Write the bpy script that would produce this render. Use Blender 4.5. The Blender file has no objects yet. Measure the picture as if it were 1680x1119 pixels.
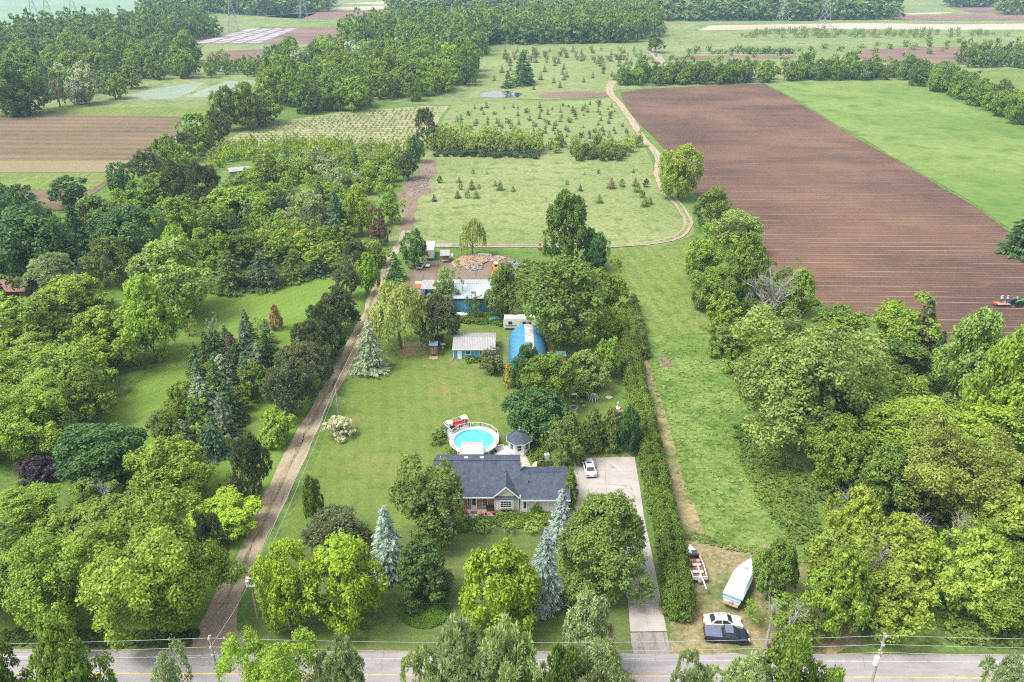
import bpy, bmesh, math, random
import numpy as np
from mathutils import Vector, Matrix, noise

SC = bpy.context.scene
COL = SC.collection
R = math.radians
# ------------------------------------------------------------------ camera
FOC = 1307.0; PITCH = R(26.3); CAMH = 78.0
CP, SP = math.cos(PITCH), math.sin(PITCH)
cam_d = bpy.data.cameras.new('camera'); cam = bpy.data.objects.new('camera', cam_d); COL.objects.link(cam)
cam_d.sensor_width = 36.0; cam_d.lens = 36.0 * FOC / 1680.0
cam_d.clip_start = 0.5; cam_d.clip_end = 12000
cam.location = (0, 0, CAMH); cam.rotation_euler = (R(90) - PITCH, 0, 0)
SC.camera = cam
# ------------------------------------------------------------------ sky, sun, exposure
SUN_EL, SUN_AZ = R(60), R(-112)      # azimuth clockwise from +Y
world = bpy.data.worlds.new("World"); SC.world = world; world.use_nodes = True
wn, wl = world.node_tree.nodes, world.node_tree.links
wn.clear()
sky = wn.new('ShaderNodeTexSky'); sky.sky_type = 'NISHITA'; sky.sun_disc = False
sky.sun_elevation = SUN_EL; sky.sun_rotation = SUN_AZ; sky.air_density = 1.0; sky.dust_density = 3.0; sky.ozone_density = 1.0
hs = wn.new('ShaderNodeHueSaturation'); hs.inputs['Saturation'].default_value = 0.12; hs.inputs['Value'].default_value = 1.0
bg = wn.new('ShaderNodeBackground'); bg.inputs['Strength'].default_value = 0.12
wo = wn.new('ShaderNodeOutputWorld')
wl.new(sky.outputs[0], hs.inputs['Color']); wl.new(hs.outputs[0], bg.inputs['Color']); wl.new(bg.outputs[0], wo.inputs['Surface'])
sun_d = bpy.data.lights.new('sun', 'SUN'); sun_d.energy = 1.5; sun_d.angle = R(22); sun_d.color = (1.0, 0.95, 0.86)
sun = bpy.data.objects.new('sun', sun_d); COL.objects.link(sun)
sdir = Vector((math.sin(SUN_AZ) * math.cos(SUN_EL), math.cos(SUN_AZ) * math.cos(SUN_EL), math.sin(SUN_EL)))
sun.rotation_euler = (-sdir).to_track_quat('-Z', 'Y').to_euler(); sun.location = (0, 0, 300)
SC.view_settings.view_transform = 'Standard'; SC.view_settings.look = 'None'
SC.view_settings.exposure = 1.6; SC.view_settings.gamma = 1.0; SC.view_settings.use_curve_mapping = False
cy = SC.cycles
cy.max_bounces = 5; cy.diffuse_bounces = 3; cy.glossy_bounces = 2; cy.transmission_bounces = 3; cy.volume_bounces = 1; cy.transparent_max_bounces = 8
cy.use_denoising = False; cy.filter_width = 1.1
cy.caustics_reflective = False; cy.caustics_refractive = False

# ------------------------------------------------------------------ picture point -> place on the ground
def at(px, py, z=0.0):
    x = (px - 840.0) / FOC; y = (559.5 - py) / FOC
    d = Vector((x, CP + y * SP, -SP + y * CP))
    t = (CAMH - z) / -d.z
    return Vector((d.x * t, d.y * t, z))
def scale_at(p):                    # picture pixels per metre at a place
    return FOC / (p.y * CP + (CAMH - p.z) * SP)

# ------------------------------------------------------------------ naming helpers
def tag(o, label=None, cat=None, group=None, kind=None):
    if label: o['label'] = label
    if cat: o['category'] = cat
    if group: o['group'] = group
    if kind: o['kind'] = kind
    return o
def empty(name, loc, rz=0.0, label=None, cat=None, group=None):
    o = bpy.data.objects.new(name, None); COL.objects.link(o)
    o.location = loc; o.rotation_euler = (0, 0, rz); o.empty_display_size = 0.3
    return tag(o, label, cat, group)
def link(name, me, parent=None, mat=None, loc=None):
    o = bpy.data.objects.new(name, me); COL.objects.link(o)
    if mat is not None and len(me.materials) == 0: me.materials.append(mat)
    if parent is not None: o.parent = parent
    if loc is not None: o.location = loc
    return o
def np_mesh(name, V, F):            # V (n,3), F (m,k) -> mesh, fast
    V = np.asarray(V, np.float32); F = np.asarray(F, np.int32); k = F.shape[1]
    me = bpy.data.meshes.new(name)
    me.vertices.add(len(V)); me.vertices.foreach_set('co', V.ravel())
    me.loops.add(F.size); me.loops.foreach_set('vertex_index', F.ravel())
    me.polygons.add(len(F)); me.polygons.foreach_set('loop_start', np.arange(0, F.size, k, dtype=np.int32))
    me.update(calc_edges=True)
    return me

# ------------------------------------------------------------------ materials
class NT:
    def __init__(s, name):
        s.m = bpy.data.materials.new(name); s.m.use_nodes = True
        s.n = s.m.node_tree.nodes; s.l = s.m.node_tree.links; s.n.clear()
        s.out = s.n.new('ShaderNodeOutputMaterial')
    def new(s, t, **kw):
        n = s.n.new(t)
        for k, v in kw.items(): setattr(n, k, v)
        return n
    def put(s, sock, v):
        if isinstance(v, bpy.types.NodeSocket): s.l.new(v, sock)
        elif isinstance(v, (tuple, list)):
            sock.default_value = (*v, 1.0) if len(v) == 3 and len(sock.default_value) == 4 else v
        else: sock.default_value = v
    def noise(s, vec, scale, detail=3.0, rough=0.55):
        n = s.new('ShaderNodeTexNoise'); s.put(n.inputs['Vector'], vec)
        n.inputs['Scale'].default_value = scale; n.inputs['Detail'].default_value = detail; n.inputs['Roughness'].default_value = rough
        return n.outputs['Fac']
    def ramp(s, fac, lo, hi, a=0.0, b=1.0):
        n = s.new('ShaderNodeMapRange'); s.put(n.inputs['Value'], fac)
        for k, v in (('From Min', lo), ('From Max', hi), ('To Min', a), ('To Max', b)): n.inputs[k].default_value = v
        return n.outputs[0]
    def mix(s, fac, a, b, mode='MIX'):
        n = s.new('ShaderNodeMix', data_type='RGBA', blend_type=mode); s.put(n.inputs[0], fac); s.put(n.inputs[6], a); s.put(n.inputs[7], b)
        return n.outputs[2]
    def math(s, op, a, b=0.0, c=None):
        n = s.new('ShaderNodeMath', operation=op); s.put(n.inputs[0], a); s.put(n.inputs[1], b)
        if c is not None: s.put(n.inputs[2], c)
        return n.outputs[0]
    def pos(s, sx=1, sy=1, sz=1, rz=0):
        g = s.new('ShaderNodeNewGeometry'); mp = s.new('ShaderNodeMapping')
        s.l.new(g.outputs['Position'], mp.inputs['Vector']); mp.inputs['Scale'].default_value = (sx, sy, sz); mp.inputs['Rotation'].default_value = (0, 0, rz)
        return mp.outputs[0]
    def finish(s, col, rough=0.9, metal=0.0, spec=0.3, bump=None, bstr=0.5, bdist=0.1, **kw):
        p = s.new('ShaderNodeBsdfPrincipled'); s.put(p.inputs['Base Color'], col); s.put(p.inputs['Roughness'], rough); s.put(p.inputs['Metallic'], metal)
        p.inputs['Specular IOR Level'].default_value = spec
        for k, v in kw.items(): s.put(p.inputs[k.replace('_', ' ')], v)
        if bump is not None:
            b = s.new('ShaderNodeBump'); b.inputs['Strength'].default_value = bstr; b.inputs['Distance'].default_value = bdist
            s.put(b.inputs['Height'], bump); s.l.new(b.outputs[0], p.inputs['Normal'])
        s.l.new(p.outputs[0], s.out.inputs['Surface'])
        return s.m
_M = {}
def paint(name, col, rough=0.5, metal=0.0, wear=0.12, scale=3.0, spec=0.4):
    if name in _M: return _M[name]
    t = NT(name); tc = t.new('ShaderNodeTexCoord').outputs['Object']
    f = t.noise(tc, scale, 5.0, 0.65)
    dark = tuple(c * (1 - 2.2 * wear) for c in col); lite = tuple(min(1, c * (1 + wear) + wear * 0.02) for c in col)
    c = t.mix(t.ramp(f, 0.3, 0.7), dark, lite)
    _M[name] = t.finish(c, t.ramp(f, 0.3, 0.7, min(1, rough + 0.08), max(0.05, rough - 0.05)), metal, spec)
    return _M[name]

def grass_mat(name, a, b, c=None, big=0.03, fine=1.6, stripes=None, bare=None, weeds=0.0, lum=0.35):
    """a/b large-scale mix, c = clump colour, stripes=(period, angle, amount), bare=(colour, threshold)"""
    t = NT(name); P = t.pos()
    n1 = t.noise(P, big, 4.0, 0.6); n2 = t.noise(P, fine, 4.0, 0.7); n3 = t.noise(P, fine * 0.22, 3.0, 0.6)
    col = t.mix(t.ramp(n1, 0.38, 0.62), a, b)
    if c is not None: col = t.mix(t.ramp(n3, 0.5, 0.68), col, c)
    if stripes:
        per, ang, amt = stripes
        Q = t.pos(rz=ang); sx = t.new('ShaderNodeSeparateXYZ'); t.l.new(Q, sx.inputs[0])
        w = t.math('SINE', t.math('MULTIPLY_ADD', n3, 0.9, t.math('MULTIPLY', sx.outputs[0], 2 * math.pi / per)))
        m = t.ramp(w, -0.7, 0.7, 1 - amt, 1 + amt)
        k = t.new('ShaderNodeVectorMath', operation='SCALE'); t.l.new(col, k.inputs[0]); t.l.new(m, k.inputs['Scale']); col = k.outputs[0]
    if bare:
        n5 = t.noise(P, 0.09, 5.0, 0.65)
        col = t.mix(t.ramp(n5, bare[1], bare[1] + 0.12), col, bare[0])
    k = t.new('ShaderNodeVectorMath', operation='SCALE'); t.l.new(col, k.inputs[0]); t.l.new(t.ramp(n2, 0.3, 0.7, 1 - lum, 1 + lum), k.inputs['Scale']); col = k.outputs[0]
    if weeds:
        n4 = t.noise(P, 0.45, 2.0, 0.8)
        col = t.mix(t.ramp(n4, 0.66, 0.7, 0, weeds), col, (0.05, 0.09, 0.03))
    return t.finish(col, 0.95, 0, 0.1, bump=t.math('ADD', n2, n3), bstr=0.6, bdist=0.25)

def soil_mat(name, a, b, rows=None, streak=None, green=None, big=0.02):
    """rows=(period, angle, amount) furrows; streak = colour of broken light lines along the rows"""
    t = NT(name); P = t.pos()
    n1 = t.noise(P, big, 5.0, 0.6); n2 = t.noise(P, 2.2, 4.0, 0.75)
    col = t.mix(t.ramp(n1, 0.35, 0.62), a, b)
    n6 = t.noise(t.pos(0.25, 1, 1), big * 3, 4.0, 0.6)
    col = t.mix(t.ramp(n6, 0.5, 0.7, 0, 0.6), col, tuple(x * 0.62 for x in a))
    bmp = n2
    if rows:
        per, ang, amt = rows
        Q = t.pos(rz=ang); sx = t.new('ShaderNodeSeparateXYZ'); t.l.new(Q, sx.inputs[0])
        wob = t.noise(t.pos(0.2, 1, 1), 0.08, 2.0)
        ph = t.math('MULTIPLY_ADD', wob, 3.0, t.math('MULTIPLY', sx.outputs[1], 2 * math.pi / per))
        w = t.math('SINE', ph)
        k = t.new('ShaderNodeVectorMath', operation='SCALE'); t.l.new(col, k.inputs[0]); t.l.new(t.ramp(w, -1, 1, 1 - amt, 1 + amt), k.inputs['Scale']); col = k.outputs[0]
        bmp = t.math('MULTIPLY_ADD', w, 0.5, n2)
        if streak:
            br = t.noise(t.pos(0.035, 0.6, 1, 0), 1.0, 3.0, 0.6)
            w2 = t.math('SINE', t.math('MULTIPLY', ph, 0.5))
            m = t.math('MULTIPLY', t.ramp(w2, 0.86, 0.97), t.ramp(br, 0.45, 0.6))
            fade = t.ramp(sx.outputs[1], 210, 330, 1.0, 0.35)
            col = t.mix(t.math('MULTIPLY', m, fade), col, streak)
            dots = t.noise(t.pos(1.6, 0.3, 1), 1.0, 2.0, 0.5)
            col = t.mix(t.ramp(dots, 0.66, 0.76, 0, 0.4), col, streak)
    if green:
        n7 = t.noise(t.pos(0.5, 1, 1), 0.5, 3.0, 0.6)
        col = t.mix(t.ramp(n7, 0.42, 0.6, 0, 0.75), col, green)
    k = t.new('ShaderNodeVectorMath', operation='SCALE'); t.l.new(col, k.inputs[0]); t.l.new(t.ramp(n2, 0.3, 0.7, 0.82, 1.18), k.inputs['Scale']); col = k.outputs[0]
    return t.finish(col, 0.95, 0, 0.1, bump=bmp, bstr=0.5, bdist=0.15)

# ------------------------------------------------------------------ ground sheets
def densify(P, step, amp, seed=0, closed=True):
    out = []; n = len(P); acc = 0
    for i in range(n if closed else n - 1):
        a, b = P[i], P[(i + 1) % n]; L = (b - a).length; k = max(1, min(120, int(L / step)))
        d = (b - a) / max(L, 1e-6); nrm = Vector((-d.y, d.x, 0))
        for j in range(k):
            q = a + (b - a) * (j / k)
            w = amp * noise.noise(Vector((q.x / (step * 3), q.y / (step * 3), seed * 7.3))) * 2 + amp * 0.5 * noise.noise(Vector((q.x / step, q.y / step, seed)))
            out.append(q + nrm * w if j else q + nrm * w * 0.3)
    if not closed: out.append(P[-1])
    return out
def sheet(name, pix, z, mat, step=3.0, amp=0.4, label=None, world_pts=False):
    P = [Vector((p[0], p[1], 0)) for p in pix] if world_pts else [at(*p) for p in pix]
    P = densify(P, step, amp, len(name))
    me = bpy.data.meshes.new(name); me.from_pydata([(p.x, p.y, z) for p in P], [], [list(range(len(P)))])
    # face up
    if me.polygons and me.polygons[0].normal.z < 0: me.flip_normals()
    o = link(name, me, None, mat); o['kind'] = 'structure'
    if label: o['label'] = label
    return o
def ribbon(name, pix, widths, z, mat, step=2.0, amp=0.2, label=None):
    P = [at(*p) for p in pix]; L, Rr = [], []
    pts = []
    for i in range(len(P) - 1):
        a, b = P[i], P[i + 1]; k = max(1, int((b - a).length / step))
        for j in range(k):
            f = j / k; pts.append((a.lerp(b, f), widths[i] * (1 - f) + widths[i + 1] * f))
    pts.append((P[-1], widths[-1]))
    # smooth
    for _ in range(4):
        q = pts[:]
        for i in range(1, len(pts) - 1): q[i] = ((pts[i - 1][0] + pts[i][0] * 2 + pts[i + 1][0]) / 4, pts[i][1])
        pts = q
    V = []
    for i, (p, w) in enumerate(pts):
        d = (pts[min(i + 1, len(pts) - 1)][0] - pts[max(i - 1, 0)][0]).normalized(); nrm = Vector((-d.y, d.x, 0))
        j1 = amp * noise.noise(Vector((p.x / 2.5, p.y / 2.5, 3))) * 2; j2 = amp * noise.noise(Vector((p.x / 2.5, p.y / 2.5, 9))) * 2
        V.append(p + nrm * (w / 2 + j1)); V.append(p - nrm * (w / 2 + j2))
    F = [(2 * i, 2 * i + 1, 2 * i + 3, 2 * i + 2) for i in range(len(pts) - 1)]
    me = bpy.data.meshes.new(name); me.from_pydata([(v.x, v.y, z) for v in V], [], F)
    if me.polygons[0].normal.z < 0: me.flip_normals()
    o = link(name, me, None, mat); o['kind'] = 'structure'
    if label: o['label'] = label
    return o
# ================================================================== HAZE
hz = bpy.data.meshes.new('haze')
bmz = bmesh.new(); bmesh.ops.create_cube(bmz, size=1.0); bmz.to_mesh(hz); bmz.free()
hzo = link('haze', hz); hzo.scale = (6600, 6600, 83); hzo.location = (0, 2200, 39.5); hzo['kind'] = 'stuff'
ht = NT('haze_air'); pv = ht.new('ShaderNodeVolumePrincipled'); pv.inputs['Color'].default_value = (0.42, 0.7, 1.0, 1); pv.inputs['Density'].default_value = 0.00012
pv.inputs['Anisotropy'].default_value = 0.0
ht.l.new(pv.outputs[0], ht.out.inputs['Volume']); hz.materials.append(ht.m)

# ================================================================== GROUND
G_meadow = grass_mat('meadow_grass', (0.15, 0.185, 0.068), (0.19, 0.215, 0.092), (0.105, 0.15, 0.045), big=0.025, fine=0.9, weeds=0.35)
G_far = grass_mat('far_grass', (0.13, 0.175, 0.065), (0.18, 0.2, 0.09), (0.1, 0.15, 0.05), big=0.012, fine=0.25)
G_base = grass_mat('rough_grass', (0.085, 0.14, 0.03), (0.11, 0.17, 0.042), (0.065, 0.115, 0.026), big=0.04, fine=1.2)
G_lawn = grass_mat('lawn_grass', (0.1, 0.148, 0.03), (0.135, 0.162, 0.046), (0.085, 0.138, 0.026), big=0.05, fine=1.8, stripes=(2.6, R(-9), 0.03), bare=((0.19, 0.165, 0.07), 0.6), lum=0.18)
G_front = grass_mat('front_lawn_grass', (0.085, 0.12, 0.03), (0.11, 0.14, 0.042), None, big=0.08, fine=2.0, stripes=(1.6, R(90), 0.05), bare=((0.15, 0.135, 0.06), 0.62), lum=0.2)
G_west = grass_mat('west_lawn_grass', (0.105, 0.175, 0.028), (0.13, 0.2, 0.038), None, big=0.05, fine=2.2, stripes=(2.2, R(35), 0.03), lum=0.15)
G_right = grass_mat('tall_meadow_grass', (0.085, 0.15, 0.03), (0.14, 0.195, 0.055), (0.055, 0.11, 0.022), big=0.07, fine=1.3, weeds=0.2, lum=0.45)
G_strip = grass_mat('mown_strip_grass', (0.11, 0.16, 0.036), (0.145, 0.178, 0.052), (0.085, 0.135, 0.03), big=0.05, fine=1.3, stripes=(3.4, R(-7), 0.05))
G_bright = grass_mat('green_crop', (0.1, 0.165, 0.038), (0.15, 0.205, 0.06), (0.08, 0.145, 0.034), big=0.014, fine=0.3, lum=0.15)
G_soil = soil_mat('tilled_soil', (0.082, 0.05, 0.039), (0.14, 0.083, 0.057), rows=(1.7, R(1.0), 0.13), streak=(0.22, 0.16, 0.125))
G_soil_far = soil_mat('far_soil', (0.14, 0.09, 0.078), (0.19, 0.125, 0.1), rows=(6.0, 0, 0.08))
G_band = soil_mat('banded_soil', (0.13, 0.075, 0.055), (0.17, 0.1, 0.07), rows=(9.0, R(2), 0.18), green=(0.11, 0.12, 0.06))
G_straw = grass_mat('dry_straw', (0.27, 0.215, 0.12), (0.22, 0.18, 0.1), (0.16, 0.15, 0.075), big=0.12, fine=1.6, bare=((0.1, 0.13, 0.04), 0.49))
G_sand = grass_mat('pale_sand', (0.36, 0.31, 0.25), (0.3, 0.265, 0.21), None, big=0.02, fine=0.3, lum=0.1)
G_film = soil_mat('field_film', (0.32, 0.32, 0.36), (0.22, 0.21, 0.23), rows=(14.0, R(-60), 0.3))
G_wheat = grass_mat('bluish_crop', (0.17, 0.22, 0.165), (0.2, 0.25, 0.19), None, big=0.02, fine=0.3, lum=0.12)
G_paleblue = grass_mat('far_pale_crop', (0.15, 0.22, 0.16), (0.17, 0.24, 0.17), None, big=0.006, fine=0.1, lum=0.08)

def asphalt_mat():
    t = NT('old_asphalt'); P = t.pos(0.25, 1, 1); n = t.noise(P, 0.9, 5, 0.65); f = t.noise(t.pos(), 9, 3, 0.8)
    c = t.mix(t.ramp(n, 0.35, 0.65), (0.24, 0.222, 0.23), (0.31, 0.29, 0.298))
    v = t.new('ShaderNodeTexVoronoi', feature='DISTANCE_TO_EDGE'); t.l.new(t.pos(0.6, 1, 1), v.inputs['Vector']); v.inputs['Scale'].default_value = 0.35
    crack = t.math('MULTIPLY', t.ramp(v.outputs['Distance'], 0.0, 0.012, 1, 0), t.ramp(t.noise(t.pos(), 0.25, 2), 0.5, 0.6))
    c = t.mix(t.math('MULTIPLY', crack, 0.55), c, (0.07, 0.065, 0.065))
    c = t.mix(t.ramp(f, 0.35, 0.7, 0, 0.25), c, (0.15, 0.14, 0.145))
    return t.finish(c, 0.9, 0, 0.2, bump=f, bstr=0.2, bdist=0.02)
M_asphalt = asphalt_mat()
def gravel_mat(name, a, b, dark):
    t = NT(name); n = t.noise(t.pos(), 0.5, 5, 0.7); f = t.noise(t.pos(), 5, 3, 0.8); w = t.noise(t.pos(1.2, 0.12, 1, R(18)), 0.9, 3, 0.6)
    c = t.mix(t.ramp(n, 0.35, 0.65), a, b); c = t.mix(t.ramp(w, 0.52, 0.66, 0, 0.65), c, dark)
    k = t.new('ShaderNodeVectorMath', operation='SCALE'); t.l.new(c, k.inputs[0]); t.l.new(t.ramp(f, 0.3, 0.7, 0.75, 1.2), k.inputs['Scale'])
    return t.finish(k.outputs[0], 0.95, 0, 0.1, bump=f, bstr=0.5, bdist=0.06)
M_gravel = gravel_mat('gravel', (0.33, 0.265, 0.19), (0.265, 0.215, 0.16), (0.17, 0.14, 0.09))
M_gravel_grey = gravel_mat('grey_gravel', (0.3, 0.26, 0.22), (0.24, 0.2, 0.17), (0.15, 0.13, 0.1))
M_dirt = gravel_mat('bare_dirt', (0.2, 0.15, 0.115), (0.155, 0.115, 0.09), (0.1, 0.075, 0.055))

# base sheet to the horizon, fine enough to be sound
B = sheet('ground', [(-3200, -1000), (3200, -1000), (3200, 5400), (-3200, 5400)], 0.0, G_base, step=400, amp=0, world_pts=True)

F1, F2, F3 = 0.06, 0.12, 0.18
# ---- far plain
sheet('far_grassland', [(-900, 200), (-300, 120), (300, 235), (420, 140), (720, 175), (1015, 148), (1260, 137), (1500, 150), (2500, 200), (3500, -40), (-2500, -40)], F1, G_far, step=60, amp=8)
sheet('far_crop_field', [(-900, 60), (120, 40), (262, 26), (270, -20), (-900, -20)], F2, G_paleblue, step=60, amp=2)
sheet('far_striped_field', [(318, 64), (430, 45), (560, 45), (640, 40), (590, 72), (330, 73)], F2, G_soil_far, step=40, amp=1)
for k in range(4):
    a = 350 + 34 * k
    sheet('field_film_strip', [(318 + 28 * k, 71), (340 + 28 * k, 71), (428 + 20 * k, 47), (412 + 20 * k, 47)], F3, G_film, step=40, amp=0.3)
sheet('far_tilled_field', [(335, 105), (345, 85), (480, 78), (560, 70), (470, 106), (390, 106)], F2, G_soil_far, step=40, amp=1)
sheet('far_green_strip', [(430, 45), (640, 30), (660, 33), (600, 44)], F2, G_bright, step=60, amp=1)
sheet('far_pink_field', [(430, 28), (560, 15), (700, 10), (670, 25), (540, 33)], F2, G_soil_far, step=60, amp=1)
sheet('far_white_field', [(520, 14), (640, 9), (665, 13), (600, 17)], F3, G_sand, step=60, amp=1)
sheet('far_bright_field', [(320, 40), (420, 25), (520, 22), (470, 40), (350, 58)], F2, G_far, step=60, amp=1)
sheet('far_green_crop_strip', [(400, 44), (520, 35), (640, 34), (600, 43)], F3, G_bright, step=60, amp=1)
sheet('sand_strip', [(1145, 50), (1165, 42), (1400, 38), (1560, 40), (1900, 36), (1900, 48), (1560, 49), (1350, 47)], F2, G_sand, step=60, amp=2)
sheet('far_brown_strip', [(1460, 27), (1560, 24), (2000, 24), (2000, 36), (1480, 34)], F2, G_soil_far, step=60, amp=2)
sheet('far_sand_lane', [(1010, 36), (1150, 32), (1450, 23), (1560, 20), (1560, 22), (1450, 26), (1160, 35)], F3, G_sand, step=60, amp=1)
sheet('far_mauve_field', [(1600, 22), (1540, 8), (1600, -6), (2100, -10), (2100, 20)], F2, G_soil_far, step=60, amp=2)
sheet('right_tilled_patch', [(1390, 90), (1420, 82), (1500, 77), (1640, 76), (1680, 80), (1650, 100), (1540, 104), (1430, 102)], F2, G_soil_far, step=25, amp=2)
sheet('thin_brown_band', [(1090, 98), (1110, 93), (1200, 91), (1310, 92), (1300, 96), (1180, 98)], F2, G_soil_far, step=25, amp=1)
sheet('sand_patch', [(560, 6), (640, 2), (700, 4), (690, 10)], F3, G_sand, step=60, amp=1)

# ---- left fields
sheet('left_tilled_field', [(-700, 186), (150, 188), (300, 192), (285, 235), (180, 300), (120, 345), (-60, 350), (-700, 350)], F2, G_band, step=12, amp=0.5)
sheet('left_green_margin', [(-700, 176), (200, 175), (420, 178), (300, 194), (150, 190), (-700, 188)], F1 + .02, G_strip, step=15, amp=1)
sheet('left_green_stripe', [(-700, 284), (190, 284), (150, 312), (-700, 312)], F3, G_strip, step=12, amp=0.4)
sheet('left_tan_stripe', [(-700, 266), (225, 264), (192, 283), (-700, 283)], F3, grass_mat('stubble', (0.2, 0.165, 0.1), (0.18, 0.155, 0.085), None, lum=0.15), step=12, amp=0.4)
sheet('wheat_field', [(200, 160), (245, 147), (300, 139), (340, 135), (318, 150), (290, 162), (240, 164)], F2, G_wheat, step=12, amp=0.8)
sheet('wheat_strip', [(305, 161), (330, 148), (370, 134), (430, 130), (400, 145), (350, 160)], F2, G_wheat, step=12, amp=0.8)

# ---- middle
sheet('pale_meadow', [(640, 405), (655, 330), (700, 255), (740, 172), (800, 160), (870, 165), (960, 165), (1010, 160), (1060, 235), (1075, 300), (1125, 340), (1140, 385), (1090, 402), (900, 407)], 0.02, G_meadow, step=8, amp=1)
sheet('upper_meadow', [(770, 160), (795, 90), (850, 78), (1010, 72), (1065, 72), (1100, 118), (1012, 140), (1000, 158), (900, 164)], 0.075, G_meadow, step=20, amp=2)
sheet('nursery_plot', [(330, 250), (420, 205), (560, 183), (735, 172), (700, 235), (650, 262)], 0.03, grass_mat('nursery_ground', (0.19, 0.2, 0.1), (0.23, 0.22, 0.12), (0.14, 0.17, 0.06), big=0.03, fine=0.8, stripes=(5.0, R(93), 0.16)), step=8, amp=1)
sheet('plantation_floor', [(250, 345), (330, 262), (640, 255), (640, 380), (560, 440), (330, 420)], 0.03, G_right, step=8, amp=1)
sheet('small_tilled_patch', [(882, 157), (900, 152), (960, 150), (995, 152), (1000, 158), (960, 161), (890, 161)], 0.13, G_soil_far, step=12, amp=1)
sheet('tilled_field', [(1018, 152), (1060, 146), (1250, 137), (1300, 163), (1400, 224), (1500, 281), (1600, 340), (1680, 398), (1900, 470), (1900, 640), (1680, 600), (1445, 524), (1345, 503), (1320, 490), (1235, 420), (1150, 330), (1090, 245), (1052, 206), (1028, 175)], 0.14, G_soil, step=10, amp=0.5)
sheet('crop_field', [(1252, 136), (1470, 131), (1530, 150), (1600, 178), (1700, 215), (2300, 330), (1950, 470), (1680, 392), (1600, 336), (1500, 277), (1400, 220), (1300, 160)], 0.10, G_bright, step=12, amp=0.6)
sheet('field_beyond_hedge', [(1560, 118), (1700, 112), (2100, 120), (2100, 200), (1700, 190), (1610, 165)], 0.08, G_strip, step=20, amp=1)

# ---- tracks
ribbon('farm_track', [(1062, 80), (1078, 92), (1090, 108), (1098, 122)], [7, 7, 6, 6], 0.2, M_gravel_grey, step=8, amp=0.5)
ribbon('farm_track', [(1006, 134), (999, 143), (1001, 155), (1018, 172), (1035, 196), (1052, 225), (1078, 252), (1083, 266), (1078, 288), (1088, 312), (1112, 335), (1131, 358), (1133, 375), (1118, 390), (1085, 400), (1000, 405)], [5.5, 4.8, 4.2, 3.8, 3.5, 3.2, 3.2, 3.2, 3.0, 2.9, 2.8, 2.8, 2.7, 2.6, 2.4, 2.4], 0.2, M_gravel, step=4, amp=0.35)
ribbon('grass_centre_strip', [(1085, 258), (1086, 268), (1081, 288), (1090, 312), (1113, 335), (1131, 358), (1132, 373), (1117, 390), (1085, 400), (1000, 404.5)], [1.0] * 10, 0.22, G_meadow, step=4, amp=0.25)
ribbon('farm_track', [(1000, 405), (900, 404), (800, 404), (712, 403)], [2.6, 2.6, 3, 3.2], 0.18, M_gravel_grey, step=4, amp=0.25)
ribbon('grass_centre_strip', [(1000, 404.5), (900, 403.6), (800, 403.6), (740, 403)], [0.9] * 4, 0.22, G_meadow, step=4, amp=0.2)

# ---- near ground
sheet('mown_strip', [(1000, 408), (1090, 404), (1130, 402), (1150, 460), (1180, 545), (1060, 552), (1045, 520), (1000, 460)], 0.05, G_strip, step=4, amp=0.4)
sheet('tall_meadow', [(1052, 555), (1100, 548), (1215, 552), (1500, 560), (1760, 640), (1900, 900), (1900, 1060), (1400, 1060), (1340, 915), (1290, 892), (1150, 885), (1112, 830), (1090, 700), (1060, 600)], 0.03, G_right, step=2, amp=1.1)
sheet('back_lawn', [(618, 560), (660, 545), (740, 515), (840, 520), (1000, 540), (1010, 620), (1035, 745), (940, 755), (900, 770), (700, 890), (450, 925), (475, 850), (520, 750), (575, 640)], 0.02, G_lawn, step=3, amp=0.3)
sheet('front_lawn', [(440, 905), (520, 893), (600, 885), (660, 865), (760, 850), (940, 850), (1025, 940), (1034, 1040), (1034, 1062), (430, 1052), (405, 1010)], 0.03, G_front, step=2.5, amp=0.3)
sheet('west_lawn', [(130, 700), (200, 660), (290, 560), (330, 480), (440, 462), (560, 445), (620, 440), (600, 480), (560, 560), (500, 680), (440, 800), (370, 940), (340, 1000), (325, 1050), (0, 1060), (0, 1000), (250, 900), (230, 800)], 0.02, G_west, step=3, amp=0.3)
sheet('yard_dirt', [(676, 440), (700, 432), (760, 425), (830, 420), (850, 432), (870, 455), (820, 470), (740, 470), (700, 492), (680, 500), (668, 465)], 0.05, M_dirt, step=3, amp=0.8)
sheet('dirt_patch', [(645, 572), (690, 560), (715, 566), (700, 580), (660, 588)], 0.035, grass_mat('worn_grass', (0.2, 0.155, 0.09), (0.17, 0.16, 0.07), (0.13, 0.15, 0.05), big=0.2, fine=1.5), step=2, amp=0.6)
sheet('dirt_patch', [(1078, 588), (1092, 586), (1104, 594), (1100, 602), (1084, 602)], 0.045, M_dirt, step=1.5, amp=0.4)
ribbon('straw_path', [(1048, 575), (1058, 610), (1071, 650), (1085, 700), (1099, 760), (1113, 820), (1132, 872)], [2.2, 2.4, 2.8, 3.0, 3.2, 3.6, 4.6], 0.05, G_straw, step=2, amp=0.35)
sheet('straw_clearing', [(1108, 850), (1130, 868), (1200, 890), (1300, 903), (1340, 915), (1360, 960), (1400, 1010), (1430, 1075), (1100, 1074), (1096, 1020), (1130, 960), (1118, 900)], 0.045, G_straw, step=1.5, amp=1.1)
sheet('roadside_verge', [(-400, 1046), (330, 1047), (430, 1052), (1034, 1058), (1096, 1060), (1400, 1062), (2100, 1075), (2100, 1090), (-400, 1076)], 0.025, G_straw if False else G_front, step=3, amp=0.3)

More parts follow.
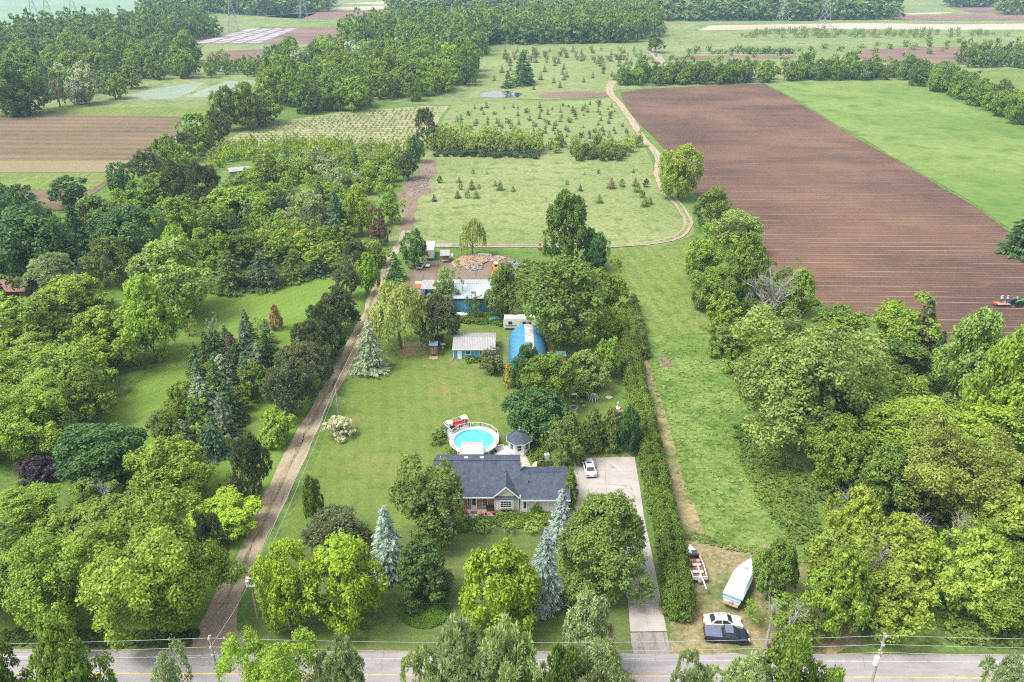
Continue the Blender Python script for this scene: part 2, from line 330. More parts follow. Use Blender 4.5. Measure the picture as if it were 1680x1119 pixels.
# road
xr = lambda y: [(-700, y), (2400, y + 13)]
def road_band(name, y0, y1, z, mat):
    a, b, c, d = at(-900, y0 - 5.7), at(2600, y0 + 13.2), at(2600, y1 + 13.2), at(-900, y1 - 5.7)
    return sheet(name, [a, b, c, d], z, mat, step=3, amp=0.08 if z < 0.06 else 0.02, world_pts=True)
road_band('gravel_shoulder', 1066, 1240, 0.034, M_gravel_grey)
road_band('road', 1069, 1180, 0.055, M_asphalt)
M_yellow = paint('road_yellow', (0.62, 0.4, 0.08), 0.8, wear=0.2, scale=1.2); M_white = paint('road_white', (0.5, 0.5, 0.5), 0.8, wear=0.3, scale=0.9)
road_band('road_marking_centre', 1104.0, 1105.6, 0.06, M_yellow)
road_band('road_marking_edge', 1078.2, 1079.2, 0.06, M_white)

# gravel lane as measured left/right edges
LE = [(262, 1072), (318, 1040), (345, 990), (378, 935), (430, 815), (481, 717), (530, 637), (566, 572), (592, 520), (612, 468), (632, 430), (650, 400), (664, 376)]
RE = [(674, 378), (660, 402), (645, 432), (628, 466), (609, 520), (588, 575), (553, 642), (512, 722), (472, 820), (421, 920), (393, 985), (388, 1030), (418, 1073)]
sheet('gravel_lane', LE + RE, 0.045, M_gravel, step=2.5, amp=0.3)
ribbon('muddy_track', [(668, 378), (671, 345), (672, 318), (684, 300), (700, 285), (706, 262)], [4, 5, 8, 9, 7, 4], 0.05, M_dirt, step=3, amp=1.2)
sheet('mud_patch', [(664, 310), (690, 305), (718, 312), (700, 320), (672, 322)], 0.06, M_dirt, step=3, amp=1.2)

# pond
Mw = NT('pond_water').finish((0.03, 0.04, 0.035), 0.06, 0, 0.6)
ribbon('grass_centre_strip', [(362, 1000), (400, 925), (450, 820), (496, 720), (541, 640), (577, 574), (600, 520), (620, 467)], [0.25, 0.4, 0.5, 0.5, 0.6, 0.7, 0.8, 0.9], 0.055, grass_mat('thin_track_grass', (0.16, 0.15, 0.07), (0.24, 0.19, 0.12), (0.12, 0.14, 0.05), big=0.3, fine=1.4), step=2, amp=0.35)
sheet('pond_water', [(785, 155), (800, 151), (835, 150), (858, 154), (850, 160), (815, 161), (790, 160)], 0.2, Mw, step=4, amp=0.6)

# driveway of concrete slabs
def concrete_mat():
    t = NT('driveway_concrete'); n = t.noise(t.pos(), 0.35, 5, 0.65); f = t.noise(t.pos(), 6, 3, 0.7)
    c = t.mix(t.ramp(n, 0.35, 0.65), (0.3, 0.272, 0.25), (0.36, 0.333, 0.31)); c = t.mix(t.ramp(f, 0.55, 0.8, 0, 0.35), c, (0.3, 0.27, 0.25))
    v = t.new('ShaderNodeTexVoronoi', feature='DISTANCE_TO_EDGE'); t.l.new(t.pos(), v.inputs['Vector']); v.inputs['Scale'].default_value = 0.2
    ck = t.math('MULTIPLY', t.ramp(v.outputs['Distance'], 0.0, 0.012, 1, 0), t.ramp(t.noise(t.pos(), 0.2, 2), 0.5, 0.56)); c = t.mix(t.math('MULTIPLY', ck, 0.7), c, (0.06, 0.055, 0.05)); c = t.mix(t.ramp(t.noise(t.pos(), 0.8, 2), 0.64, 0.74, 0, 0.3), c, (0.14, 0.12, 0.11))
    return t.finish(c, 0.85, 0, 0.2, bump=f, bstr=0.15, bdist=0.01)
M_conc = concrete_mat()
DL = [(943, 752), (938, 790), (940, 830), (985, 900), (1020, 950), (1030, 985), (1034, 1037)]
DR = [(1041, 750), (1050, 800), (1057, 850), (1071, 915), (1080, 960), (1085, 990), (1094, 1036)]
drv = sheet('driveway', DL + DR[::-1], 0.04, paint('joint_sand', (0.12, 0.105, 0.09), 0.95), step=30, amp=0)
def lerp2(a, b, f): return (a[0] + (b[0] - a[0]) * f, a[1] + (b[1] - a[1]) * f)
for i in range(len(DL) - 1):
    for j in range(2):
        for h in range(2 if i < 5 else 1):
            nh = 2 if i < 5 else 1
            q = []
            for (jj, hh) in ((j, h), (j + 1, h), (j + 1, h + 1), (j, h + 1)):
                l = lerp2(DL[i], DL[i + 1], hh / nh); r = lerp2(DR[i], DR[i + 1], hh / nh)
                q.append(at(*lerp2(l, r, jj / 2)))
            c = sum(q, Vector()) / 4
            q = [v + (c - v).normalized() * 0.018 for v in q]
            vs = [(v.x, v.y, 0.05) for v in q] + [(v.x, v.y, 0.07) for v in q]
            me = bpy.data.meshes.new('concrete_slab'); me.from_pydata(vs, [], [(4, 5, 6, 7), (0, 1, 5, 4), (1, 2, 6, 5), (2, 3, 7, 6), (3, 0, 4, 7)])
            me.update(); bm_ = bmesh.new(); bm_.from_mesh(me); bmesh.ops.recalc_face_normals(bm_, faces=bm_.faces)
            if sum(f.normal.z for f in bm_.faces) < 0: bmesh.ops.reverse_faces(bm_, faces=bm_.faces)
            bm_.to_mesh(me); bm_.free()
            link('concrete_slab', me, drv, M_conc)
sheet('driveway_apron', [(1034, 1039), (1094, 1038), (1100, 1073), (1040, 1073)], 0.062, gravel_mat('apron_asphalt', (0.2, 0.18, 0.17), (0.27, 0.25, 0.24), (0.12, 0.11, 0.1)), step=1.5, amp=0.15)
# ================================================================== TREE LIBRARY
def leaf_material():
    t = NT('leaves'); oi = t.new('ShaderNodeObjectInfo'); g = t.new('ShaderNodeNewGeometry')
    r = g.outputs['Random Per Island']
    big = t.noise(t.pos(), 0.55, 3.0, 0.6)
    k = t.new('ShaderNodeVectorMath', operation='SCALE'); t.l.new(oi.outputs['Color'], k.inputs[0])
    wide = t.noise(t.pos(), 0.07, 2.0, 0.5); t.l.new(t.math('MULTIPLY', t.math('MULTIPLY', t.ramp(r, 0, 1, 0.55, 1.42), t.ramp(big, 0.3, 0.7, 0.76, 1.24)), t.ramp(wide, 0.35, 0.65, 0.78, 1.22)), k.inputs['Scale'])
    warm = t.mix(t.math('MULTIPLY_ADD', t.ramp(r, 0.75, 1.0), 0.32, t.ramp(wide, 0.45, 0.7, 0, 0.16)), k.outputs[0], (0.2, 0.22, 0.04))
    p = t.new('ShaderNodeBsdfPrincipled'); t.put(p.inputs['Base Color'], warm); p.inputs['Roughness'].default_value = 0.6; p.inputs['Specular IOR Level'].default_value = 0.25
    tr = t.new('ShaderNodeBsdfTranslucent'); k2 = t.new('ShaderNodeVectorMath', operation='MULTIPLY'); t.l.new(warm, k2.inputs[0]); k2.inputs[1].default_value = (1.15, 1.25, 0.6); t.l.new(k2.outputs[0], tr.inputs['Color'])
    m = t.new('ShaderNodeMixShader'); m.inputs[0].default_value = 0.4; t.l.new(p.outputs[0], m.inputs[1]); t.l.new(tr.outputs[0], m.inputs[2])
    t.l.new(m.outputs[0], t.out.inputs['Surface']); return t.m
M_leaf = leaf_material()
def bark_material():
    t = NT('bark'); oi = t.new('ShaderNodeObjectInfo'); n = t.noise(t.pos(3, 3, 0.6), 2.0, 4, 0.7)
    k = t.new('ShaderNodeVectorMath', operation='SCALE'); t.l.new(oi.outputs['Color'], k.inputs[0]); t.l.new(t.ramp(n, 0.3, 0.7, 0.55, 1.3), k.inputs['Scale'])
    return t.finish(k.outputs[0], 0.95, 0, 0.1, bump=n, bstr=0.6, bdist=0.03)
M_bark = bark_material()

def unit(v): return v / np.maximum(np.linalg.norm(v, axis=-1, keepdims=True), 1e-9)
def cards(P, N, l, w, rng, T=None):
    """one bent four-cornered leaf clump per point"""
    n = len(P); N = unit(N)
    if T is None: T = rng.normal(size=(n, 3))
    T = unit(T - N * np.sum(T * N, 1, keepdims=True)); Bn = np.cross(N, T)
    l = (l * rng.uniform(0.65, 1.3, (n, 1))); w = (w * rng.uniform(0.65, 1.3, (n, 1)))
    V = np.stack([P + T * l, P + Bn * w - N * w * 0.35, P - T * l * 0.8, P - Bn * w - N * w * 0.35], 1).reshape(-1, 3)
    return V
def crown_mesh(name, V, fit=False):
    if fit:                          # fill the unit box
        V = V.copy(); c = [(np.percentile(V[:, i], 0.7) + np.percentile(V[:, i], 99.3)) / 2 for i in (0, 1)]
        for i in (0, 1):
            V[:, i] -= c[i]; V[:, i] *= 0.5 / np.percentile(np.abs(V[:, i]), 99.2)
        a, b = np.percentile(V[:, 2], 0.4), np.percentile(V[:, 2], 99.8); V[:, 2] = (V[:, 2] - a) / (b - a)
    me = np_mesh(name, V, np.arange(len(V), dtype=np.int32).reshape(-1, 4)); me.materials.append(M_leaf); return me
def sph(n, rng): return unit(rng.normal(size=(n, 3)))
def fib(n, rng, jit=0.25):
    i = np.arange(n) + 0.5; ph = np.arccos(1 - 2 * i / n); th = math.pi * (1 + 5 ** 0.5) * i + rng.uniform(0, 6.28)
    return unit(np.stack([np.cos(th) * np.sin(ph), np.sin(th) * np.sin(ph), np.cos(ph)], 1) + rng.normal(size=(n, 3)) * jit)
def env_r(d, kind):
    """distance from the centre (0,0,.5) to the crown's outline along unit direction d, in a 1 x 1 x 1 box"""
    z = d[:, 2]
    if kind == 'round': return np.full(len(d), 0.5)
    if kind == 'dome': return np.where(z > 0, 0.5, 0.5 / np.maximum(np.abs(z) * 1.15 + 0.55, 0.9) * 0.9)
    if kind == 'egg': return 0.5 * (1 - 0.16 * z - 0.1 * (1 - z * z) * (z > 0))
    if kind == 'cone':
        # cone with rounded base: radius at height h: .5*(1-h)^.75
        out = []
        for q in d:
            lo, hi = 0, 0.75
            for _ in range(14):
                m = (lo + hi) / 2; x = math.hypot(q[0], q[1]) * m; h = 0.5 + q[2] * m
                inside = 0 < h < 1 and x < 0.5 * (1 - h) ** 0.62 * min(1, 0.55 + h * 3)
                if inside: lo = m
                else: hi = m
            out.append(lo)
        return np.array(out)
    if kind == 'vase': return 0.5 * (1 + 0.14 * z)
    return np.full(len(d), 0.5)
def broad(name, seed, n1, n2, n3, l, w, env='round', r1=(0.13, 0.215), r2=(0.055, 0.09), up=0.45, strip=False, droop=0.0, rag=0.16):
    rng = np.random.default_rng(seed)
    D1 = fib(n1, rng); R1 = rng.uniform(*r1, n1); E = env_r(D1, env) * rng.uniform(1 - rag * 1.6, 1.06, n1)
    C1 = D1 * np.maximum(E - R1, 0.04)[:, None] + [0, 0, 0.5]
    # inner lobes fill the middle
    ni = max(3, n1 // 5); C1 = np.concatenate([C1, sph(ni, rng) * rng.uniform(0, 0.2, (ni, 1)) + [0, 0, 0.52]]); R1 = np.concatenate([R1, np.full(ni, 0.2)])
    D1 = np.concatenate([D1, sph(ni, rng)])
    idx = np.repeat(np.arange(len(C1)), n2)
    D2 = unit(sph(len(idx), rng) + D1[idx] * 0.75 + [0, 0, 0.25]); R2 = rng.uniform(*r2, len(idx))
    C2 = C1[idx] + D2 * (R1[idx] * rng.uniform(0.7, 1.02, len(idx)))[:, None]
    C2[:, 2] -= droop * np.maximum(0, np.linalg.norm(C2[:, :2], axis=1) - 0.2)
    j = np.repeat(np.arange(len(C2)), n3)
    D3 = unit(sph(len(j), rng) + D2[j] * 0.55 + [0, 0, 0.35])
    P = C2[j] + D3 * (R2[j] * rng.uniform(0.45, 1.1, len(j)))[:, None]
    P[:, 2] -= droop * 0.6 * (R2[j] - 0.0) * rng.uniform(0, 1, len(j))
    N = unit(D3 * 0.9 + rng.normal(size=(len(j), 3)) * 0.42 + [0, 0, up])
    T = None
    if strip: T = unit(D3 + rng.normal(size=D3.shape) * 0.3); N = unit(np.cross(T, rng.normal(size=T.shape)) + [0, 0, 0.3])
    return crown_mesh(name, cards(P, N, l, w, rng, T), True)
def willow(name, seed, n1, n2, n3, l, w):
    rng = np.random.default_rng(seed); D1 = fib(n1, rng); D1[:, 2] = np.abs(D1[:, 2]) * 0.9 + D1[:, 2] * 0.1; D1 = unit(D1); R1 = rng.uniform(0.12, 0.2, n1)
    C1 = D1 * (0.47 - R1)[:, None] * rng.uniform(0.75, 1.05, (n1, 1)) + [0, 0, 0.5]
    idx = np.repeat(np.arange(n1), n2); D2 = unit(sph(len(idx), rng) + D1[idx] * 0.9 + [0, 0, 0.2]); S = C1[idx] + D2 * R1[idx][:, None]
    j = np.repeat(np.arange(len(S)), n3); k = np.tile(np.arange(n3), len(S)) / n3; Ls = rng.uniform(0.1, 0.32, len(S))[j]
    P = S[j] + D2[j] * (0.03 * k)[:, None] + rng.normal(size=(len(j), 3)) * 0.012; P[:, 2] -= k * Ls; P[:, 2] = np.maximum(P[:, 2], 0.02)
    T = rng.normal(size=(len(j), 3)) * 0.3 + [0, 0, -1]; N = D2[j] + rng.normal(size=(len(j), 3)) * 0.5 + [0, 0, 0.35]
    return crown_mesh(name, cards(P, N, l, w, rng, T), True)
def spruce(name, seed, nl, n3, l, w, prof=0.8, droop=0.10, fill=0.75, curl=0.05):
    rng = np.random.default_rng(seed); Ps, Ts, Ns = [], [], []
    for i in range(nl):
        f = i / nl; z = 1 - (1 - f) ** 1.05; r = 0.5 * (1 - f) ** prof * rng.uniform(0.9, 1.04); nb = int(5 + 9 * (1 - f))
        a0 = rng.uniform(0, 6.28)
        for b in range(nb):
            a = a0 + 6.283 * b / nb + rng.normal() * 0.12; rr = r * rng.uniform(0.6, 1.14); m = max(5, int(n3 * (0.3 + rr * 1.6)))
            t = rng.uniform(0.2, 1, m) ** 0.75; side = rng.normal(size=m) * (0.32 * rr * (1.08 - t) + 0.01) * fill
            ca, sa = math.cos(a), math.sin(a)
            z0 = z + rng.normal() * 0.014
            P = np.stack([ca * rr * t - sa * side, sa * rr * t + ca * side, z0 - droop * rr * 2 * t ** 1.5 + curl * rr * t ** 4 - np.abs(side) * 0.35 + rng.normal(size=m) * 0.006], 1)
            T = np.stack([np.full(m, ca) - sa * side * 8, np.full(m, sa) + ca * side * 8, np.full(m, -0.15)], 1)
            N = np.array([ca * 0.45, sa * 0.45, 1.0]) + rng.normal(size=(m, 3)) * 0.38
            Ps.append(P); Ts.append(T); Ns.append(N)
    P = np.concatenate(Ps); P[:, 2] = np.clip(P[:, 2], 0.0, 1)
    return crown_mesh(name, cards(P, np.concatenate(Ns), l, w, rng, np.concatenate(Ts)), True)
def cedar(name, seed, n2, n3, l, w, flat=0.0):
    rng = np.random.default_rng(seed); z = rng.uniform(0.02, 0.98, n2); a = rng.uniform(0, 6.283, n2)
    r = 0.5 * np.minimum(1, (1 - z) * 1.6 + 0.02) ** 0.6 * np.minimum(1, 0.75 + z) * rng.uniform(0.7, 1.08, n2) - 0.03
    D = np.stack([np.cos(a), np.sin(a), np.full(n2, 0.25)], 1); C = np.stack([np.cos(a) * r, np.sin(a) * r, z], 1)
    j = np.repeat(np.arange(n2), n3); Q = rng.normal(size=(len(j), 3)) * [0.06, 0.06, 0.03]; P = C[j] + Q; P[:, 2] = np.clip(P[:, 2], 0, 1.02)
    T = rng.normal(size=(len(j), 3)) * 0.5 + D[j] * 0.5 + [0, 0, 0.9]; N = D[j] + rng.normal(size=(len(j), 3)) * 0.6 + [0, 0, 0.3]
    return crown_mesh(name, cards(P, N, l, w, rng, T), True)

def tube_data(path, radii, k=5):
    V, F = [], []
    for i, (p, r) in enumerate(zip(path, radii)):
        d = (path[min(i + 1, len(path) - 1)] - path[max(i - 1, 0)]).normalized()
        u = d.orthogonal().normalized(); v = d.cross(u)
        for j in range(k):
            a = 2 * math.pi * j / k; V.append(p + (u * math.cos(a) + v * math.sin(a)) * r)
        if i:
            b = (i - 1) * k
            for j in range(k): F.append((b + j, b + (j + 1) % k, b + k + (j + 1) % k, b + k + j))
    return V, F
def tubes_mesh(name, tubes, mat):
    V, F = [], []
    for path, rad, k in tubes:
        v, f = tube_data(path, rad, k); b = len(V); V += v; F += [tuple(i + b for i in q) for q in f]
    me = bpy.data.meshes.new(name); me.from_pydata([tuple(v) for v in V], [], F)
    if mat: me.materials.append(mat)
    return me
def grow(rnd, p, d, L, r, depth, out, spread=0.55, upw=0.25, kids=3):
    pts = [p]; n = 4; q = p.copy(); dd = d.copy()
    for i in range(n):
        dd = (dd + Vector((rnd.gauss(0, .14), rnd.gauss(0, .14), rnd.gauss(0, .1) + upw * .12))).normalized(); q = q + dd * L / n; pts.append(q)
    out.append((pts, [r * (1 - 0.13 * i) for i in range(n + 1)], 5 if r > 0.01 else 4))
    if depth == 0: return
    for k in range(kids):
        f = rnd.uniform(0.45, 1.0); s = pts[max(1, min(n, int(f * n)))]
        nd = (dd + Vector((rnd.gauss(0, spread), rnd.gauss(0, spread), rnd.gauss(0, spread * .6) + upw * .3))).normalized()
        grow(rnd, s, nd, L * rnd.uniform(0.55, 0.8), r * 0.5, depth - 1, out, spread, upw, kids)
def trunk_mesh(name, seed, limbs=True):
    rnd = random.Random(seed); out = []; path = [Vector((0, 0, -0.03)), Vector((0, 0, 0.02)), Vector((rnd.gauss(0, .01), rnd.gauss(0, .01), 0.3)), Vector((rnd.gauss(0, .02), rnd.gauss(0, .02), 0.6)), Vector((rnd.gauss(0, .02), 0, 0.85))]
    out.append((path, [0.04, 0.03, 0.024, 0.015, 0.004], 7))
    if limbs:
        for k in range(9):
            a = k * 2.4 + rnd.random(); z = 0.22 + 0.05 * k; s = Vector((0, 0, z)); L = 0.34 * (1 - z * .6)
            d = Vector((math.cos(a), math.sin(a), 0.75)).normalized(); m = s + d * L * .5 + Vector((0, 0, .02)); e = s + d * L + Vector((0, 0, .06))
            out.append(([s, m, e], [0.012, 0.008, 0.003], 5))
    return tubes_mesh(name, out, M_bark)

LIB = {}
def lib(key):
    """key = (kind, size class, variant)"""
    if key in LIB: return LIB[key]
    kind, lod, v = key; s = v * 17 + {'h': 5, 'n': 1, 'm': 2, 'f': 3, 'x': 4, 't': 6}[lod] + sum(map(ord, kind)) * 5
    big = {'h': 0.6, 'n': 1.0, 'm': 1.55, 'f': 2.7, 'x': 4.4, 't': 8.0}[lod]
    q = lambda a: max(3, int(round(a)))
    n1 = {'h': 28, 'n': 23, 'm': 20, 'f': 11, 'x': 8, 't': 4}[lod]; n2 = {'h': 18, 'n': 13, 'm': 8, 'f': 6, 'x': 4, 't': 2}[lod]; n3 = {'h': 58, 'n': 38, 'm': 20, 'f': 7, 'x': 5, 't': 4}[lod]
    nm = kind + '_crown'
    if kind == 'maple': me = broad(nm, s, n1, n2, n3, 0.020 * big, 0.0135 * big, 'round')
    elif kind == 'dome': me = broad(nm, s, n1, n2, n3, 0.020 * big, 0.0135 * big, 'dome')
    elif kind == 'egg': me = broad(nm, s, n1, n2, n3, 0.021 * big, 0.014 * big, 'egg', rag=0.1)
    elif kind == 'cone': me = broad(nm, s, q(n1 * 1.5), q(n2 * .9), n3, 0.020 * big, 0.012 * big, 'cone', r1=(0.1, 0.15), r2=(0.04, 0.065), droop=0.25, rag=0.08)
    elif kind == 'ash': me = broad(nm, s, q(n1 * 1.1), q(n2 * 1.0), n3, 0.019 * big, 0.012 * big, 'vase', r1=(0.105, 0.2), r2=(0.038, 0.075), rag=0.38, droop=0.1)
    elif kind == 'birch': me = broad(nm, s, q(n1 * 1.0), q(n2 * .9), n3, 0.016 * big, 0.009 * big, 'vase', r1=(0.11, 0.2), r2=(0.035, 0.07), rag=0.34, droop=0.3)
    elif kind == 'thin': me = broad(nm, s, q(n1 * .7), q(n2 * .6), q(n3 * .8), 0.018 * big, 0.011 * big, 'vase', r1=(0.1, 0.18), r2=(0.04, 0.08), rag=0.4)
    elif kind == 'bush': me = broad(nm, s, q(n1 * .8), q(n2 * .8), n3, 0.024 * big, 0.016 * big, 'dome', rag=0.2)
    elif kind == 'pine': me = broad(nm, s, q(n1 * .95), q(n2 * .85), q(n3 * 1.1), 0.028 * big, 0.009 * big, 'egg', r1=(0.13, 0.22), r2=(0.045, 0.075), strip=True, rag=0.2)
    elif kind == 'whitepine': me = broad(nm, s, q(n1 * 1.3), q(n2 * .9), q(n3 * 1.15), 0.025 * big, 0.0085 * big, 'egg', r1=(0.09, 0.16), r2=(0.035, 0.06), strip=True, rag=0.36)
    elif kind == 'willow': me = willow(nm, s, n1, q(n2 * 1.5), q(n3 * .55), 0.022 * big, 0.009 * big)
    elif kind == 'poplar': me = broad(nm, s, q(n1 * 1.1), q(n2 * .9), n3, 0.022 * big, 0.013 * big, 'egg', r1=(0.12, 0.19), r2=(0.05, 0.08), rag=0.16)
    elif kind == 'spruce': me = spruce(nm, s, {'n': 19, 'm': 13, 'f': 8}[lod], {'n': 44, 'm': 24, 'f': 11}[lod], 0.038 * big ** .6, 0.015 * big ** .6)
    elif kind == 'fir': me = spruce(nm, s, {'n': 15, 'm': 11, 'f': 8}[lod], {'n': 44, 'm': 24, 'f': 12}[lod], 0.036 * big ** .6, 0.013 * big ** .6, prof=0.62, droop=0.2, curl=0.12)
    elif kind == 'hemlock': me = spruce(nm, s, {'n': 17, 'm': 12, 'f': 8}[lod], {'n': 60, 'm': 30, 'f': 12}[lod], 0.036 * big ** .6, 0.014 * big ** .6, prof=0.52, droop=0.3, fill=1.0)
    elif kind == 'cedar': me = cedar(nm, s, {'n': 130, 'm': 90, 'f': 40}[lod], {'n': 26, 'm': 16, 'f': 9}[lod], 0.055 * big ** .5, 0.026 * big ** .5)
    LIB[key] = me; return me
TRK = [trunk_mesh('tree_trunk', i) for i in range(4)]
STRAIGHT = trunk_mesh('conifer_trunk', 9, False)

# colours of leaves (base colour)
LC = dict(
    lime=(0.29, 0.43, 0.03), bright=(0.24, 0.36, 0.045), mid=(0.18, 0.275, 0.038), green=(0.135, 0.215, 0.04), deep=(0.07, 0.16, 0.045), dark=(0.055, 0.1, 0.036),
    ash=(0.26, 0.35, 0.045), paleash=(0.28, 0.39, 0.095), olive=(0.165, 0.23, 0.052), yellow=(0.31, 0.4, 0.06), gold=(0.38, 0.35, 0.08), pine=(0.11, 0.135, 0.062), greypine=(0.14, 0.158, 0.085),
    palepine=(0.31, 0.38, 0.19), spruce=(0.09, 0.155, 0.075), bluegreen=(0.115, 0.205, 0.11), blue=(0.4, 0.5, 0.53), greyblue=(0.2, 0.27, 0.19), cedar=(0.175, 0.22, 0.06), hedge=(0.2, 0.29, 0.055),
    purple=(0.075, 0.04, 0.07), plum=(0.17, 0.11, 0.09), willow=(0.34, 0.41, 0.11), rust=(0.3, 0.18, 0.08), cream=(0.6, 0.6, 0.42), white=(0.7, 0.7, 0.6), haze=(0.17, 0.25, 0.075), hemlock=(0.105, 0.2, 0.045), silver=(0.35, 0.42, 0.28))
CONIC = {'spruce', 'fir', 'cedar', 'hemlock', 'cone'}
TCOUNT = [0]
def put_tree(kind, col, base, W, H, clear, lod, label, name=None, group=None, cat=None, depth=None, rnd=None, parts=True, bark=None):
    rnd = rnd or random.Random(TCOUNT[0] * 7 + 3); TCOUNT[0] += 1
    c = LC[col] if isinstance(col, str) else col
    f = rnd.uniform(0.9, 1.1); c = tuple(min(1, x * f * rnd.uniform(0.95, 1.05)) for x in c)
    me = lib((kind, lod, rnd.randrange({'h': 1 if kind in ('cone', 'whitepine') else 2, 'n': 2}.get(lod, 3))))
    name = name or {'spruce': 'spruce_tree', 'fir': 'fir_tree', 'hemlock': 'hemlock_tree', 'cedar': 'cedar_tree', 'pine': 'pine_tree', 'whitepine': 'pine_tree', 'willow': 'willow_tree', 'birch': 'birch_tree',
                    'poplar': 'poplar_tree', 'bush': 'shrub', 'ash': 'ash_tree', 'maple': 'maple_tree', 'dome': 'maple_tree', 'egg': 'maple_tree', 'cone': 'linden_tree', 'thin': 'young_tree'}.get(kind, 'leafy_tree')
    cat = cat or ('shrub' if name in ('shrub', 'flowering_shrub') else 'tree')
    rz = rnd.uniform(0, 6.28); sc = (W, (depth or W), H * (1 - clear))
    if not parts:
        o = link(name, me); o.color = (*c, 1); o.location = (base[0], base[1], H * clear * 0.3); o.scale = (W, depth or W, H * (1 - clear * 0.3)); o.rotation_euler.z = rz
        return tag(o, label, cat, group)
    root = empty(name, (base[0], base[1], 0), rz, label, cat, group)
    cr = link('crown', me, root); cr.color = (*c, 1); cr.location = (0, 0, H * clear); cr.scale = sc
    tk = link('trunk', STRAIGHT if kind in CONIC or kind == 'pine' else TRK[rnd.randrange(4)], root)
    b = bark or (0.16, 0.13, 0.1); tk.color = (*b, 1); hw = min(W, H) ; tk.scale = (hw * .9, hw * .9, H * 0.92)
    return root
def tree(kind, col, x0, y0, x1, y1, label, name=None, group=None, clear=None, cat=None, bark=None, lod=None):
    """measured extent of the whole tree in the photograph -> its place, width and height in the world"""
    if clear is None: clear = {'spruce': .03, 'fir': .06, 'cedar': .02, 'hemlock': .04, 'bush': .03, 'willow': .1, 'poplar': .08, 'pine': .1, 'cone': .05, 'egg': .06, 'ash': .1, 'maple': .1, 'dome': .08}.get(kind, .12)
    cx, cy = (x0 + x1) / 2, (y0 + y1) / 2; wpx, hpx = x1 - x0, y1 - y0; z = 3.0; H = 6
    for _ in range(8):
        if kind in CONIC:
            p = at(cx, cy, z); s = scale_at(p); d = math.atan2(CAMH - z, p.y); W = wpx / s; E = hpx / s
            h = (E - W / 2 * math.sin(d) * 0.9) / math.cos(d); h = max(h, 0.8 * W); h = min(h, 5 * W)
            zc = clear * H; b = at(cx, y1 - W / 2 * math.sin(d) * s * 0.9, zc); p2 = b; z = zc + h * .4
            base = (b.x, b.y)
        else:
            p = at(cx, cy, z); s = scale_at(p); d = math.atan2(CAMH - z, p.y); W = wpx / s; E = hpx / s
            h2 = E * E - (W * math.sin(d)) ** 2; h = math.sqrt(max(h2, (0.55 * W * math.cos(d)) ** 2)) / math.cos(d); h = min(h, 3.2 * W)
            base = (p.x, p.y); H = h / (1 - clear); z = H * clear + h / 2
        H = h / (1 - clear)
    lod = lod or ('h' if wpx > 140 and kind in ('ash', 'maple', 'cone', 'whitepine') else 'n' if max(wpx, hpx) > 62 else 'm' if max(wpx, hpx) > 28 else 'f')
    return put_tree(kind, col, base, W * (1.22 if kind in ('spruce', 'fir') else 1.04), H, clear, lod, label, name, group, cat, bark=bark)

def in_poly(x, y, P):
    c = False; n = len(P)
    for i in range(n):
        a, b = P[i], P[i - 1]
        if (a[1] > y) != (b[1] > y) and x < (b[0] - a[0]) * (y - a[1]) / (b[1] - a[1]) + a[0]: c = not c
    return c
def points_in(pix, n, dmin, seed, world_pts=False):
    P = [((at(*p).x, at(*p).y) if not world_pts else p) for p in pix]; rnd = random.Random(seed)
    xs = [p[0] for p in P]; ys = [p[1] for p in P]; out = []; t = 0; grid = {}
    while len(out) < n and t < n * 40:
        t += 1; x, y = rnd.uniform(min(xs), max(xs)), rnd.uniform(min(ys), max(ys))
        if not in_poly(x, y, P): continue
        g = (int(x // dmin), int(y // dmin))
        if any((x - a) ** 2 + (y - b) ** 2 < dmin * dmin for i in (-1, 0, 1) for j in (-1, 0, 1) for a, b in grid.get((g[0] + i, g[1] + j), [])): continue
        grid.setdefault(g, []).append((x, y)); out.append((x, y))
    return out
def scatter(pix, n, dmin, seed, kinds, group, parts=None, lod=None):
    """kinds: list of (kind, colour, wmin, wmax, height/width, clear, name, label, weight)"""
    rnd = random.Random(seed + 99); pts = points_in(pix, n, dmin, seed); pts.sort(key=lambda p: p[1])
    ws = [k[8] for k in kinds]
    for (x, y) in pts:
        k = rnd.choices(kinds, ws)[0]; W = rnd.uniform(k[2], k[3]); H = W * k[4] * rnd.uniform(0.85, 1.15)
        s = scale_at(Vector((x, y, H / 2))); L = lod or ('n' if W * s > 62 else 'm' if W * s > 26 else 'f')
        lb = k[7]
        if len(pts) > 14:
            xs_ = [p[0] / p[1] for p in pts]; fx = (x / y - min(xs_)) / (max(xs_) - min(xs_) + 1e-6); fy = (y - pts[0][1]) / (pts[-1][1] - pts[0][1] + 1e-6)
            lb += ', ' + ('front' if fy < .34 else 'middle' if fy < .67 else 'back') + ' ' + ('left' if fx < .25 else 'centre left' if fx < .5 else 'centre right' if fx < .75 else 'right')
        put_tree(k[0], k[1], (x, y), W, H, k[5], L, lb, k[6], group, rnd=rnd, parts=(W * s > 20 if parts is None else parts))
    return pts
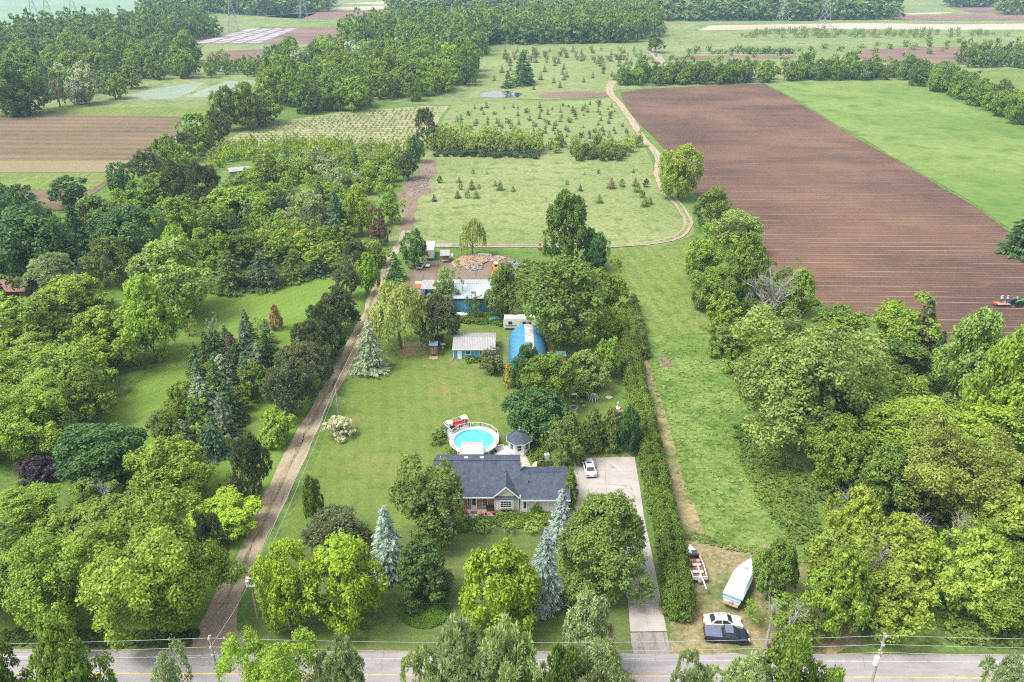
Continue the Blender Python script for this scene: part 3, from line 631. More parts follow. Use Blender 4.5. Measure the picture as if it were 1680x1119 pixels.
def mass(name, pix, n, seed, wr, hr, col, group_label, lod='f', kind='bush', z=0.0, world_pts=False):
    """many small plants that nobody could count, joined into one object of kind stuff"""
    rng = np.random.default_rng(seed); rnd = random.Random(seed)
    srcs = [lib((kind, lod, v)) for v in range(3)]; VS = []
    for me in srcs:
        a = np.empty(len(me.vertices) * 3, np.float32); me.vertices.foreach_get('co', a); VS.append(a.reshape(-1, 3))
    pts = points_in(pix, n, min(wr) * 0.45, seed, world_pts); out = []
    for (x, y) in pts:
        W = rnd.uniform(*wr); H = rnd.uniform(*hr); a = rnd.uniform(0, 6.28); v = VS[rnd.randrange(3)]; c, s = math.cos(a), math.sin(a)
        q = np.empty_like(v); q[:, 0] = (v[:, 0] * c - v[:, 1] * s) * W + x; q[:, 1] = (v[:, 0] * s + v[:, 1] * c) * W + y; q[:, 2] = v[:, 2] * H + z; out.append(q)
    if not out: return None
    o = link(name, crown_mesh(name, np.concatenate(out))); o.color = (*(LC[col] if isinstance(col, str) else col), 1)
    return tag(o, group_label, kind='stuff')
# ================================================================== TREES ONE BY ONE
# kind, colour, picture extent, label
TREES = [
# --- front lawn of the house
('maple','lime',420,888,512,1022,'rounded lime green maple on the front lawn, nearest the gravel lane'),
('maple','lime',500,882,622,1020,'wide lime green maple between the lane-side maple and the blue spruce'),
('spruce','blue',612,834,669,952,'silvery blue spruce on the lawn left of the rounded dark hemlock'),
('cone','hemlock',650,894,737,1006,'dense dark green cone of hemlock standing in a ring of tall grass'),
('egg','lime',757,890,880,1042,'lime green maple in the middle of the front lawn, right of the hemlock'),
('spruce','blue',862,874,921,1005,'narrow silver blue spruce against the left side of the big dark conical tree'),
('spruce','blue',898,806,943,902,'silver blue spruce near the garage front, behind the nearer blue spruce'),
('cone','olive',910,822,1067,1006,'huge dark olive linden with a broad conical crown beside the concrete driveway'),
('cedar','hedge',925,769,948,832,'narrow upright cedar at the right corner of the garage'),
('ash','olive',642,738,754,884,'spreading birch with bare white twigs at the left end of the house'),
('poplar','green',496,776,528,866,'slim columnar dark green tree behind the lane-side lime maples'),
('pine','greypine',500,828,596,908,'dark rounded pine behind the pair of lime maples'),
('spruce','hedge',752,826,766,848,'small pointed evergreen beside the front porch'),
('thin','paleash',779,853,810,875,'pale small tree in the front bed left of the young weeping tree'),
('thin','paleash',859,848,890,876,'spreading small tree in the front bed before the garage wall'),
('thin','paleash',824,854,846,876,'thin young weeping tree in the middle of the front bed'),
# --- trees around the back lawn
('bush','cream',534,681,581,719,'cream flowering round shrub at the lane edge of the back lawn'),
('fir','silver',584,530,635,613,'pale silvery fir beside the lane at the corner of the back lawn'),
('willow','willow',606,458,701,566,'big yellowish willow beside the lane behind the back lawn'),
('pine','greypine',683,486,750,562,'dark grey green pine left of the blue shed'),
('spruce','deep',635,415,665,464,'dark spruce on the bend of the lane near the yard'),
('maple','deep',659,378,698,434,'dark green tree left of the white box trailer'),
('willow','willow',753,358,797,416,'small weeping willow at the wood pile by the track'),
('poplar','green',896,311,963,432,'tall grey green poplar clump beyond the yard'),
('poplar','deep',956,376,999,440,'short dark poplar right of the tall poplar clump'),
('maple','green',864,424,988,560,'giant round maple behind the blue arched building'),
('ash','mid',968,425,1028,512,'green tree behind the giant round maple on its right'),
('maple','bright',970,500,1021,556,'light green tree at the top end of the cedar hedge'),
('ash','olive',798,430,862,518,'slender olive tree between the grey barn roof and the giant maple'),
('thin','olive',762,474,797,518,'small leafy tree before the blue barn wall'),
('thin','paleash',716,430,757,500,'thin yellow green tree at the left corner of the grey barn'),
('ash','olive',700,468,748,512,'low olive tree beside the blue tractor'),
('bush','greypine',789,569,828,613,'round dark shrubby pine in front of the blue shed'),
('cedar','gold',824,596,846,638,'golden orange tinged cedar beside the arched building'),
('cedar','dark',838,598,866,640,'dark small cedar right of the golden cedar'),
('maple','deep',842,562,884,634,'dark green tree at the front of the arched building'),
('maple','mid',855,576,941,668,'mid green spreading maple in front of the arched building'),
('dome','deep',827,632,932,712,'broad blue green maple above the gazebo'),
('ash','paleash',922,572,1004,640,'light green broad tree over the stone fire pit'),
('ash','bright',976,550,1024,614,'bright tree against the cedar hedge, behind the fire pit'),
('cone','cedar',902,677,958,770,'tall dull green cedar right of the gazebo'),
('cedar','cedar',952,672,992,746,'broad cedar at the head of the driveway, left one of the pair'),
('cedar','cedar',984,670,1022,744,'broad cedar at the head of the driveway, right one of the pair'),
('maple','deep',1014,667,1050,737,'small dark green tree between the driveway cedars and the hedge'),
('thin','olive',884,690,925,735,'thin yellowish shrub between the gazebo and the tall cedar'),
('bush','deep',715,700,736,718,'small dark round shrub left of the swimming pool'),
('bush','green',704,712,730,728,'low leafy shrub at the left foot of the pool'),
('bush','mid',728,732,752,747,'low shrub between the pool and the house roof'),
# --- left, along the gravel lane and in the west garden
('maple','bright',219,718,336,826,'rounded bright green maple at the end of the conifer belt'),
('maple','deep',102,686,228,792,'large dark green maple left of the bright rounded maple'),
('bush','purple',33,744,104,785,'dark purple leafed plum at the left edge'),
('bush','plum',140,756,202,797,'reddish brown leafed small tree with bare twigs'),
('spruce','blue',213,792,259,840,'pale blue spruce half hidden behind the big ash'),
('pine','pine',378,709,441,812,'tall dark pine between the conifer belt and the lane'),
('pine','greypine',360,782,402,822,'low grey pine beside the taller lane-side pine'),
('maple','lime',316,806,417,882,'low wide lime maple beside the lane'),
('pine','greypine',317,838,373,934,'grey green pine at the right edge of the big ash grove'),
('bush','bright',427,671,481,730,'bright green bushy small tree beside the lane'),
('ash','bright',132,820,345,1040,'largest bright green ash nearest the road in the left grove'),
('ash','bright',5,868,172,1034,'big ash left of the largest ash near the road'),
('ash','bright',-60,800,95,905,'spreading ash under the purple plum at the left edge'),
('ash','mid',84,792,205,872,'ash behind the largest ash, right of the purple plum'),
('ash','mid',150,800,260,900,'leafy tree between the blue spruce and the big ash'),
('ash','green',-80,860,60,1010,'shaded ash at the lower left edge'),
# --- the nearest row, south of the road
('ash','mid',46,1018,162,1200,'roadside tree at the bottom left, second from the left edge'),
('ash','mid',-70,1038,46,1200,'roadside tree cut by the bottom left corner'),
('thin','palepine',242,1066,312,1190,'thin sapling with sparse crown on the near road edge'),
('ash','bright',382,1032,528,1230,'leafy bright roadside tree in front of the gravel lane'),
('whitepine','palepine',520,1056,596,1210,'thin pale pine at the near roadside right of the leafy tree'),
('whitepine','palepine',688,1012,818,1240,'broad pale green pine, leftmost of the big roadside clump'),
('whitepine','palepine',785,1020,900,1240,'pale pine in the middle of the big roadside clump'),
('whitepine','palepine',660,1080,760,1260,'low pale pine at the left foot of the big roadside clump'),
('poplar','palepine',924,972,1002,1110,'tall tufted tree rising highest from the roadside clump'),
('whitepine','palepine',900,1040,1052,1260,'wide pale pine at the right of the big roadside clump'),
('whitepine','green',860,1080,960,1280,'darker pine at the foot of the roadside clump'),
('whitepine','palepine',1162,1062,1283,1230,'pale green pine in front of the parked pickup'),
('ash','mid',1234,1028,1342,1220,'leafy tree beside the pale pine, below the dead twigs'),
('whitepine','palepine',1103,1078,1172,1210,'low pale pine by the end of the driveway'),
('ash','mid',1308,1086,1394,1220,'low leafy tree on the near roadside, left of the transformer pole'),
('whitepine','palepine',1604,1082,1704,1220,'pale pine at the bottom right corner'),
# --- right side by the boats
('ash','yellow',1354,797,1450,925,'yellow green ash with dead twigs, highest top right of the covered boat'),
('ash','yellow',1324,862,1446,1000,'broad yellow green ash leaning towards the covered boat'),
('ash','yellow',1410,838,1546,975,'yellow green ash joined to the larger one on its right'),
('ash','bright',1326,900,1432,1042,'low yellow green tree at the lower left of the yellow green ashes'),
('ash','yellow',1400,920,1532,1040,'low yellow green tree in the lower right of the yellow green ashes'),
('poplar','green',1241,882,1309,984,'dark feathery round tree beside the covered boat'),
('thin','mid',1242,968,1352,1046,'half dead tree with bare grey branches near the road'),
('ash','yellow',1533,864,1662,1006,'golden green maple beside the leaning pole'),
('ash',(.31,.345,.07),1478,694,1640,864,'maple with golden yellow tinged crown at the right wood edge'),
('ash','yellow',1628,772,1760,934,'yellowish tree at the right edge above the leaning pole'),
('ash','mid',1580,860,1740,1010,'shaded green tree behind the golden maple'),
# --- the right wood
('ash','paleash',1214,507,1440,722,'huge pale green willow-like tree standing over the right meadow'),
('ash','bright',1424,650,1648,802,'wide bright tree in front of the golden tinged maple'),
('maple','mid',1324,680,1417,792,'round tree below the huge pale tree'),
('bush','bright',1236,682,1274,719,'bright bush at the foot of the huge pale tree'),
('bush','bright',1182,589,1209,612,'small bright bush beside the grey rubble on the meadow'),
('bush','mid',1160,530,1222,582,'bushy shrub at the meadow corner under the mown strip'),
('ash','bright',1440,480,1538,578,'yellow green tree behind the dark spruce by the tilled field'),
('spruce','pine',1474,494,1538,600,'brownish dark spruce standing before the tilled field'),
('spruce','dark',1512,544,1548,628,'thin dark spruce with sparse branches in the right wood'),
('ash','paleash',1548,507,1662,662,'tall light green tree near the tractor, left one of two'),
('ash','bright',1598,538,1728,744,'tall bright tree at the right edge below the tractor'),
('maple','green',1410,556,1524,640,'dark spreading tree between the huge pale tree and the spruce'),
('ash','mid',1436,606,1540,700,'leafy tree under the thin dark spruce'),
('ash','green',1500,640,1620,730,'shaded tree in the middle of the right wood'),
('ash','mid',1352,600,1462,720,'leafy tree hugging the right side of the huge pale tree'),
('ash','green',1640,660,1760,790,'shaded tree at the right edge of the wood'),
('ash','green',1400,720,1500,830,'shaded tree left of the golden tinged maple'),
('bush','mid',1340,500,1420,560,'bright shrubby tree at the end of the tilled field'),
('bush','mid',1270,520,1330,560,'shrub behind the huge pale tree'),
('spruce','deep',1648,328,1712,424,'dark conifer at the right edge between the two fields'),
# --- clump along the mown strip
('maple','yellow',1084,237,1150,318,'round bright tree beside the bend of the farm track'),
('maple','mid',1140,307,1197,372,'topmost tree of the clump beside the tilled field'),
('ash','paleash',1162,340,1250,415,'pale crown in the upper part of the clump beside the tilled field'),
('ash','bright',1126,372,1190,452,'yellow green tree on the left side of the clump'),
('ash','mid',1188,382,1262,484,'grey green tree with pale bare limbs in the clump'),
('maple','mid',1132,436,1202,502,'round leafy tree low on the left side of the clump'),
('maple','bright',1164,478,1212,536,'lowest bright tree at the foot of the clump'),
('ash','green',1203,486,1240,532,'small shaded tree at the foot of the clump'),
('ash','bright',1282,440,1342,514,'bright upright tree between the dead tree and the tilled field'),
('thin','olive',1262,422,1308,470,'half leafy crown behind the bare dead tree'),
# --- left wood by the west lawn
('dome','deep',-20,336,110,456,'large dark green tree at the left edge under the tilled field'),
('maple','deep',155,334,260,432,'dark green maple behind the pale birch'),
('spruce','deep',104,338,156,418,'dark spruce between the two dark green trees'),
('birch','olive',134,386,212,458,'sparse birch with white trunk and bare limbs'),
('whitepine','palepine',36,416,115,484,'pale feathery tree beside the brown roofed house'),
('spruce','dark',-20,440,12,505,'dark conifer left of the brown roof'),
('maple','paleash',218,395,340,514,'light green rounded tree at the top of the west lawn'),
('ash','bright',188,452,295,584,'leafy tree overhanging the west lawn'),
('ash','bright',64,444,172,522,'light green tree below the brown roofed house'),
('ash','mid',-10,474,118,574,'spreading tree at the left edge below the brown roof'),
('ash','bright',108,500,232,604,'wide leafy tree in the middle of the west grove'),
('ash','mid',52,556,180,670,'mid green tree leaning over the west lawn'),
('ash','bright',-40,560,104,660,'leafy tree at the left edge of the west grove'),
('ash','bright',-40,625,106,752,'yellow green tree at the left edge near the dark maple'),
('ash','mid',90,600,178,692,'shaded tree at the lower end of the west grove'),
('ash','yellow',40,690,104,745,'small yellow green tree beside the large dark maple'),
('thin','paleash',291,509,322,547,'small pale tree on the edge of the west lawn'),
('thin','silver',338,515,356,545,'tiny bare twiggy tree on the west lawn'),
('thin','bright',418,516,441,553,'small round pale tree on the west lawn'),
('cedar','rust',443,500,466,544,'rust brown cone shaped cedar on the west lawn'),
# --- conifer belt
('spruce','hemlock',310,563,342,618,'young spruce standing alone left of the conifer belt'),
('spruce','bluegreen',342,540,372,602,'narrow spruce at the top left of the conifer belt'),
('spruce','plum',366,546,404,608,'reddish grey conifer at the top of the belt'),
('spruce','bluegreen',398,566,434,622,'bluish spruce in the upper part of the belt'),
('spruce','deep',428,543,459,618,'dark spruce at the upper right of the belt'),
('spruce','silver',348,582,394,650,'grey green spruce in the middle of the belt'),
('maple','mid',394,594,438,652,'leafy small tree on the right side of the belt'),
('spruce','greyblue',308,620,374,706,'largest grey spruce of the belt with drooping limbs'),
('spruce','deep',358,626,400,702,'dark spruce right of the largest grey spruce'),
('ash','mid',270,630,316,700,'leafy tree on the left side of the belt'),
('bush','yellow',312,686,368,734,'yellowish bushy tree between the belt spruces'),
('ash','olive',244,662,302,728,'olive tree low on the left side of the belt'),
('spruce','greyblue',292,690,328,752,'grey blue spruce in the lower part of the belt'),
('spruce','bluegreen',322,698,368,756,'lowest spruce of the belt'),
('bush','olive',262,700,300,736,'bushy shrub at the lower left of the belt'),
('spruce','deep',396,548,426,590,'small dark spruce behind the bluish one'),
# --- pines along the lane
('pine','greypine',432,584,510,678,'grey green pine nearest the camera in the lane-side pine row'),
('pine','greypine',455,556,542,638,'second pine of the lane-side row'),
('pine','pine',480,520,552,598,'third pine of the lane-side row'),
('pine','pine',506,496,562,577,'fourth pine in the lane-side row'),
('pine','pine',520,468,582,542,'pine of the lane-side row, just above the fourth one'),
('pine','greypine',545,430,590,486,'grey pine beside the upper lane'),
('ash','bright',583,415,622,478,'light green tree beside the upper lane bend'),
('ash','bright',590,390,640,432,'light green tree above the lane bend'),
('pine','pine',558,392,604,448,'dark pine above the grey lane pine'),
('maple','yellow',566,304,614,378,'bright yellow green rounded tree at the edge of the plantation'),
('ash','plum',606,336,640,396,'brownish grey bare tinged tree by the muddy track'),
('ash','bright',620,300,662,360,'bright tree beside the muddy track'),
('pine','pine',650,248,688,290,'dark pine at the top of the muddy track'),
('maple','deep',668,222,698,262,'round dark green tree where the muddy track ends'),
('pine','greypine',681,178,718,236,'grey dark pine pair between the nursery and the meadow'),
# --- spruces along the top of the west lawn
('fir','olive',352,412,407,480,'broad dark fir at the edge of the west lawn, left one of the row'),
('fir','spruce',408,414,460,476,'broad fir second in the row above the west lawn'),
('fir','olive',462,410,504,464,'fir third in the row above the west lawn'),
('fir','spruce',500,424,540,456,'low fir at the right end of the row above the west lawn'),
('ash','bright',256,370,318,446,'light tree above the rounded tree of the west lawn'),
('ash','bright',312,372,374,440,'light tree left of the firs above the west lawn'),
('ash','green',370,370,420,430,'dark leafy tree behind the firs'),
('ash','bright',420,378,480,430,'light leafy tree behind the second fir'),
('ash','yellow',470,380,520,425,'yellowish leafy tree behind the third fir'),
('ash','bright',500,395,555,440,'light leafy tree at the end of the fir row'),
# --- hedgerow up to the left field
('maple','deep',80,289,142,337,'dark round tree at the lower end of the field hedgerow'),
('maple','deep',178,267,219,322,'dark green upright tree in the field hedgerow'),
('pine','greypine',214,244,262,298,'grey pine in the field hedgerow'),
('maple','mid',246,222,294,278,'mid green tree in the field hedgerow'),
('pine','greypine',282,217,320,260,'small grey pine in the field hedgerow'),
('maple','mid',292,185,347,242,'round bright topped tree at the corner of the tilled field'),
('pine','pine',334,180,378,230,'dark pine right of the round tree at the field corner'),
('maple','green',346,142,392,206,'left one of three large dark trees above the nursery rows'),
('maple','mid',378,136,424,205,'middle one of three large dark trees above the nursery rows'),
('ash','green',408,142,456,196,'right one of three large dark trees above the nursery rows'),
('ash','olive',390,150,452,200,'greyish leafy tree beside the nursery rows'),
('ash','olive',120,318,192,375,'olive leafy tree below the field hedgerow'),
('ash','mid',224,288,272,342,'leafy tree below the grey hedgerow pine'),
('pine','pine',268,262,318,332,'dark pine of the pair above the bright plantation trees, left one'),
('pine','pine',310,265,362,340,'dark pine of the pair above the bright plantation trees, right one'),
('ash','bright',348,288,458,348,'wide bright crown in front of the plantation clearing'),
('ash','bright',410,240,470,300,'bright rounded tree right of the small pale roof'),
('ash','green',60,350,110,400,'small dark tree among the dark maples'),
('ash','mid',190,300,230,345,'small leafy tree under the hedgerow'),
('ash','bright',250,325,322,388,'bright leafy tree below the dark pine pair'),
('ash','mid',318,335,376,385,'leafy tree below the wide bright crown'),
('spruce','spruce',510,300,545,360,'tall spruce inside the plantation'),
('spruce','bluegreen',540,315,575,395,'blue green spruce beside the yellow green rounded tree'),
('whitepine','palepine',490,310,540,370,'pale pine in the plantation right part'),
# --- far single trees
('spruce','deep',840,88,874,140,'tallest dark conifer at the far pond'),
('spruce','deep',823,118,842,145,'small dark conifer left of the tallest far conifer'),
('spruce','deep',860,108,876,135,'dark conifer right behind the tallest far conifer'),
('ash','green',1060,52,1092,82,'lone round tree at the far end of the woods beside the track'),
('bush','silver',108,104,160,168,'grey willow crown at the edge of the left far wood, larger one'),
('bush','silver',78,106,112,150,'pale grey willow crown left of the larger one'),
('thin','plum',70,118,112,168,'leafless greyish tree in front of the grey willows'),
('maple','green',-20,100,68,178,'big dark tree at the left edge above the tilled field'),
('maple','mid',165,122,205,158,'round tree at the edge of the left far wood'),
('bush','mid',2,160,60,184,'dark thicket along the upper edge of the left field'),
('maple','green',166,14,180,32,'lone far tree in the pale blue field'),
]
for i, t in enumerate(TREES):
    nm = None
    if 'flowering' in t[6]: nm = 'flowering_shrub'
    if 'birch' in t[6]: nm = 'birch_tree'
    bark = (0.55, 0.53, 0.5) if t[0] == 'birch' else None
    tree(*t[:6], t[6], name=nm, bark=bark)

# bare dead limbs: dead tree and dead tops in living trees
M_deadwood = paint('dead_wood', (0.36, 0.33, 0.31), 0.9, wear=0.2)
def limbs(name, seed, depth=4, spread=0.55, n=2, L=0.4, r=0.035):
    rnd = random.Random(seed); out = []
    for k in range(n):
        grow(rnd, Vector((rnd.gauss(0, .02), rnd.gauss(0, .02), -0.01)), Vector((rnd.gauss(0, .28), rnd.gauss(0, .2), 1)).normalized(), L, r, depth, out, spread, 0.35, 3)
    return tubes_mesh(name, out, None)
dt = link('dead_tree', limbs('dead_tree', 5, 5, 0.5, 3, 0.38, 0.03), None, M_deadwood)
q = at(1258, 520); dt.location = q; dt.scale = (17, 17, 17); tag(dt, 'bare grey dead tree with forked trunk in front of the tilled field', 'tree')
def deadtop(px, py, z, sc, seed, parent_label, root=None):
    pass
DM = [limbs('bare_branch', 30 + k, 4, 0.6, 3, 0.36, 0.014) for k in range(4)]
def bare(px, py, topz, size, label, k, col=None):
    """a bare trunk with twigs, standing on the ground, whose twigs come through the crowns at topz"""
    topz += 3.5; size *= 1.2; b = at(px, py, topz - size * 0.5); root = empty('dead_snag', (b.x, b.y, 0), 0, label, 'tree')
    rnd = random.Random(k); m = link('trunk', tubes_mesh('snag_trunk', [([Vector((0, 0, -.2)), Vector((.1, 0, topz * .5)), Vector((0, 0, topz - size * .95))], [0.22, 0.16, 0.11], 7)], None), root, M_deadwood)
    br = link('branch', DM[k % 4], root, M_deadwood); br.location = (0, 0, topz - size); br.scale = (size * .9, size * .9, size); br.rotation_euler.z = k
bare(1404, 808, 12, 5, 'bare grey twigs poking from the top of the yellow green ash', 0)
bare(1447, 900, 11, 8, 'grey dead branches in the gap between the two yellow green ashes', 1)
bare(1510, 840, 12, 6, 'dead grey twigs behind the right yellow green ash', 2)
bare(1590, 860, 11, 6, 'dead grey twigs above the golden green maple', 3)
bare(1300, 995, 7, 6, 'bare grey spreading branches of the half dead tree near the road', 4)
bare(1270, 990, 6, 4, 'smaller bare grey branches left of the half dead tree', 5)
bare(1003, 1032, 9, 6, 'bundle of bare pale twigs in the big roadside clump', 6)
bare(1203, 425, 11, 8, 'pale bare limbs inside the clump beside the tilled field', 7)
bare(180, 420, 9, 8, 'white bare birch limbs above the brown roofed house', 8)
bare(165, 790, 7, 5, 'bare twigs in front of the reddish brown small tree', 9)
bare(690, 800, 9, 7, 'white bare birch limbs at the left end of the house', 10)
bare(735, 832, 7, 6, 'long bare white branch reaching over the front bed', 11)

# ================================================================== CEDAR HEDGE beside the driveway (each tree of its own)
path = [(1024, 520), (1030, 560), (1036, 610), (1046, 660), (1058, 710), (1068, 760), (1078, 810), (1090, 860), (1102, 910), (1108, 960), (1112, 1012)]
GP = [at(*p) for p in path]; rndh = random.Random(4)
def walk(P, step):
    out = [P[0]]; acc = 0
    for a, b in zip(P, P[1:]):
        L = (b - a).length; t = step - acc
        while t < L: out.append(a.lerp(b, t / L)); t += step
        acc = (acc + L) % step if step else 0
    return out
SEC = ['by the driveway apron', 'beside the open boat', 'right of the big linden', 'right of the garage', 'level with the sedan', 'beside the driveway head', 'behind the small red roofed hut', 'beside the fire pit lawn', 'below its far end', 'at its far end']
for p in walk(GP, 1.25):
    for side in (-0.75, 0.75):
        W = rndh.uniform(2.3, 2.9)
        if p.y > 140: W *= 1.15
        put_tree('cedar', 'hedge', (p.x + side + rndh.gauss(0, .15), p.y + rndh.gauss(0, .25)), W, rndh.uniform(3.6, 4.5), 0.01, 'n', 'clipped cedar in the long hedge, %s row, %s' % ('driveway side' if side < 0 else 'meadow side', SEC[min(9, int((p.y - GP[-1].y) / (GP[0].y - GP[-1].y) * 10))]), 'hedge_cedar', 'cedars of the hedge beside the driveway', 'tree', rnd=rndh)
for p in walk([at(1038, 505), at(1046, 545), at(1056, 590)], 2.0):
    put_tree('cedar', 'cedar', (p.x, p.y), rndh.uniform(2.6, 3.2), rndh.uniform(3.6, 4.4), 0.01, 'm', 'dull green cedar in the short second row behind the top of the hedge', 'hedge_cedar', 'second cedar row at the top of the hedge', 'tree', rnd=rndh)

# ================================================================== WOODS
B3 = 'woodland_tree'
def wood_kinds(where, w0=8, w1=14, cols=('green', 'haze', 'mid', 'olive'), name='hedgerow_tree'):
    return [(k, c, w0, w1, hr, 0.1, name, {'green': 'dark green', 'haze': 'dull green', 'mid': 'mid green', 'olive': 'olive green', 'bright': 'light green', 'deep': 'deep green', 'silver': 'pale grey', 'ash': 'yellow green', 'pine': 'blackish green', 'greypine': 'grey green'}[c] + ' crown in ' + where, wt)
            for k, c, hr, wt in (('maple', cols[0], 1.25, 4), ('ash', cols[1], 1.3, 3), ('dome', cols[2], 1.15, 4), ('ash', cols[3], 1.3, 2), ('bush', 'silver', 1.2, 0.25))]
scatter([(432, 190), (470, 187), (560, 185), (640, 172), (690, 165), (735, 158), (770, 150), (782, 115), (700, 98), (620, 92), (520, 98), (440, 110)], 125, 9.0, 11, wood_kinds('the central wood behind the nursery', 11, 17, ('mid', 'bright', 'mid', 'green'), B3), 'trees of the central wood', parts=False, lod='m')
mass('far_woodland', [(560, 92), (640, 84), (780, 100), (800, 74), (900, 72), (1050, 70), (1082, 58), (1060, 34), (900, 40), (700, 48), (590, 66)], 320, 12, (11, 27), (15, 29), 'green', 'dense dark green wood stretching away behind the central trees', kind='ash')
mass('far_woodland', [(560, 92), (640, 84), (780, 100), (800, 74), (900, 72), (1050, 70), (1082, 58), (1060, 34), (900, 40), (700, 48), (590, 66)], 130, 62, (15, 23), (20, 28), 'mid', 'lighter crowns in the dense wood behind the central trees', kind='maple')
scatter([(-60, 176), (60, 176), (130, 170), (155, 152), (210, 148), (300, 132), (345, 128), (325, 96), (240, 88), (100, 92), (-60, 100)], 80, 11.0, 13, wood_kinds('the left wood above the tilled field', 12, 19, ('green', 'haze', 'mid', 'olive'), B3), 'trees of the left wood', parts=False, lod='m')
mass('far_woodland', [(-80, 100), (100, 88), (240, 84), (345, 62), (352, 50), (330, 36), (240, 44), (100, 62), (-80, 78)], 170, 14, (11, 27), (15, 29), 'green', 'bluish dark wood at the back of the left woods', kind='ash')
scatter([(345, 128), (400, 122), (432, 130), (430, 112), (350, 112)], 14, 9.0, 15, wood_kinds('the scrub between the two woods', 7, 11, ('mid', 'haze', 'mid', 'olive')), 'trees between the two woods', parts=False, lod='f')
# right hedgerow
scatter([(1018, 142), (1100, 140), (1262, 136), (1262, 128), (1100, 130), (1024, 131)], 34, 7.5, 16, wood_kinds('the hedgerow at the top of the tilled field', 8, 12, ('green', 'haze', 'mid', 'olive')), 'trees at the top of the tilled field', parts=False, lod='m')
scatter([(1290, 134), (1480, 131), (1480, 122), (1290, 127)], 26, 6.5, 17, wood_kinds('the thin tree line above the green crop', 7, 12, ('green', 'haze', 'mid', 'green')), 'trees above the green crop', parts=False, lod='m')
scatter([(1470, 132), (1540, 152), (1600, 178), (1690, 214), (1790, 250), (1790, 226), (1700, 190), (1610, 160), (1560, 136), (1480, 120)], 50, 6.5, 18, wood_kinds('the hedge right of the green crop', 8, 12, ('green', 'mid', 'mid', 'olive')), 'trees right of the green crop', parts=False, lod='m')
scatter([(1576, 112), (1700, 112), (1720, 94), (1576, 100)], 26, 9.0, 19, wood_kinds('the far dark hedge at the right edge', 10, 14, ('green', 'haze', 'green', 'haze')), 'trees of the far right hedge', parts=False, lod='f')
# far woods at the top: hundreds of crowns that read as one mass
Pfar = lambda pts: [(at(*p).x, at(*p).y) for p in pts]
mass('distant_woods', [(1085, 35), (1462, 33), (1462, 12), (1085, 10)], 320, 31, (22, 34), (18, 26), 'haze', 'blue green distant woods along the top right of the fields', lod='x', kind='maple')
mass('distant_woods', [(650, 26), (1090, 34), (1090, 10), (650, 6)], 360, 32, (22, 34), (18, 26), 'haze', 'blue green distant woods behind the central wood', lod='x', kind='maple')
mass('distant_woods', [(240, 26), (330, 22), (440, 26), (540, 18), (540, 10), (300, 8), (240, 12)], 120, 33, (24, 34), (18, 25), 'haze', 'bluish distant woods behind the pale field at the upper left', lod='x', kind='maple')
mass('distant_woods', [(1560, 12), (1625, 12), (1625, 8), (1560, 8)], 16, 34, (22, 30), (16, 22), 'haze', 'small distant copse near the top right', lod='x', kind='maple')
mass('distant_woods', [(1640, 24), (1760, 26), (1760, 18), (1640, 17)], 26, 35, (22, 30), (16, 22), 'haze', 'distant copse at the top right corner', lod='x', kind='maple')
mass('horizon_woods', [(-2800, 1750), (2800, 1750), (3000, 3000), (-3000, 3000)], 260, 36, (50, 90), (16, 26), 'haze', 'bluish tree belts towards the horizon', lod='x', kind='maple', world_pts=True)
# young trees in the plantation between the west lawn and the nursery
lab = 'in the plantation by the muddy track'
scatter([(352, 345), (420, 300), (470, 275), (520, 262), (650, 262), (648, 300), (600, 330), (560, 385), (520, 395), (430, 385), (350, 385)], 170, 3.4, 21, [
    ('ash', 'bright', 4, 6.5, 1.3, .1, 'plantation_tree', 'light green young tree ' + lab, 7), ('ash', 'palepine', 4, 6, 1.4, .1, 'plantation_tree', 'pale grey green tree ' + lab, 3),
    ('thin', 'paleash', 3, 5, 1.8, .1, 'plantation_tree', 'slender yellowish tree ' + lab, 3), ('pine', 'pine', 3.5, 5.5, 1.5, .08, 'pine_tree', 'dark young pine ' + lab, 1.6), ('spruce', 'bluegreen', 3, 4.5, 2.1, .03, 'spruce_tree', 'blue green young spruce ' + lab, 1.2)], 'young trees of the plantation', lod='m')
scatter([(340, 262), (400, 240), (520, 240), (672, 245), (668, 256), (520, 256), (380, 266), (345, 285)], 105, 2.6, 22, [
    ('ash', 'yellow', 2.4, 3.6, 1.9, .05, 'sapling', 'slim light green sapling below the nursery rows', 5), ('ash', 'lime', 2.4, 3.4, 1.7, .05, 'sapling', 'yellowish sapling below the nursery rows', 2)], 'saplings below the nursery rows', parts=False, lod='f')
scatter([(120, 380), (190, 352), (260, 322), (350, 345), (350, 380), (270, 380), (230, 400)], 22, 5.5, 23, [
    ('ash', 'mid', 6, 8.5, 1.1, .1, B3, 'mid green crown in the thicket below the field hedgerow', 3), ('ash', 'bright', 6, 8.5, 1.1, .1, B3, 'light green crown in the thicket below the field hedgerow', 2)], 'thicket below the field hedgerow', parts=False, lod='m')
scatter([(200, 330), (270, 280), (330, 250), (350, 235), (330, 262), (270, 310), (215, 345)], 18, 4, 24, [
    ('bush', 'bright', 5, 7, 1.0, .05, 'shrub', 'light green bush on the bank right of the field hedgerow', 3)], 'bushes right of the field hedgerow', parts=False, lod='f')
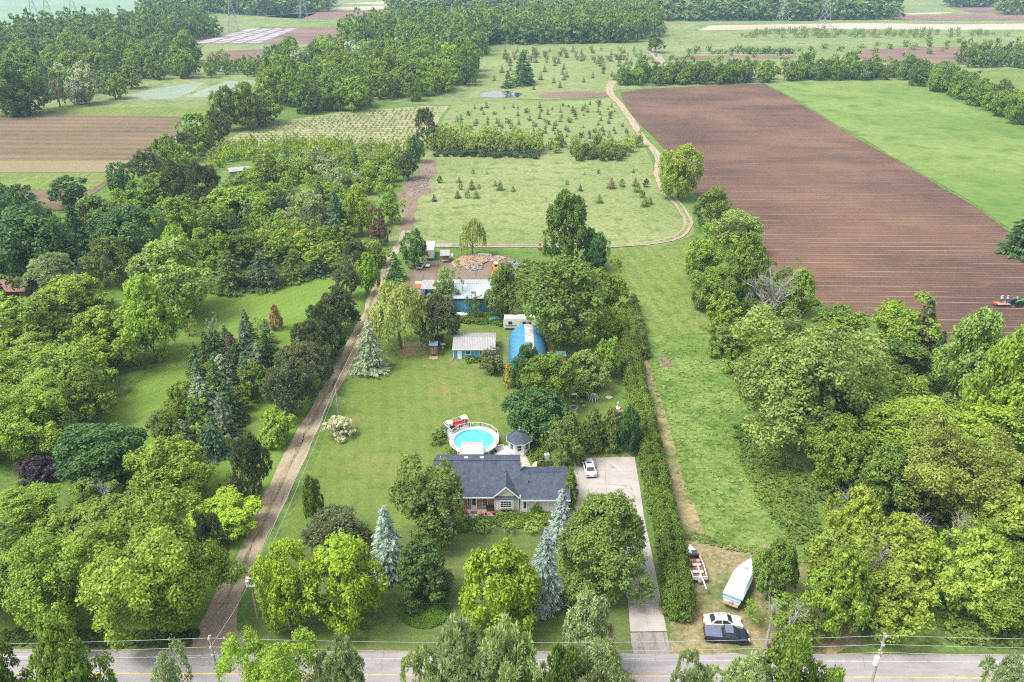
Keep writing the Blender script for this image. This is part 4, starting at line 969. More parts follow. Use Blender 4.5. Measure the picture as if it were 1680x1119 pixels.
scatter([(275, 745), (315, 655), (360, 580), (440, 560), (452, 620), (410, 690), (372, 752), (330, 770)], 30, 3.6, 64, [
    ('spruce', 'bluegreen', 4, 5.5, 1.7, .03, 'spruce_tree', 'blue green spruce in the mixed belt on the west lawn', 3), ('spruce', 'hemlock', 4, 5.5, 1.6, .03, 'spruce_tree', 'green spruce in the mixed belt on the west lawn', 3), ('ash', 'mid', 4.5, 6, 1.1, .05, B3, 'leafy tree in the mixed belt on the west lawn', 2), ('spruce', 'greyblue', 4, 5.5, 1.6, .03, 'spruce_tree', 'grey spruce in the mixed belt on the west lawn', 2)], 'mixed belt on the west lawn', lod='m')
scatter([(345, 430), (420, 400), (560, 392), (575, 415), (500, 425), (360, 440)], 26, 4.5, 65, [('ash', 'mid', 6, 8, 0.95, .05, B3, 'mid green crown behind the fir row above the west lawn', 3), ('ash', 'bright', 6, 8, 0.95, .05, B3, 'light green crown behind the fir row above the west lawn', 2)], 'trees behind the fir row', parts=False, lod='m')
mass('meadow_weeds', [(1240, 700), (1330, 790), (1350, 900), (1300, 890), (1230, 800), (1200, 700)], 500, 66, (0.5, 1.5), (0.3, 0.9), (0.15, 0.24, 0.045), 'taller dark weeds where the meadow meets the right wood', lod='t')
mass('meadow_weeds', [(1130, 872), (1200, 892), (1330, 915), (1350, 930), (1200, 903), (1125, 884)], 160, 67, (0.4, 1.0), (0.15, 0.45), (0.2, 0.27, 0.07), 'ragged grass edge between the meadow and the straw clearing', lod='t')
# fill of the west grove and the right wood
scatter([(-60, 800), (60, 700), (60, 560), (-10, 480), (-120, 470), (-300, 800)], 26, 7.5, 25, [('ash', 'mid', 9, 12, 1.0, .1, B3, 'green crown in the west grove at the left edge', 3), ('ash', 'bright', 9, 12, 1.0, .1, B3, 'light green crown in the west grove at the left edge', 2)], 'trees of the west grove', parts=False, lod='m')
scatter([(-100, 470), (-20, 460), (60, 350), (0, 345), (-200, 360)], 14, 7.5, 26, [('maple', 'deep', 8, 12, 1.1, .1, B3, 'dark crown at the left edge under the tilled field', 3)], 'dark trees at the left edge', parts=False, lod='m')
scatter([(1420, 600), (1560, 600), (1760, 700), (1800, 900), (1700, 1000), (1560, 900), (1440, 800), (1400, 700)], 34, 5.5, 27, [('ash', 'green', 6, 8, 0.7, .05, B3, 'shaded green crown in the undergrowth of the right wood', 3), ('ash', (.09, .16, .035), 6, 8, 0.7, .05, B3, 'dark green crown in the undergrowth of the right wood', 2)], 'low trees of the right wood', parts=False, lod='m')  # fill crowns coloured darker to paint the shadowed gaps between trees
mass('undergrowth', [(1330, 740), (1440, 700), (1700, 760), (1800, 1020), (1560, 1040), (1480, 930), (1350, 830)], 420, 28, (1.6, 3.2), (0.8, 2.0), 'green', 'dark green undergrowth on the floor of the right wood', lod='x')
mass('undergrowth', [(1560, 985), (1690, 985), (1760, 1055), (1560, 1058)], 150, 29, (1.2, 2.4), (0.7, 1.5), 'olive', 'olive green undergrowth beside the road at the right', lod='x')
mass('undergrowth', [(1180, 560), (1240, 540), (1350, 560), (1480, 620), (1400, 680), (1260, 720), (1215, 640)], 300, 30, (1.2, 3.0), (0.6, 2.0), 'mid', 'leafy undergrowth round the huge pale tree', lod='x')
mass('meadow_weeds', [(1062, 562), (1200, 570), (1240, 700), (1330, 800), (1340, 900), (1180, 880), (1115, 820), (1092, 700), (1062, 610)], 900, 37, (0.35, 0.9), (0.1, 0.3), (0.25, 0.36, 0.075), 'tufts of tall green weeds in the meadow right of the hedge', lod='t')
mass('verge_weeds', [(0, 1035), (330, 1035), (310, 1060), (0, 1060)], 260, 39, (0.5, 1.2), (0.2, 0.5), (0.06, 0.12, 0.02), 'dark green weeds on the verge under the left grove', lod='t')
mass('nursery_seedlings', [(345, 250), (420, 210), (560, 188), (690, 178), (690, 235), (560, 240)], 10, 40, (0.8, 1.2), (0.8, 1.2), 'mid', 'small seedlings') if False else None

# rows of seedlings in the nursery, joined (far more than could be counted)
def rows(name, pix, dx, dy, W, H, col, label, seed, kind='bush', drop=0.2, ang=0.0):
    rng = np.random.default_rng(seed); rnd = random.Random(seed); P = [(at(*p).x, at(*p).y) for p in pix]
    me = lib((kind, 'f', 0)); a = np.empty(len(me.vertices) * 3, np.float32); me.vertices.foreach_get('co', a); v = a.reshape(-1, 3)
    v = v.reshape(-1, 12)[::3].reshape(-1, 3) * [1.15, 1.15, 1.0]
    out = []; xs = [p[0] for p in P]; ys = [p[1] for p in P]; y = min(ys)
    while y < max(ys):
        x = min(xs)
        while x < max(xs):
            if rnd.random() > drop and in_poly(x, y, P):
                w = W * rnd.uniform(.7, 1.3); h = H * rnd.uniform(.7, 1.3); out.append(v * [w, w, h] + [x + rnd.gauss(0, .15), y + ang * (x - xs[0]) + rnd.gauss(0, .15), 0])
            x += dx
        y += dy
    o = link(name, crown_mesh(name, np.concatenate(out))); o.color = (*LC[col], 1); return tag(o, label, kind='stuff')
rows('nursery_rows', [(400, 225), (440, 208), (560, 187), (720, 176), (690, 236), (520, 238), (380, 240)], 2.3, 4.5, 1.0, 1.2, 'green', 'rows of small dark seedlings in the nursery plot', 3)
rows('nursery_rows', [(1200, 62), (1260, 50), (1560, 52), (1680, 60), (1560, 62)], 7, 14, 5, 5, 'haze', 'far rows of nursery trees beyond the green crop', 4, drop=.35)
rows('nursery_rows', [(820, 104), (1050, 108), (1050, 96), (820, 92)], 6, 17, 3.2, 5, 'plum', 'dark upright saplings in rows before the far wood', 5, drop=.45)
rows('nursery_rows', [(1000, 98), (1092, 98), (1060, 80), (830, 84), (830, 92)], 8, 20, 4, 4, 'green', 'small green saplings in rows before the far wood', 6, drop=.5)
rows('nursery_rows', [(1130, 88), (1310, 88), (1340, 84), (1140, 82)], 5, 16, 5, 4.5, 'dark', 'row of dark shrubs on the far grassland', 7, drop=.3)

# single young conifers dotted over the meadows
for i, (x, y, h, c) in enumerate([(721, 301, 13, 'green'), (753, 300, 11, 'green'), (820, 313, 17, 'green'), (756, 312, 12, 'green'), (774, 312, 17, 'green'), (751, 326, 14, 'dark'), (767, 326, 14, 'green'), (782, 326, 14, 'olive'), (712, 331, 12, 'dark'),
        (786, 310, 8, 'rust'), (812, 306, 10, 'bright'), (842, 315, 11, 'mid'), (930, 304, 9, 'mid'), (952, 314, 12, 'dark'), (1003, 310, 18, 'plum'), (1020, 308, 15, 'green'), (1042, 306, 14, 'green'), (1046, 316, 18, 'green'), (1059, 308, 15, 'dark'),
        (983, 334, 15, 'green'), (956, 340, 15, 'dark'), (1053, 326, 15, 'green'), (1058, 340, 18, 'green'), (1066, 336, 15, 'green'), (776, 286, 8, 'plum'), (798, 286, 8, 'silver'), (958, 287, 8, 'silver'), (982, 286, 8, 'plum'), (1039, 284, 7, 'plum')]):
    tree('spruce' if i % 3 else 'cedar', c, x - h * .36, y - h, x + h * .36, y, 'small young evergreen standing alone on the near part of the pale meadow', 'young_conifer', 'young evergreens on the near pale meadow', cat='tree')
scatter([(715, 235), (735, 200), (765, 178), (1000, 170), (1040, 220), (1050, 240), (1000, 240)], 115, 4.0, 41, [
    ('spruce', 'spruce', 1.3, 2.6, 1.4, .02, 'young_conifer', 'small young conifer dotted over the upper pale meadow', 5), ('bush', 'green', 1.5, 3, 1.0, .02, 'young_conifer', 'small bushy evergreen dotted over the upper pale meadow', 1.4)], 'young conifers on the upper meadow', parts=False, lod='f')
scatter([(800, 150), (830, 84), (1050, 84), (1090, 118), (1010, 132), (900, 148)], 60, 12, 42, [
    ('spruce', 'spruce', 2.5, 4.5, 1.3, .02, 'young_conifer', 'small conifer dotted over the far meadow', 5)], 'young conifers on the far meadow', parts=False, lod='f')
scatter([(1110, 120), (1200, 90), (1500, 68), (1660, 70), (1400, 112), (1280, 125)], 55, 18, 43, [
    ('bush', 'bright', 4, 7, 0.8, .02, 'shrub', 'pale bush scattered over the far right grassland', 4), ('bush', 'green', 3, 6, 0.9, .02, 'shrub', 'dark bush scattered over the far right grassland', 2), ('bush', 'gold', 4, 6, .8, .02, 'shrub', 'yellowish bush scattered over the far right grassland', 1)], 'bushes on the far right grassland', parts=False, lod='f')
# band of light trees with dark shrubs in front across the meadow
scatter([(712, 250), (885, 255), (884, 240), (712, 236)], 46, 3.6, 44, [('ash', (.32, .4, .1), 4.5, 6.5, 1.5, .02, 'meadow_tree', 'light yellow green young tree in the band across the meadow', 3)], 'light trees in the band across the meadow', parts=False, lod='m')
scatter([(900, 255), (1035, 258), (1048, 238), (900, 240)], 16, 5.5, 45, [('ash', (.32, .4, .1), 3.5, 5.5, 1.4, .02, 'meadow_tree', 'light young tree in the broken right half of the band', 3)], 'light trees at the right of the band', parts=False, lod='m')
scatter([(715, 257), (780, 257), (780, 252), (715, 252)], 14, 2.2, 46, [('bush', 'spruce', 2.6, 3.6, 0.7, .02, 'shrub', 'dark round shrub below the left half of the light band', 3)], 'dark shrubs left of the band', parts=False, lod='m')
scatter([(788, 259), (882, 261), (882, 254), (788, 252)], 18, 2.6, 47, [('bush', 'spruce', 2.6, 3.6, 0.75, .02, 'shrub', 'dark round shrub below the middle of the light band', 3)], 'dark shrubs below the band', parts=False, lod='m')
scatter([(940, 264), (1020, 266), (1025, 256), (940, 254)], 15, 3.2, 48, [('bush', 'olive', 3.2, 5, 1.15, .02, 'shrub', 'dark olive shrub below the right half of the light band', 3)], 'dark shrubs right of the band', parts=False, lod='m')
# beds by the house, ring of grass
mass('tall_grass_ring', [(695 + 42 * math.cos(a), 1003 + 28 * math.sin(a)) for a in [k * .45 for k in range(14)]], 900, 50, (0.45, 0.7), (0.3, 0.42), (0.1, 0.21, 0.02), 'ring of uncut bright grass round the dark hemlock', lod='t')
mass('garden_bed', [(770, 846), (860, 843), (935, 842), (935, 858), (860, 866), (775, 862), (755, 870), (750, 855)], 190, 51, (0.7, 1.3), (0.3, 0.8), 'mid', 'mixed green plants in the front garden bed', lod='x')
mass('garden_bed', [(690, 880), (700, 862), (770, 852), (775, 868), (735, 880), (705, 888)], 300, 52, (0.6, 1.1), (0.35, 0.7), (0.1, 0.2, 0.025), 'bright green ground cover in the bed below the birch', lod='x')
mass('garden_bed', [(863, 735), (880, 720), (905, 735), (890, 757), (872, 760)], 80, 53, (0.7, 1.4), (0.5, 1.2), 'green', 'dark plants between the gazebo path and the cedar', lod='x')
mass('garden_bed', [(764, 590), (792, 588), (812, 590), (812, 594), (766, 596)], 26, 54, (0.8, 1.6), (0.7, 1.4), 'mid', 'leafy plants along the front of the blue shed', lod='x')
mass('rough_growth', [(748, 520), (800, 516), (825, 520), (828, 535), (800, 532), (750, 530)], 160, 55, (0.8, 1.8), (0.4, 1.2), 'mid', 'rough green growth behind the blue shed', lod='x')
mass('rough_growth', [(860, 430), (990, 440), (1000, 470), (900, 480), (820, 470)], 130, 56, (1.5, 3), (0.5, 1.4), 'mid', 'rough growth round the scrap at the back of the yard', lod='x')
mass('rough_growth', [(1240, 470), (1345, 500), (1290, 530), (1230, 540), (1180, 540), (1190, 500)], 150, 57, (1.5, 3), (0.8, 2.2), 'mid', 'rough growth under the dead tree', lod='x')
# ================================================================== BUILDING HELPERS
class MB:
    """collects shapes and links them as one mesh object"""
    def __init__(s): s.V = []; s.F = []
    def add(s, vs, fs):
        b = len(s.V); s.V += [tuple(v) for v in vs]; s.F += [tuple(i + b for i in f) for f in fs]; return s
    def box(s, x0, x1, y0, y1, z0, z1, rz=0.0, piv=None, bev=0.0):
        vs = [Vector((x, y, z)) for z in (z0, z1) for x, y in ((x0, y0), (x1, y0), (x1, y1), (x0, y1))]
        if bev:
            bm = bmesh.new(); vv = [bm.verts.new(v) for v in vs]
            for f in ((3, 2, 1, 0), (4, 5, 6, 7), (0, 1, 5, 4), (1, 2, 6, 5), (2, 3, 7, 6), (3, 0, 4, 7)): bm.faces.new([vv[i] for i in f])
            bmesh.ops.bevel(bm, geom=bm.edges[:], offset=bev, segments=2, profile=0.6, affect='EDGES')
            bm.verts.index_update(); V = [v.co.copy() for v in bm.verts]; F = [[v.index for v in f.verts] for f in bm.faces]; bm.free()
        else: V = vs; F = [(3, 2, 1, 0), (4, 5, 6, 7), (0, 1, 5, 4), (1, 2, 6, 5), (2, 3, 7, 6), (3, 0, 4, 7)]
        if rz:
            p = Vector(piv) if piv else Vector(((x0 + x1) / 2, (y0 + y1) / 2, 0)); M = Matrix.Rotation(rz, 3, 'Z')
            V = [M @ (v - p) + p for v in V]
        return s.add(V, F)
    def prism(s, prof, a, b, axis='y', bev=0):
        """closed 2-D outline prof [(u,v)] pushed from a to b: axis y -> (u,y,v); x -> (x,u,v); z -> (u,v,z)"""
        m = {'y': lambda u, v, w: (u, w, v), 'x': lambda u, v, w: (w, u, v), 'z': lambda u, v, w: (u, v, w)}[axis]; n = len(prof)
        vs = [Vector(m(u, v, a)) for u, v in prof] + [Vector(m(u, v, b)) for u, v in prof]
        fs = [tuple(range(n))[::-1], tuple(range(n, 2 * n))] + [(i, (i + 1) % n, n + (i + 1) % n, n + i) for i in range(n)]
        if bev:
            bm = bmesh.new(); vv = [bm.verts.new(v) for v in vs]
            for f in fs: bm.faces.new([vv[i] for i in f])
            bmesh.ops.bevel(bm, geom=bm.edges[:], offset=bev, segments=2, profile=0.6, affect='EDGES'); bm.verts.index_update()
            vs = [v.co.copy() for v in bm.verts]; fs = [[v.index for v in f.verts] for f in bm.faces]; bm.free()
        return s.add(vs, fs)
    def tube(s, pts, r, k=6):
        pts = [Vector(p) for p in pts]; rr = r if isinstance(r, (list, tuple)) else [r] * len(pts)
        v, f = tube_data(pts, rr, k); n = len(v); f = f + [tuple(range(k))[::-1], tuple(range(n - k, n))]
        return s.add(v, f)
    def cyl(s, c, r, z0, z1, k=16, r2=None):
        r2 = r if r2 is None else r2; vs = []
        for z, q in ((z0, r), (z1, r2)): vs += [(c[0] + q * math.cos(2 * math.pi * i / k), c[1] + q * math.sin(2 * math.pi * i / k), z) for i in range(k)]
        return s.add(vs, [tuple(range(k))[::-1], tuple(range(k, 2 * k))] + [(i, (i + 1) % k, k + (i + 1) % k, k + i) for i in range(k)])
    def wheel(s, c, r, w, k=18, axis='y'):
        ax = {'y': Vector((0, 1, 0)), 'x': Vector((1, 0, 0))}[axis]; c = Vector(c); u = Vector((0, 0, 1)); v = ax.cross(u); vs = []
        for d, q in ((-w / 2, r * .9), (-w / 3, r), (w / 3, r), (w / 2, r * .9)): vs += [c + ax * d + (u * math.cos(2 * math.pi * i / k) + v * math.sin(2 * math.pi * i / k)) * q for i in range(k)]
        fs = [tuple(range(k))[::-1], tuple(range(3 * k, 4 * k))]
        for j in range(3): fs += [(j * k + i, j * k + (i + 1) % k, (j + 1) * k + (i + 1) % k, (j + 1) * k + i) for i in range(k)]
        return s.add(vs, fs)
    def slab(s, q, t):
        """four or more corner points of a sheet, thickened by t along its normal (downwards)"""
        q = [Vector(p) for p in q]; n = (q[1] - q[0]).cross(q[-1] - q[0]).normalized(); k = len(q)
        lo = [p - n * t for p in q]
        return s.add(q + lo, [tuple(range(k)), tuple(range(k, 2 * k))[::-1]] + [(i, k + i, k + (i + 1) % k, (i + 1) % k) for i in range(k)])
    def ball(s, c, r, seg=10, sq=(1, 1, 1)):
        bm = bmesh.new(); bmesh.ops.create_uvsphere(bm, u_segments=seg, v_segments=max(4, seg // 2 + 1), radius=r); bm.verts.index_update()
        V = [(c[0] + v.co.x * sq[0], c[1] + v.co.y * sq[1], c[2] + v.co.z * sq[2]) for v in bm.verts]; F = [[v.index for v in f.verts] for f in bm.faces]; bm.free()
        return s.add(V, F)
    def build(s, name, mat, parent=None, loc=None, smooth=False):
        me = bpy.data.meshes.new(name); me.from_pydata(s.V, [], s.F)
        bm = bmesh.new(); bm.from_mesh(me); bmesh.ops.recalc_face_normals(bm, faces=bm.faces); bm.to_mesh(me); bm.free()
        if smooth: me.shade_smooth()
        me.materials.append(mat); return link(name, me, parent, None, loc)
def height_to(bx, by, ty):
    b = at(bx, by); lo, hi = 0, 40
    for _ in range(30):
        h = (lo + hi) / 2; d = Vector((b.x, b.y, h - CAMH)); zc = d.y * CP - d.z * SP; yc = d.y * SP + d.z * CP
        if 559.5 - FOC * yc / zc > ty: lo = h
        else: hi = h
    return lo

def shingle_mat(name, base, base2):
    t = NT(name); P = t.new('ShaderNodeTexCoord').outputs['Object']
    n = t.noise(P, 1.3, 5, 0.7); b = t.new('ShaderNodeTexBrick'); t.l.new(P, b.inputs['Vector']); b.inputs['Scale'].default_value = 2.4; b.inputs['Mortar Size'].default_value = 0.012
    t.put(b.inputs['Color1'], base); t.put(b.inputs['Color2'], base2); t.put(b.inputs['Mortar'], tuple(x * .45 for x in base)); b.inputs['Brick Width'].default_value = 0.8
    mp = t.new('ShaderNodeMapping'); t.l.new(P, mp.inputs['Vector']); mp.inputs['Scale'].default_value = (1, 1.12, 1); t.l.new(mp.outputs[0], b.inputs['Vector'])
    w = t.noise(t.pos(0.8, 0.8, 0.8), 2.2, 3, 0.7)
    c = t.mix(t.ramp(n, 0.3, 0.72, 0, 0.7), b.outputs['Color'], tuple(x * 1.7 for x in base2))
    c = t.mix(t.ramp(w, 0.55, 0.75, 0, 0.5), c, tuple(x * .5 for x in base))
    return t.finish(c, 0.85, 0, 0.25, bump=t.math('ADD', b.outputs['Fac'], n), bstr=0.4, bdist=0.03)
def brick_mat(name, c1, c2, mortar, scale=4.0):
    t = NT(name); P = t.new('ShaderNodeTexCoord').outputs['Object']; mp = t.new('ShaderNodeMapping'); t.l.new(P, mp.inputs['Vector']); mp.inputs['Rotation'].default_value = (R(90), 0, 0)
    b = t.new('ShaderNodeTexBrick'); t.l.new(mp.outputs[0], b.inputs['Vector']); b.inputs['Scale'].default_value = scale; t.put(b.inputs['Color1'], c1); t.put(b.inputs['Color2'], c2); t.put(b.inputs['Mortar'], mortar)
    n = t.noise(P, 2.5, 4, 0.7); c = t.mix(t.ramp(n, 0.35, 0.7, 0, 0.4), b.outputs['Color'], tuple(x * .6 for x in c1))
    return t.finish(c, 0.9, 0, 0.2, bump=b.outputs['Fac'], bstr=0.3, bdist=0.01)
def corrugated_mat(name, col, rust=None, per=0.25, ax=0, rough=0.45, rlo=0.5):
    t = NT(name); P = t.new('ShaderNodeTexCoord').outputs['Object']; n = t.noise(P, 0.7, 5, 0.7); s_ = t.new('ShaderNodeSeparateXYZ'); t.l.new(P, s_.inputs[0])
    w = t.math('SINE', t.math('MULTIPLY', s_.outputs[ax], 2 * math.pi / per))
    c = t.mix(t.ramp(n, 0.3, 0.7), tuple(x * .82 for x in col), col); c = t.mix(t.ramp(w, 0.2, 1.0, 0, 0.28), c, tuple(x * .55 for x in col))
    if rust:
        mp = t.new('ShaderNodeMapping'); t.l.new(P, mp.inputs['Vector']); mp.inputs['Scale'].default_value = (0.5, 2.4, 0.5) if ax else (2.4, 0.5, 0.5)
        c = t.mix(t.ramp(t.noise(mp.outputs[0], 1.2, 4, 0.7), rlo, rlo + .15, 0, 0.85), c, rust)
    return t.finish(c, rough, 0.1, 0.4, bump=w, bstr=0.5, bdist=0.04)
M_shingle = shingle_mat('blue_grey_shingles', (0.03, 0.038, 0.055), (0.05, 0.062, 0.09))
M_brick = brick_mat('red_brick', (0.4, 0.16, 0.1), (0.5, 0.23, 0.15), (0.5, 0.42, 0.36))
M_stone = brick_mat('tan_block', (0.5, 0.38, 0.28), (0.42, 0.33, 0.25), (0.35, 0.3, 0.26), 2.0)
M_siding = paint('cream_siding', (0.74, 0.7, 0.66), 0.7, wear=0.1)
M_trim = paint('white_trim', (0.68, 0.68, 0.66), 0.45, wear=0.05)
M_glass = NT('dark_glass').finish((0.03, 0.04, 0.05), 0.08, 0, 0.8)
M_black = paint('black_paint', (0.02, 0.02, 0.022), 0.5)
M_rubber = paint('rubber', (0.02, 0.02, 0.02), 0.85)
M_wood = paint('weathered_wood', (0.32, 0.22, 0.15), 0.85, wear=0.2)
M_darkwood = paint('dark_wood', (0.12, 0.07, 0.045), 0.8, wear=0.2)
M_deckg = paint('grey_deck', (0.33, 0.32, 0.31), 0.8, wear=0.1)
M_red = paint('red_fabric', (0.65, 0.03, 0.03), 0.7)
M_tan = paint('tan_fabric', (0.72, 0.55, 0.38), 0.8, wear=0.08)
M_galv = paint('galvanised', (0.5, 0.51, 0.52), 0.4, 0.5)
M_wpaint = paint('white_enamel', (0.66, 0.66, 0.66), 0.3, wear=0.04)
M_rust = paint('rust', (0.25, 0.1, 0.05), 0.9, wear=0.25)
M_grey = paint('grey_paint', (0.3, 0.3, 0.31), 0.6)

# ================================================================== HOUSE
H = empty('house', (0, 98.1, 0), 0, 'low bungalow with blue grey shingle roof and a small white front gable', 'house')
XL, XR, GX = -12.0, 1.2, 8.6
def roof_pair(name, x0, x1, y0, yr, y1, ze, zr, parent, mat, t=0.14):
    m = MB(); m.slab([(x0, y0, ze), (x1, y0, ze), (x1, yr, zr), (x0, yr, zr)], t); m.build(name, mat, parent)
    m = MB(); m.slab([(x0, yr, zr), (x1, yr, zr), (x1, y1, ze), (x0, y1, ze)], t); m.build(name, mat, parent)
    MB().box(x0, x1, yr - .13, yr + .13, zr - .02, zr + .05).build('ridge_cap', mat, parent)
roof_pair('roof', XL - .35, XR + .15, 0, 5.7, 11.4, 3.0, 5.85, H, M_shingle)
roof_pair('roof', XR + .17, GX + .3, -0.4, 3.93, 8.26, 2.8, 4.97, H, M_shingle)
w = MB(); w.prism([(0.5, 0.5), (10.9, 0.5), (10.9, 3.1), (5.7, 5.6), (0.5, 3.1)], XL, -7.4, 'x'); w.build('wall', M_siding, H)
w = MB(); w.prism([(0.5, 0.5), (10.9, 0.5), (10.9, 3.1), (5.7, 5.6), (0.5, 3.1)], -7.39, -2.71, 'x'); w.build('wall', M_brick, H)['label'] = 'red brick front wall by the porch'
w = MB(); w.prism([(0.1, 0.62), (10.9, 0.62), (10.9, 3.1), (5.7, 5.6), (0.1, 2.95)], -2.7, XR - .1, 'x'); w.build('wall', M_siding, H)
MB().box(-2.72, XR - .06, 0.05, 1.0, 0, 0.62).build('foundation', M_stone, H); MB().box(XL + .02, -2.72, 0.55, 10.8, 0, 0.5).build('foundation', M_stone, H)
w = MB(); w.prism([(-.05, 0), (7.9, 0), (7.9, 2.85), (3.93, 4.85), (-.05, 2.85)], XR, GX, 'x'); w.build('wall', paint('grey_board', (0.62, 0.58, 0.55), 0.85, wear=0.18), H)['label'] = 'weathered board wall of the garage wing'
m = MB()
for i in range(10): m.box(-2.6 + i * .4, -2.56 + i * .4, 0.06, 0.1, 0.65, 2.85)
m.build('batten', M_trim, H)
m = MB()
for i in range(22): m.box(XR + .1 + i * .33, XR + .14 + i * .33, -.09, -.05, 0.1, 2.6)
m.build('batten', M_siding, H)
for a, b, y, z in ((XL - .36, XR + .16, -.04, 3.0), (XR + .2, GX + .31, -.44, 2.8)): MB().box(a, b, y - .06, y, z - .2, z + .02).build('gutter', M_trim, H)
MB().box(XR - .02, XR + .14, -.12, .3, 2.55, 3.22).build('corner_trim', M_trim, H)
# small gable over the front window
gx = -0.92; g = MB(); g.prism([(gx - 1.55, 3.35), (gx + 1.55, 3.35), (gx, 4.95)], -.15, 2.5, 'y'); g.build('gable_wall', paint('cream_panel', (0.62, 0.55, 0.46), 0.7), H)
for sgn in (-1, 1):
    m = MB(); m.slab([(gx, -.3, 5.12), (gx + sgn * 1.85, -.3, 3.32), (gx + sgn * 1.85, .6, 3.32), (gx, 4.2, 5.12)][::sgn], .1); m.build('gable_roof', M_shingle, H)
    m = MB(); m.slab([(gx, -.34, 5.2), (gx + sgn * 1.95, -.34, 3.3), (gx + sgn * 1.95, -.34, 3.08), (gx, -.34, 4.96)][::sgn], .07); m.build('gable_trim', M_trim, H)
m = MB(); m.slab([(gx - 1.8, -.45, 3.02), (gx + 1.8, -.45, 3.02), (gx + 1.8, -.12, 3.34), (gx - 1.8, -.12, 3.34)], .06); m.build('gable_skirt', M_shingle, H)
def window(parent, x0, x1, y, z0, z1, nx, nz, mat=M_trim, name='window', face=-1):
    f = MB(); t = .07; d = .06
    f.box(x0 - t, x1 + t, y - d, y + .02, z1, z1 + t); f.box(x0 - t, x1 + t, y - d - .03, y + .02, z0 - t, z0); f.box(x0 - t, x0, y - d, y + .02, z0, z1); f.box(x1, x1 + t, y - d, y + .02, z0, z1)
    for i in range(1, nx): f.box(x0 + (x1 - x0) * i / nx - .02, x0 + (x1 - x0) * i / nx + .02, y - d + .01, y, z0, z1)
    for i in range(1, nz): f.box(x0, x1, y - d + .015, y - .005, z0 + (z1 - z0) * i / nz - .02, z0 + (z1 - z0) * i / nz + .02)
    o = f.build(name, mat, parent); MB().box(x0, x1, y - .025, y - .012, z0, z1).build('pane', M_glass, o); return o
MB().box(-2.05, .25, -.32, .1, .95, 2.75).build('bay', M_trim, H)
window(H, -1.7, -.1, -.32, 1.35, 2.5, 4, 3); window(H, -1.75, -.95, .05, .2, .55, 2, 1); window(H, -.75, .05, .05, .2, .55, 2, 1)
window(H, -4.5, -3.8, .5, 1.0, 2.3, 2, 3); window(H, -8.9, -8.1, .5, 1.3, 2.4, 2, 1); window(H, 3.1 - 9.9, 3.3 - 9.9, .5, 1.2, 2.5, 1, 1)
def door(parent, x0, x1, y, z0, z1, glass=True):
    d = MB().box(x0, x1, y - .08, y, z0, z1).build('door', M_trim, parent)
    if glass: MB().box(x0 + .22, x1 - .22, y - .095, y - .08, z0 + .7, z1 - .25).build('pane', M_glass, d)
    MB().ball((x1 - .1, y - .12, z0 + 1.0), .05, 8).build('handle', M_galv, d); return d
door(H, -6.3, -5.35, .5, .5, 2.65); door(H, 1.55, 2.35, -.05, .3, 2.45)
MB().box(-7.3, -2.75, -1.2, .5, 0, .46).build('porch', M_conc, H)
for k in range(2): MB().box(-6.5, -5.1, -1.2 - .32 * (k + 1), -1.2 - .32 * k, 0, .32 - .14 * k).build('step', M_conc, H)
MB().box(1.4, 2.6, -1.2, -.06, 0, .25).build('step', M_conc, H)
MB().box(-6.35, -5.3, -.75, -.05, .47, .5).build('door_mat', M_darkwood, H)
# wisps of vent on the back slope
for x in (-7.3, -4.8): MB().box(x - .3, x + .3, 7.3, 7.6, 4.98, 5.2).build('roof_vent', M_trim, H)
MB().cyl((-11.3, 6.8), .1, 5.2, 5.8, 8).build('vent_pipe', M_galv, H); MB().cyl((2.55, 2.2), .07, 4.0, 4.55, 8).build('vent_pipe', M_black, H)
MB().ball((XR + .25, 5.2, 4.9), .35, 10, (1, .4, 1)).build('satellite_dish', M_wpaint, H)
iv = mass('ivy', [(3.1, 97.55), (4.4, 97.55), (4.4, 97.9), (3.1, 97.9)], 5, 60, (.6, .8), (1.2, 2.4), 'mid', 'climbing ivy patch on the garage wall', world_pts=True)
# porch things
b = empty('bench', (-3.35, 98.0, .46), 0, 'black metal bench on the brick porch', 'bench'); MB().box(-.6, .6, -.2, .25, .38, .44).build('seat', M_black, b); MB().box(-.6, .6, .22, .27, .44, .95).build('backrest', M_black, b)
for x in (-.55, .55): MB().box(x - .03, x + .03, -.18, .22, 0, .38).build('leg', M_black, b)
M_flower = paint('red_flowers', (0.7, 0.06, 0.05), 0.8)
for i, (x, y) in enumerate([(-4.6, 97.1), (-4.0, 97.1), (-2.9, 97.2), (-7.0, 97.3)]):
    f = empty('flower_pot', (x, y, .46), 0, ['red flowers in a pot at the porch edge, leftmost by the window', 'red flowers in a pot at the porch edge under the small window', 'red flowers in a pot at the right porch corner', 'red flowers in a pot at the left porch corner'][i], 'flower pot', 'flower pots on the porch')
    MB().cyl((0, 0), .13, 0, .28, 10, .18).build('pot', M_rust, f); m = MB()
    rf = random.Random(i)
    for k in range(14): m.ball((rf.gauss(0, .13), rf.gauss(0, .13), .38 + rf.random() * .18), .07, 6)
    m.build('flowers', M_flower, f)

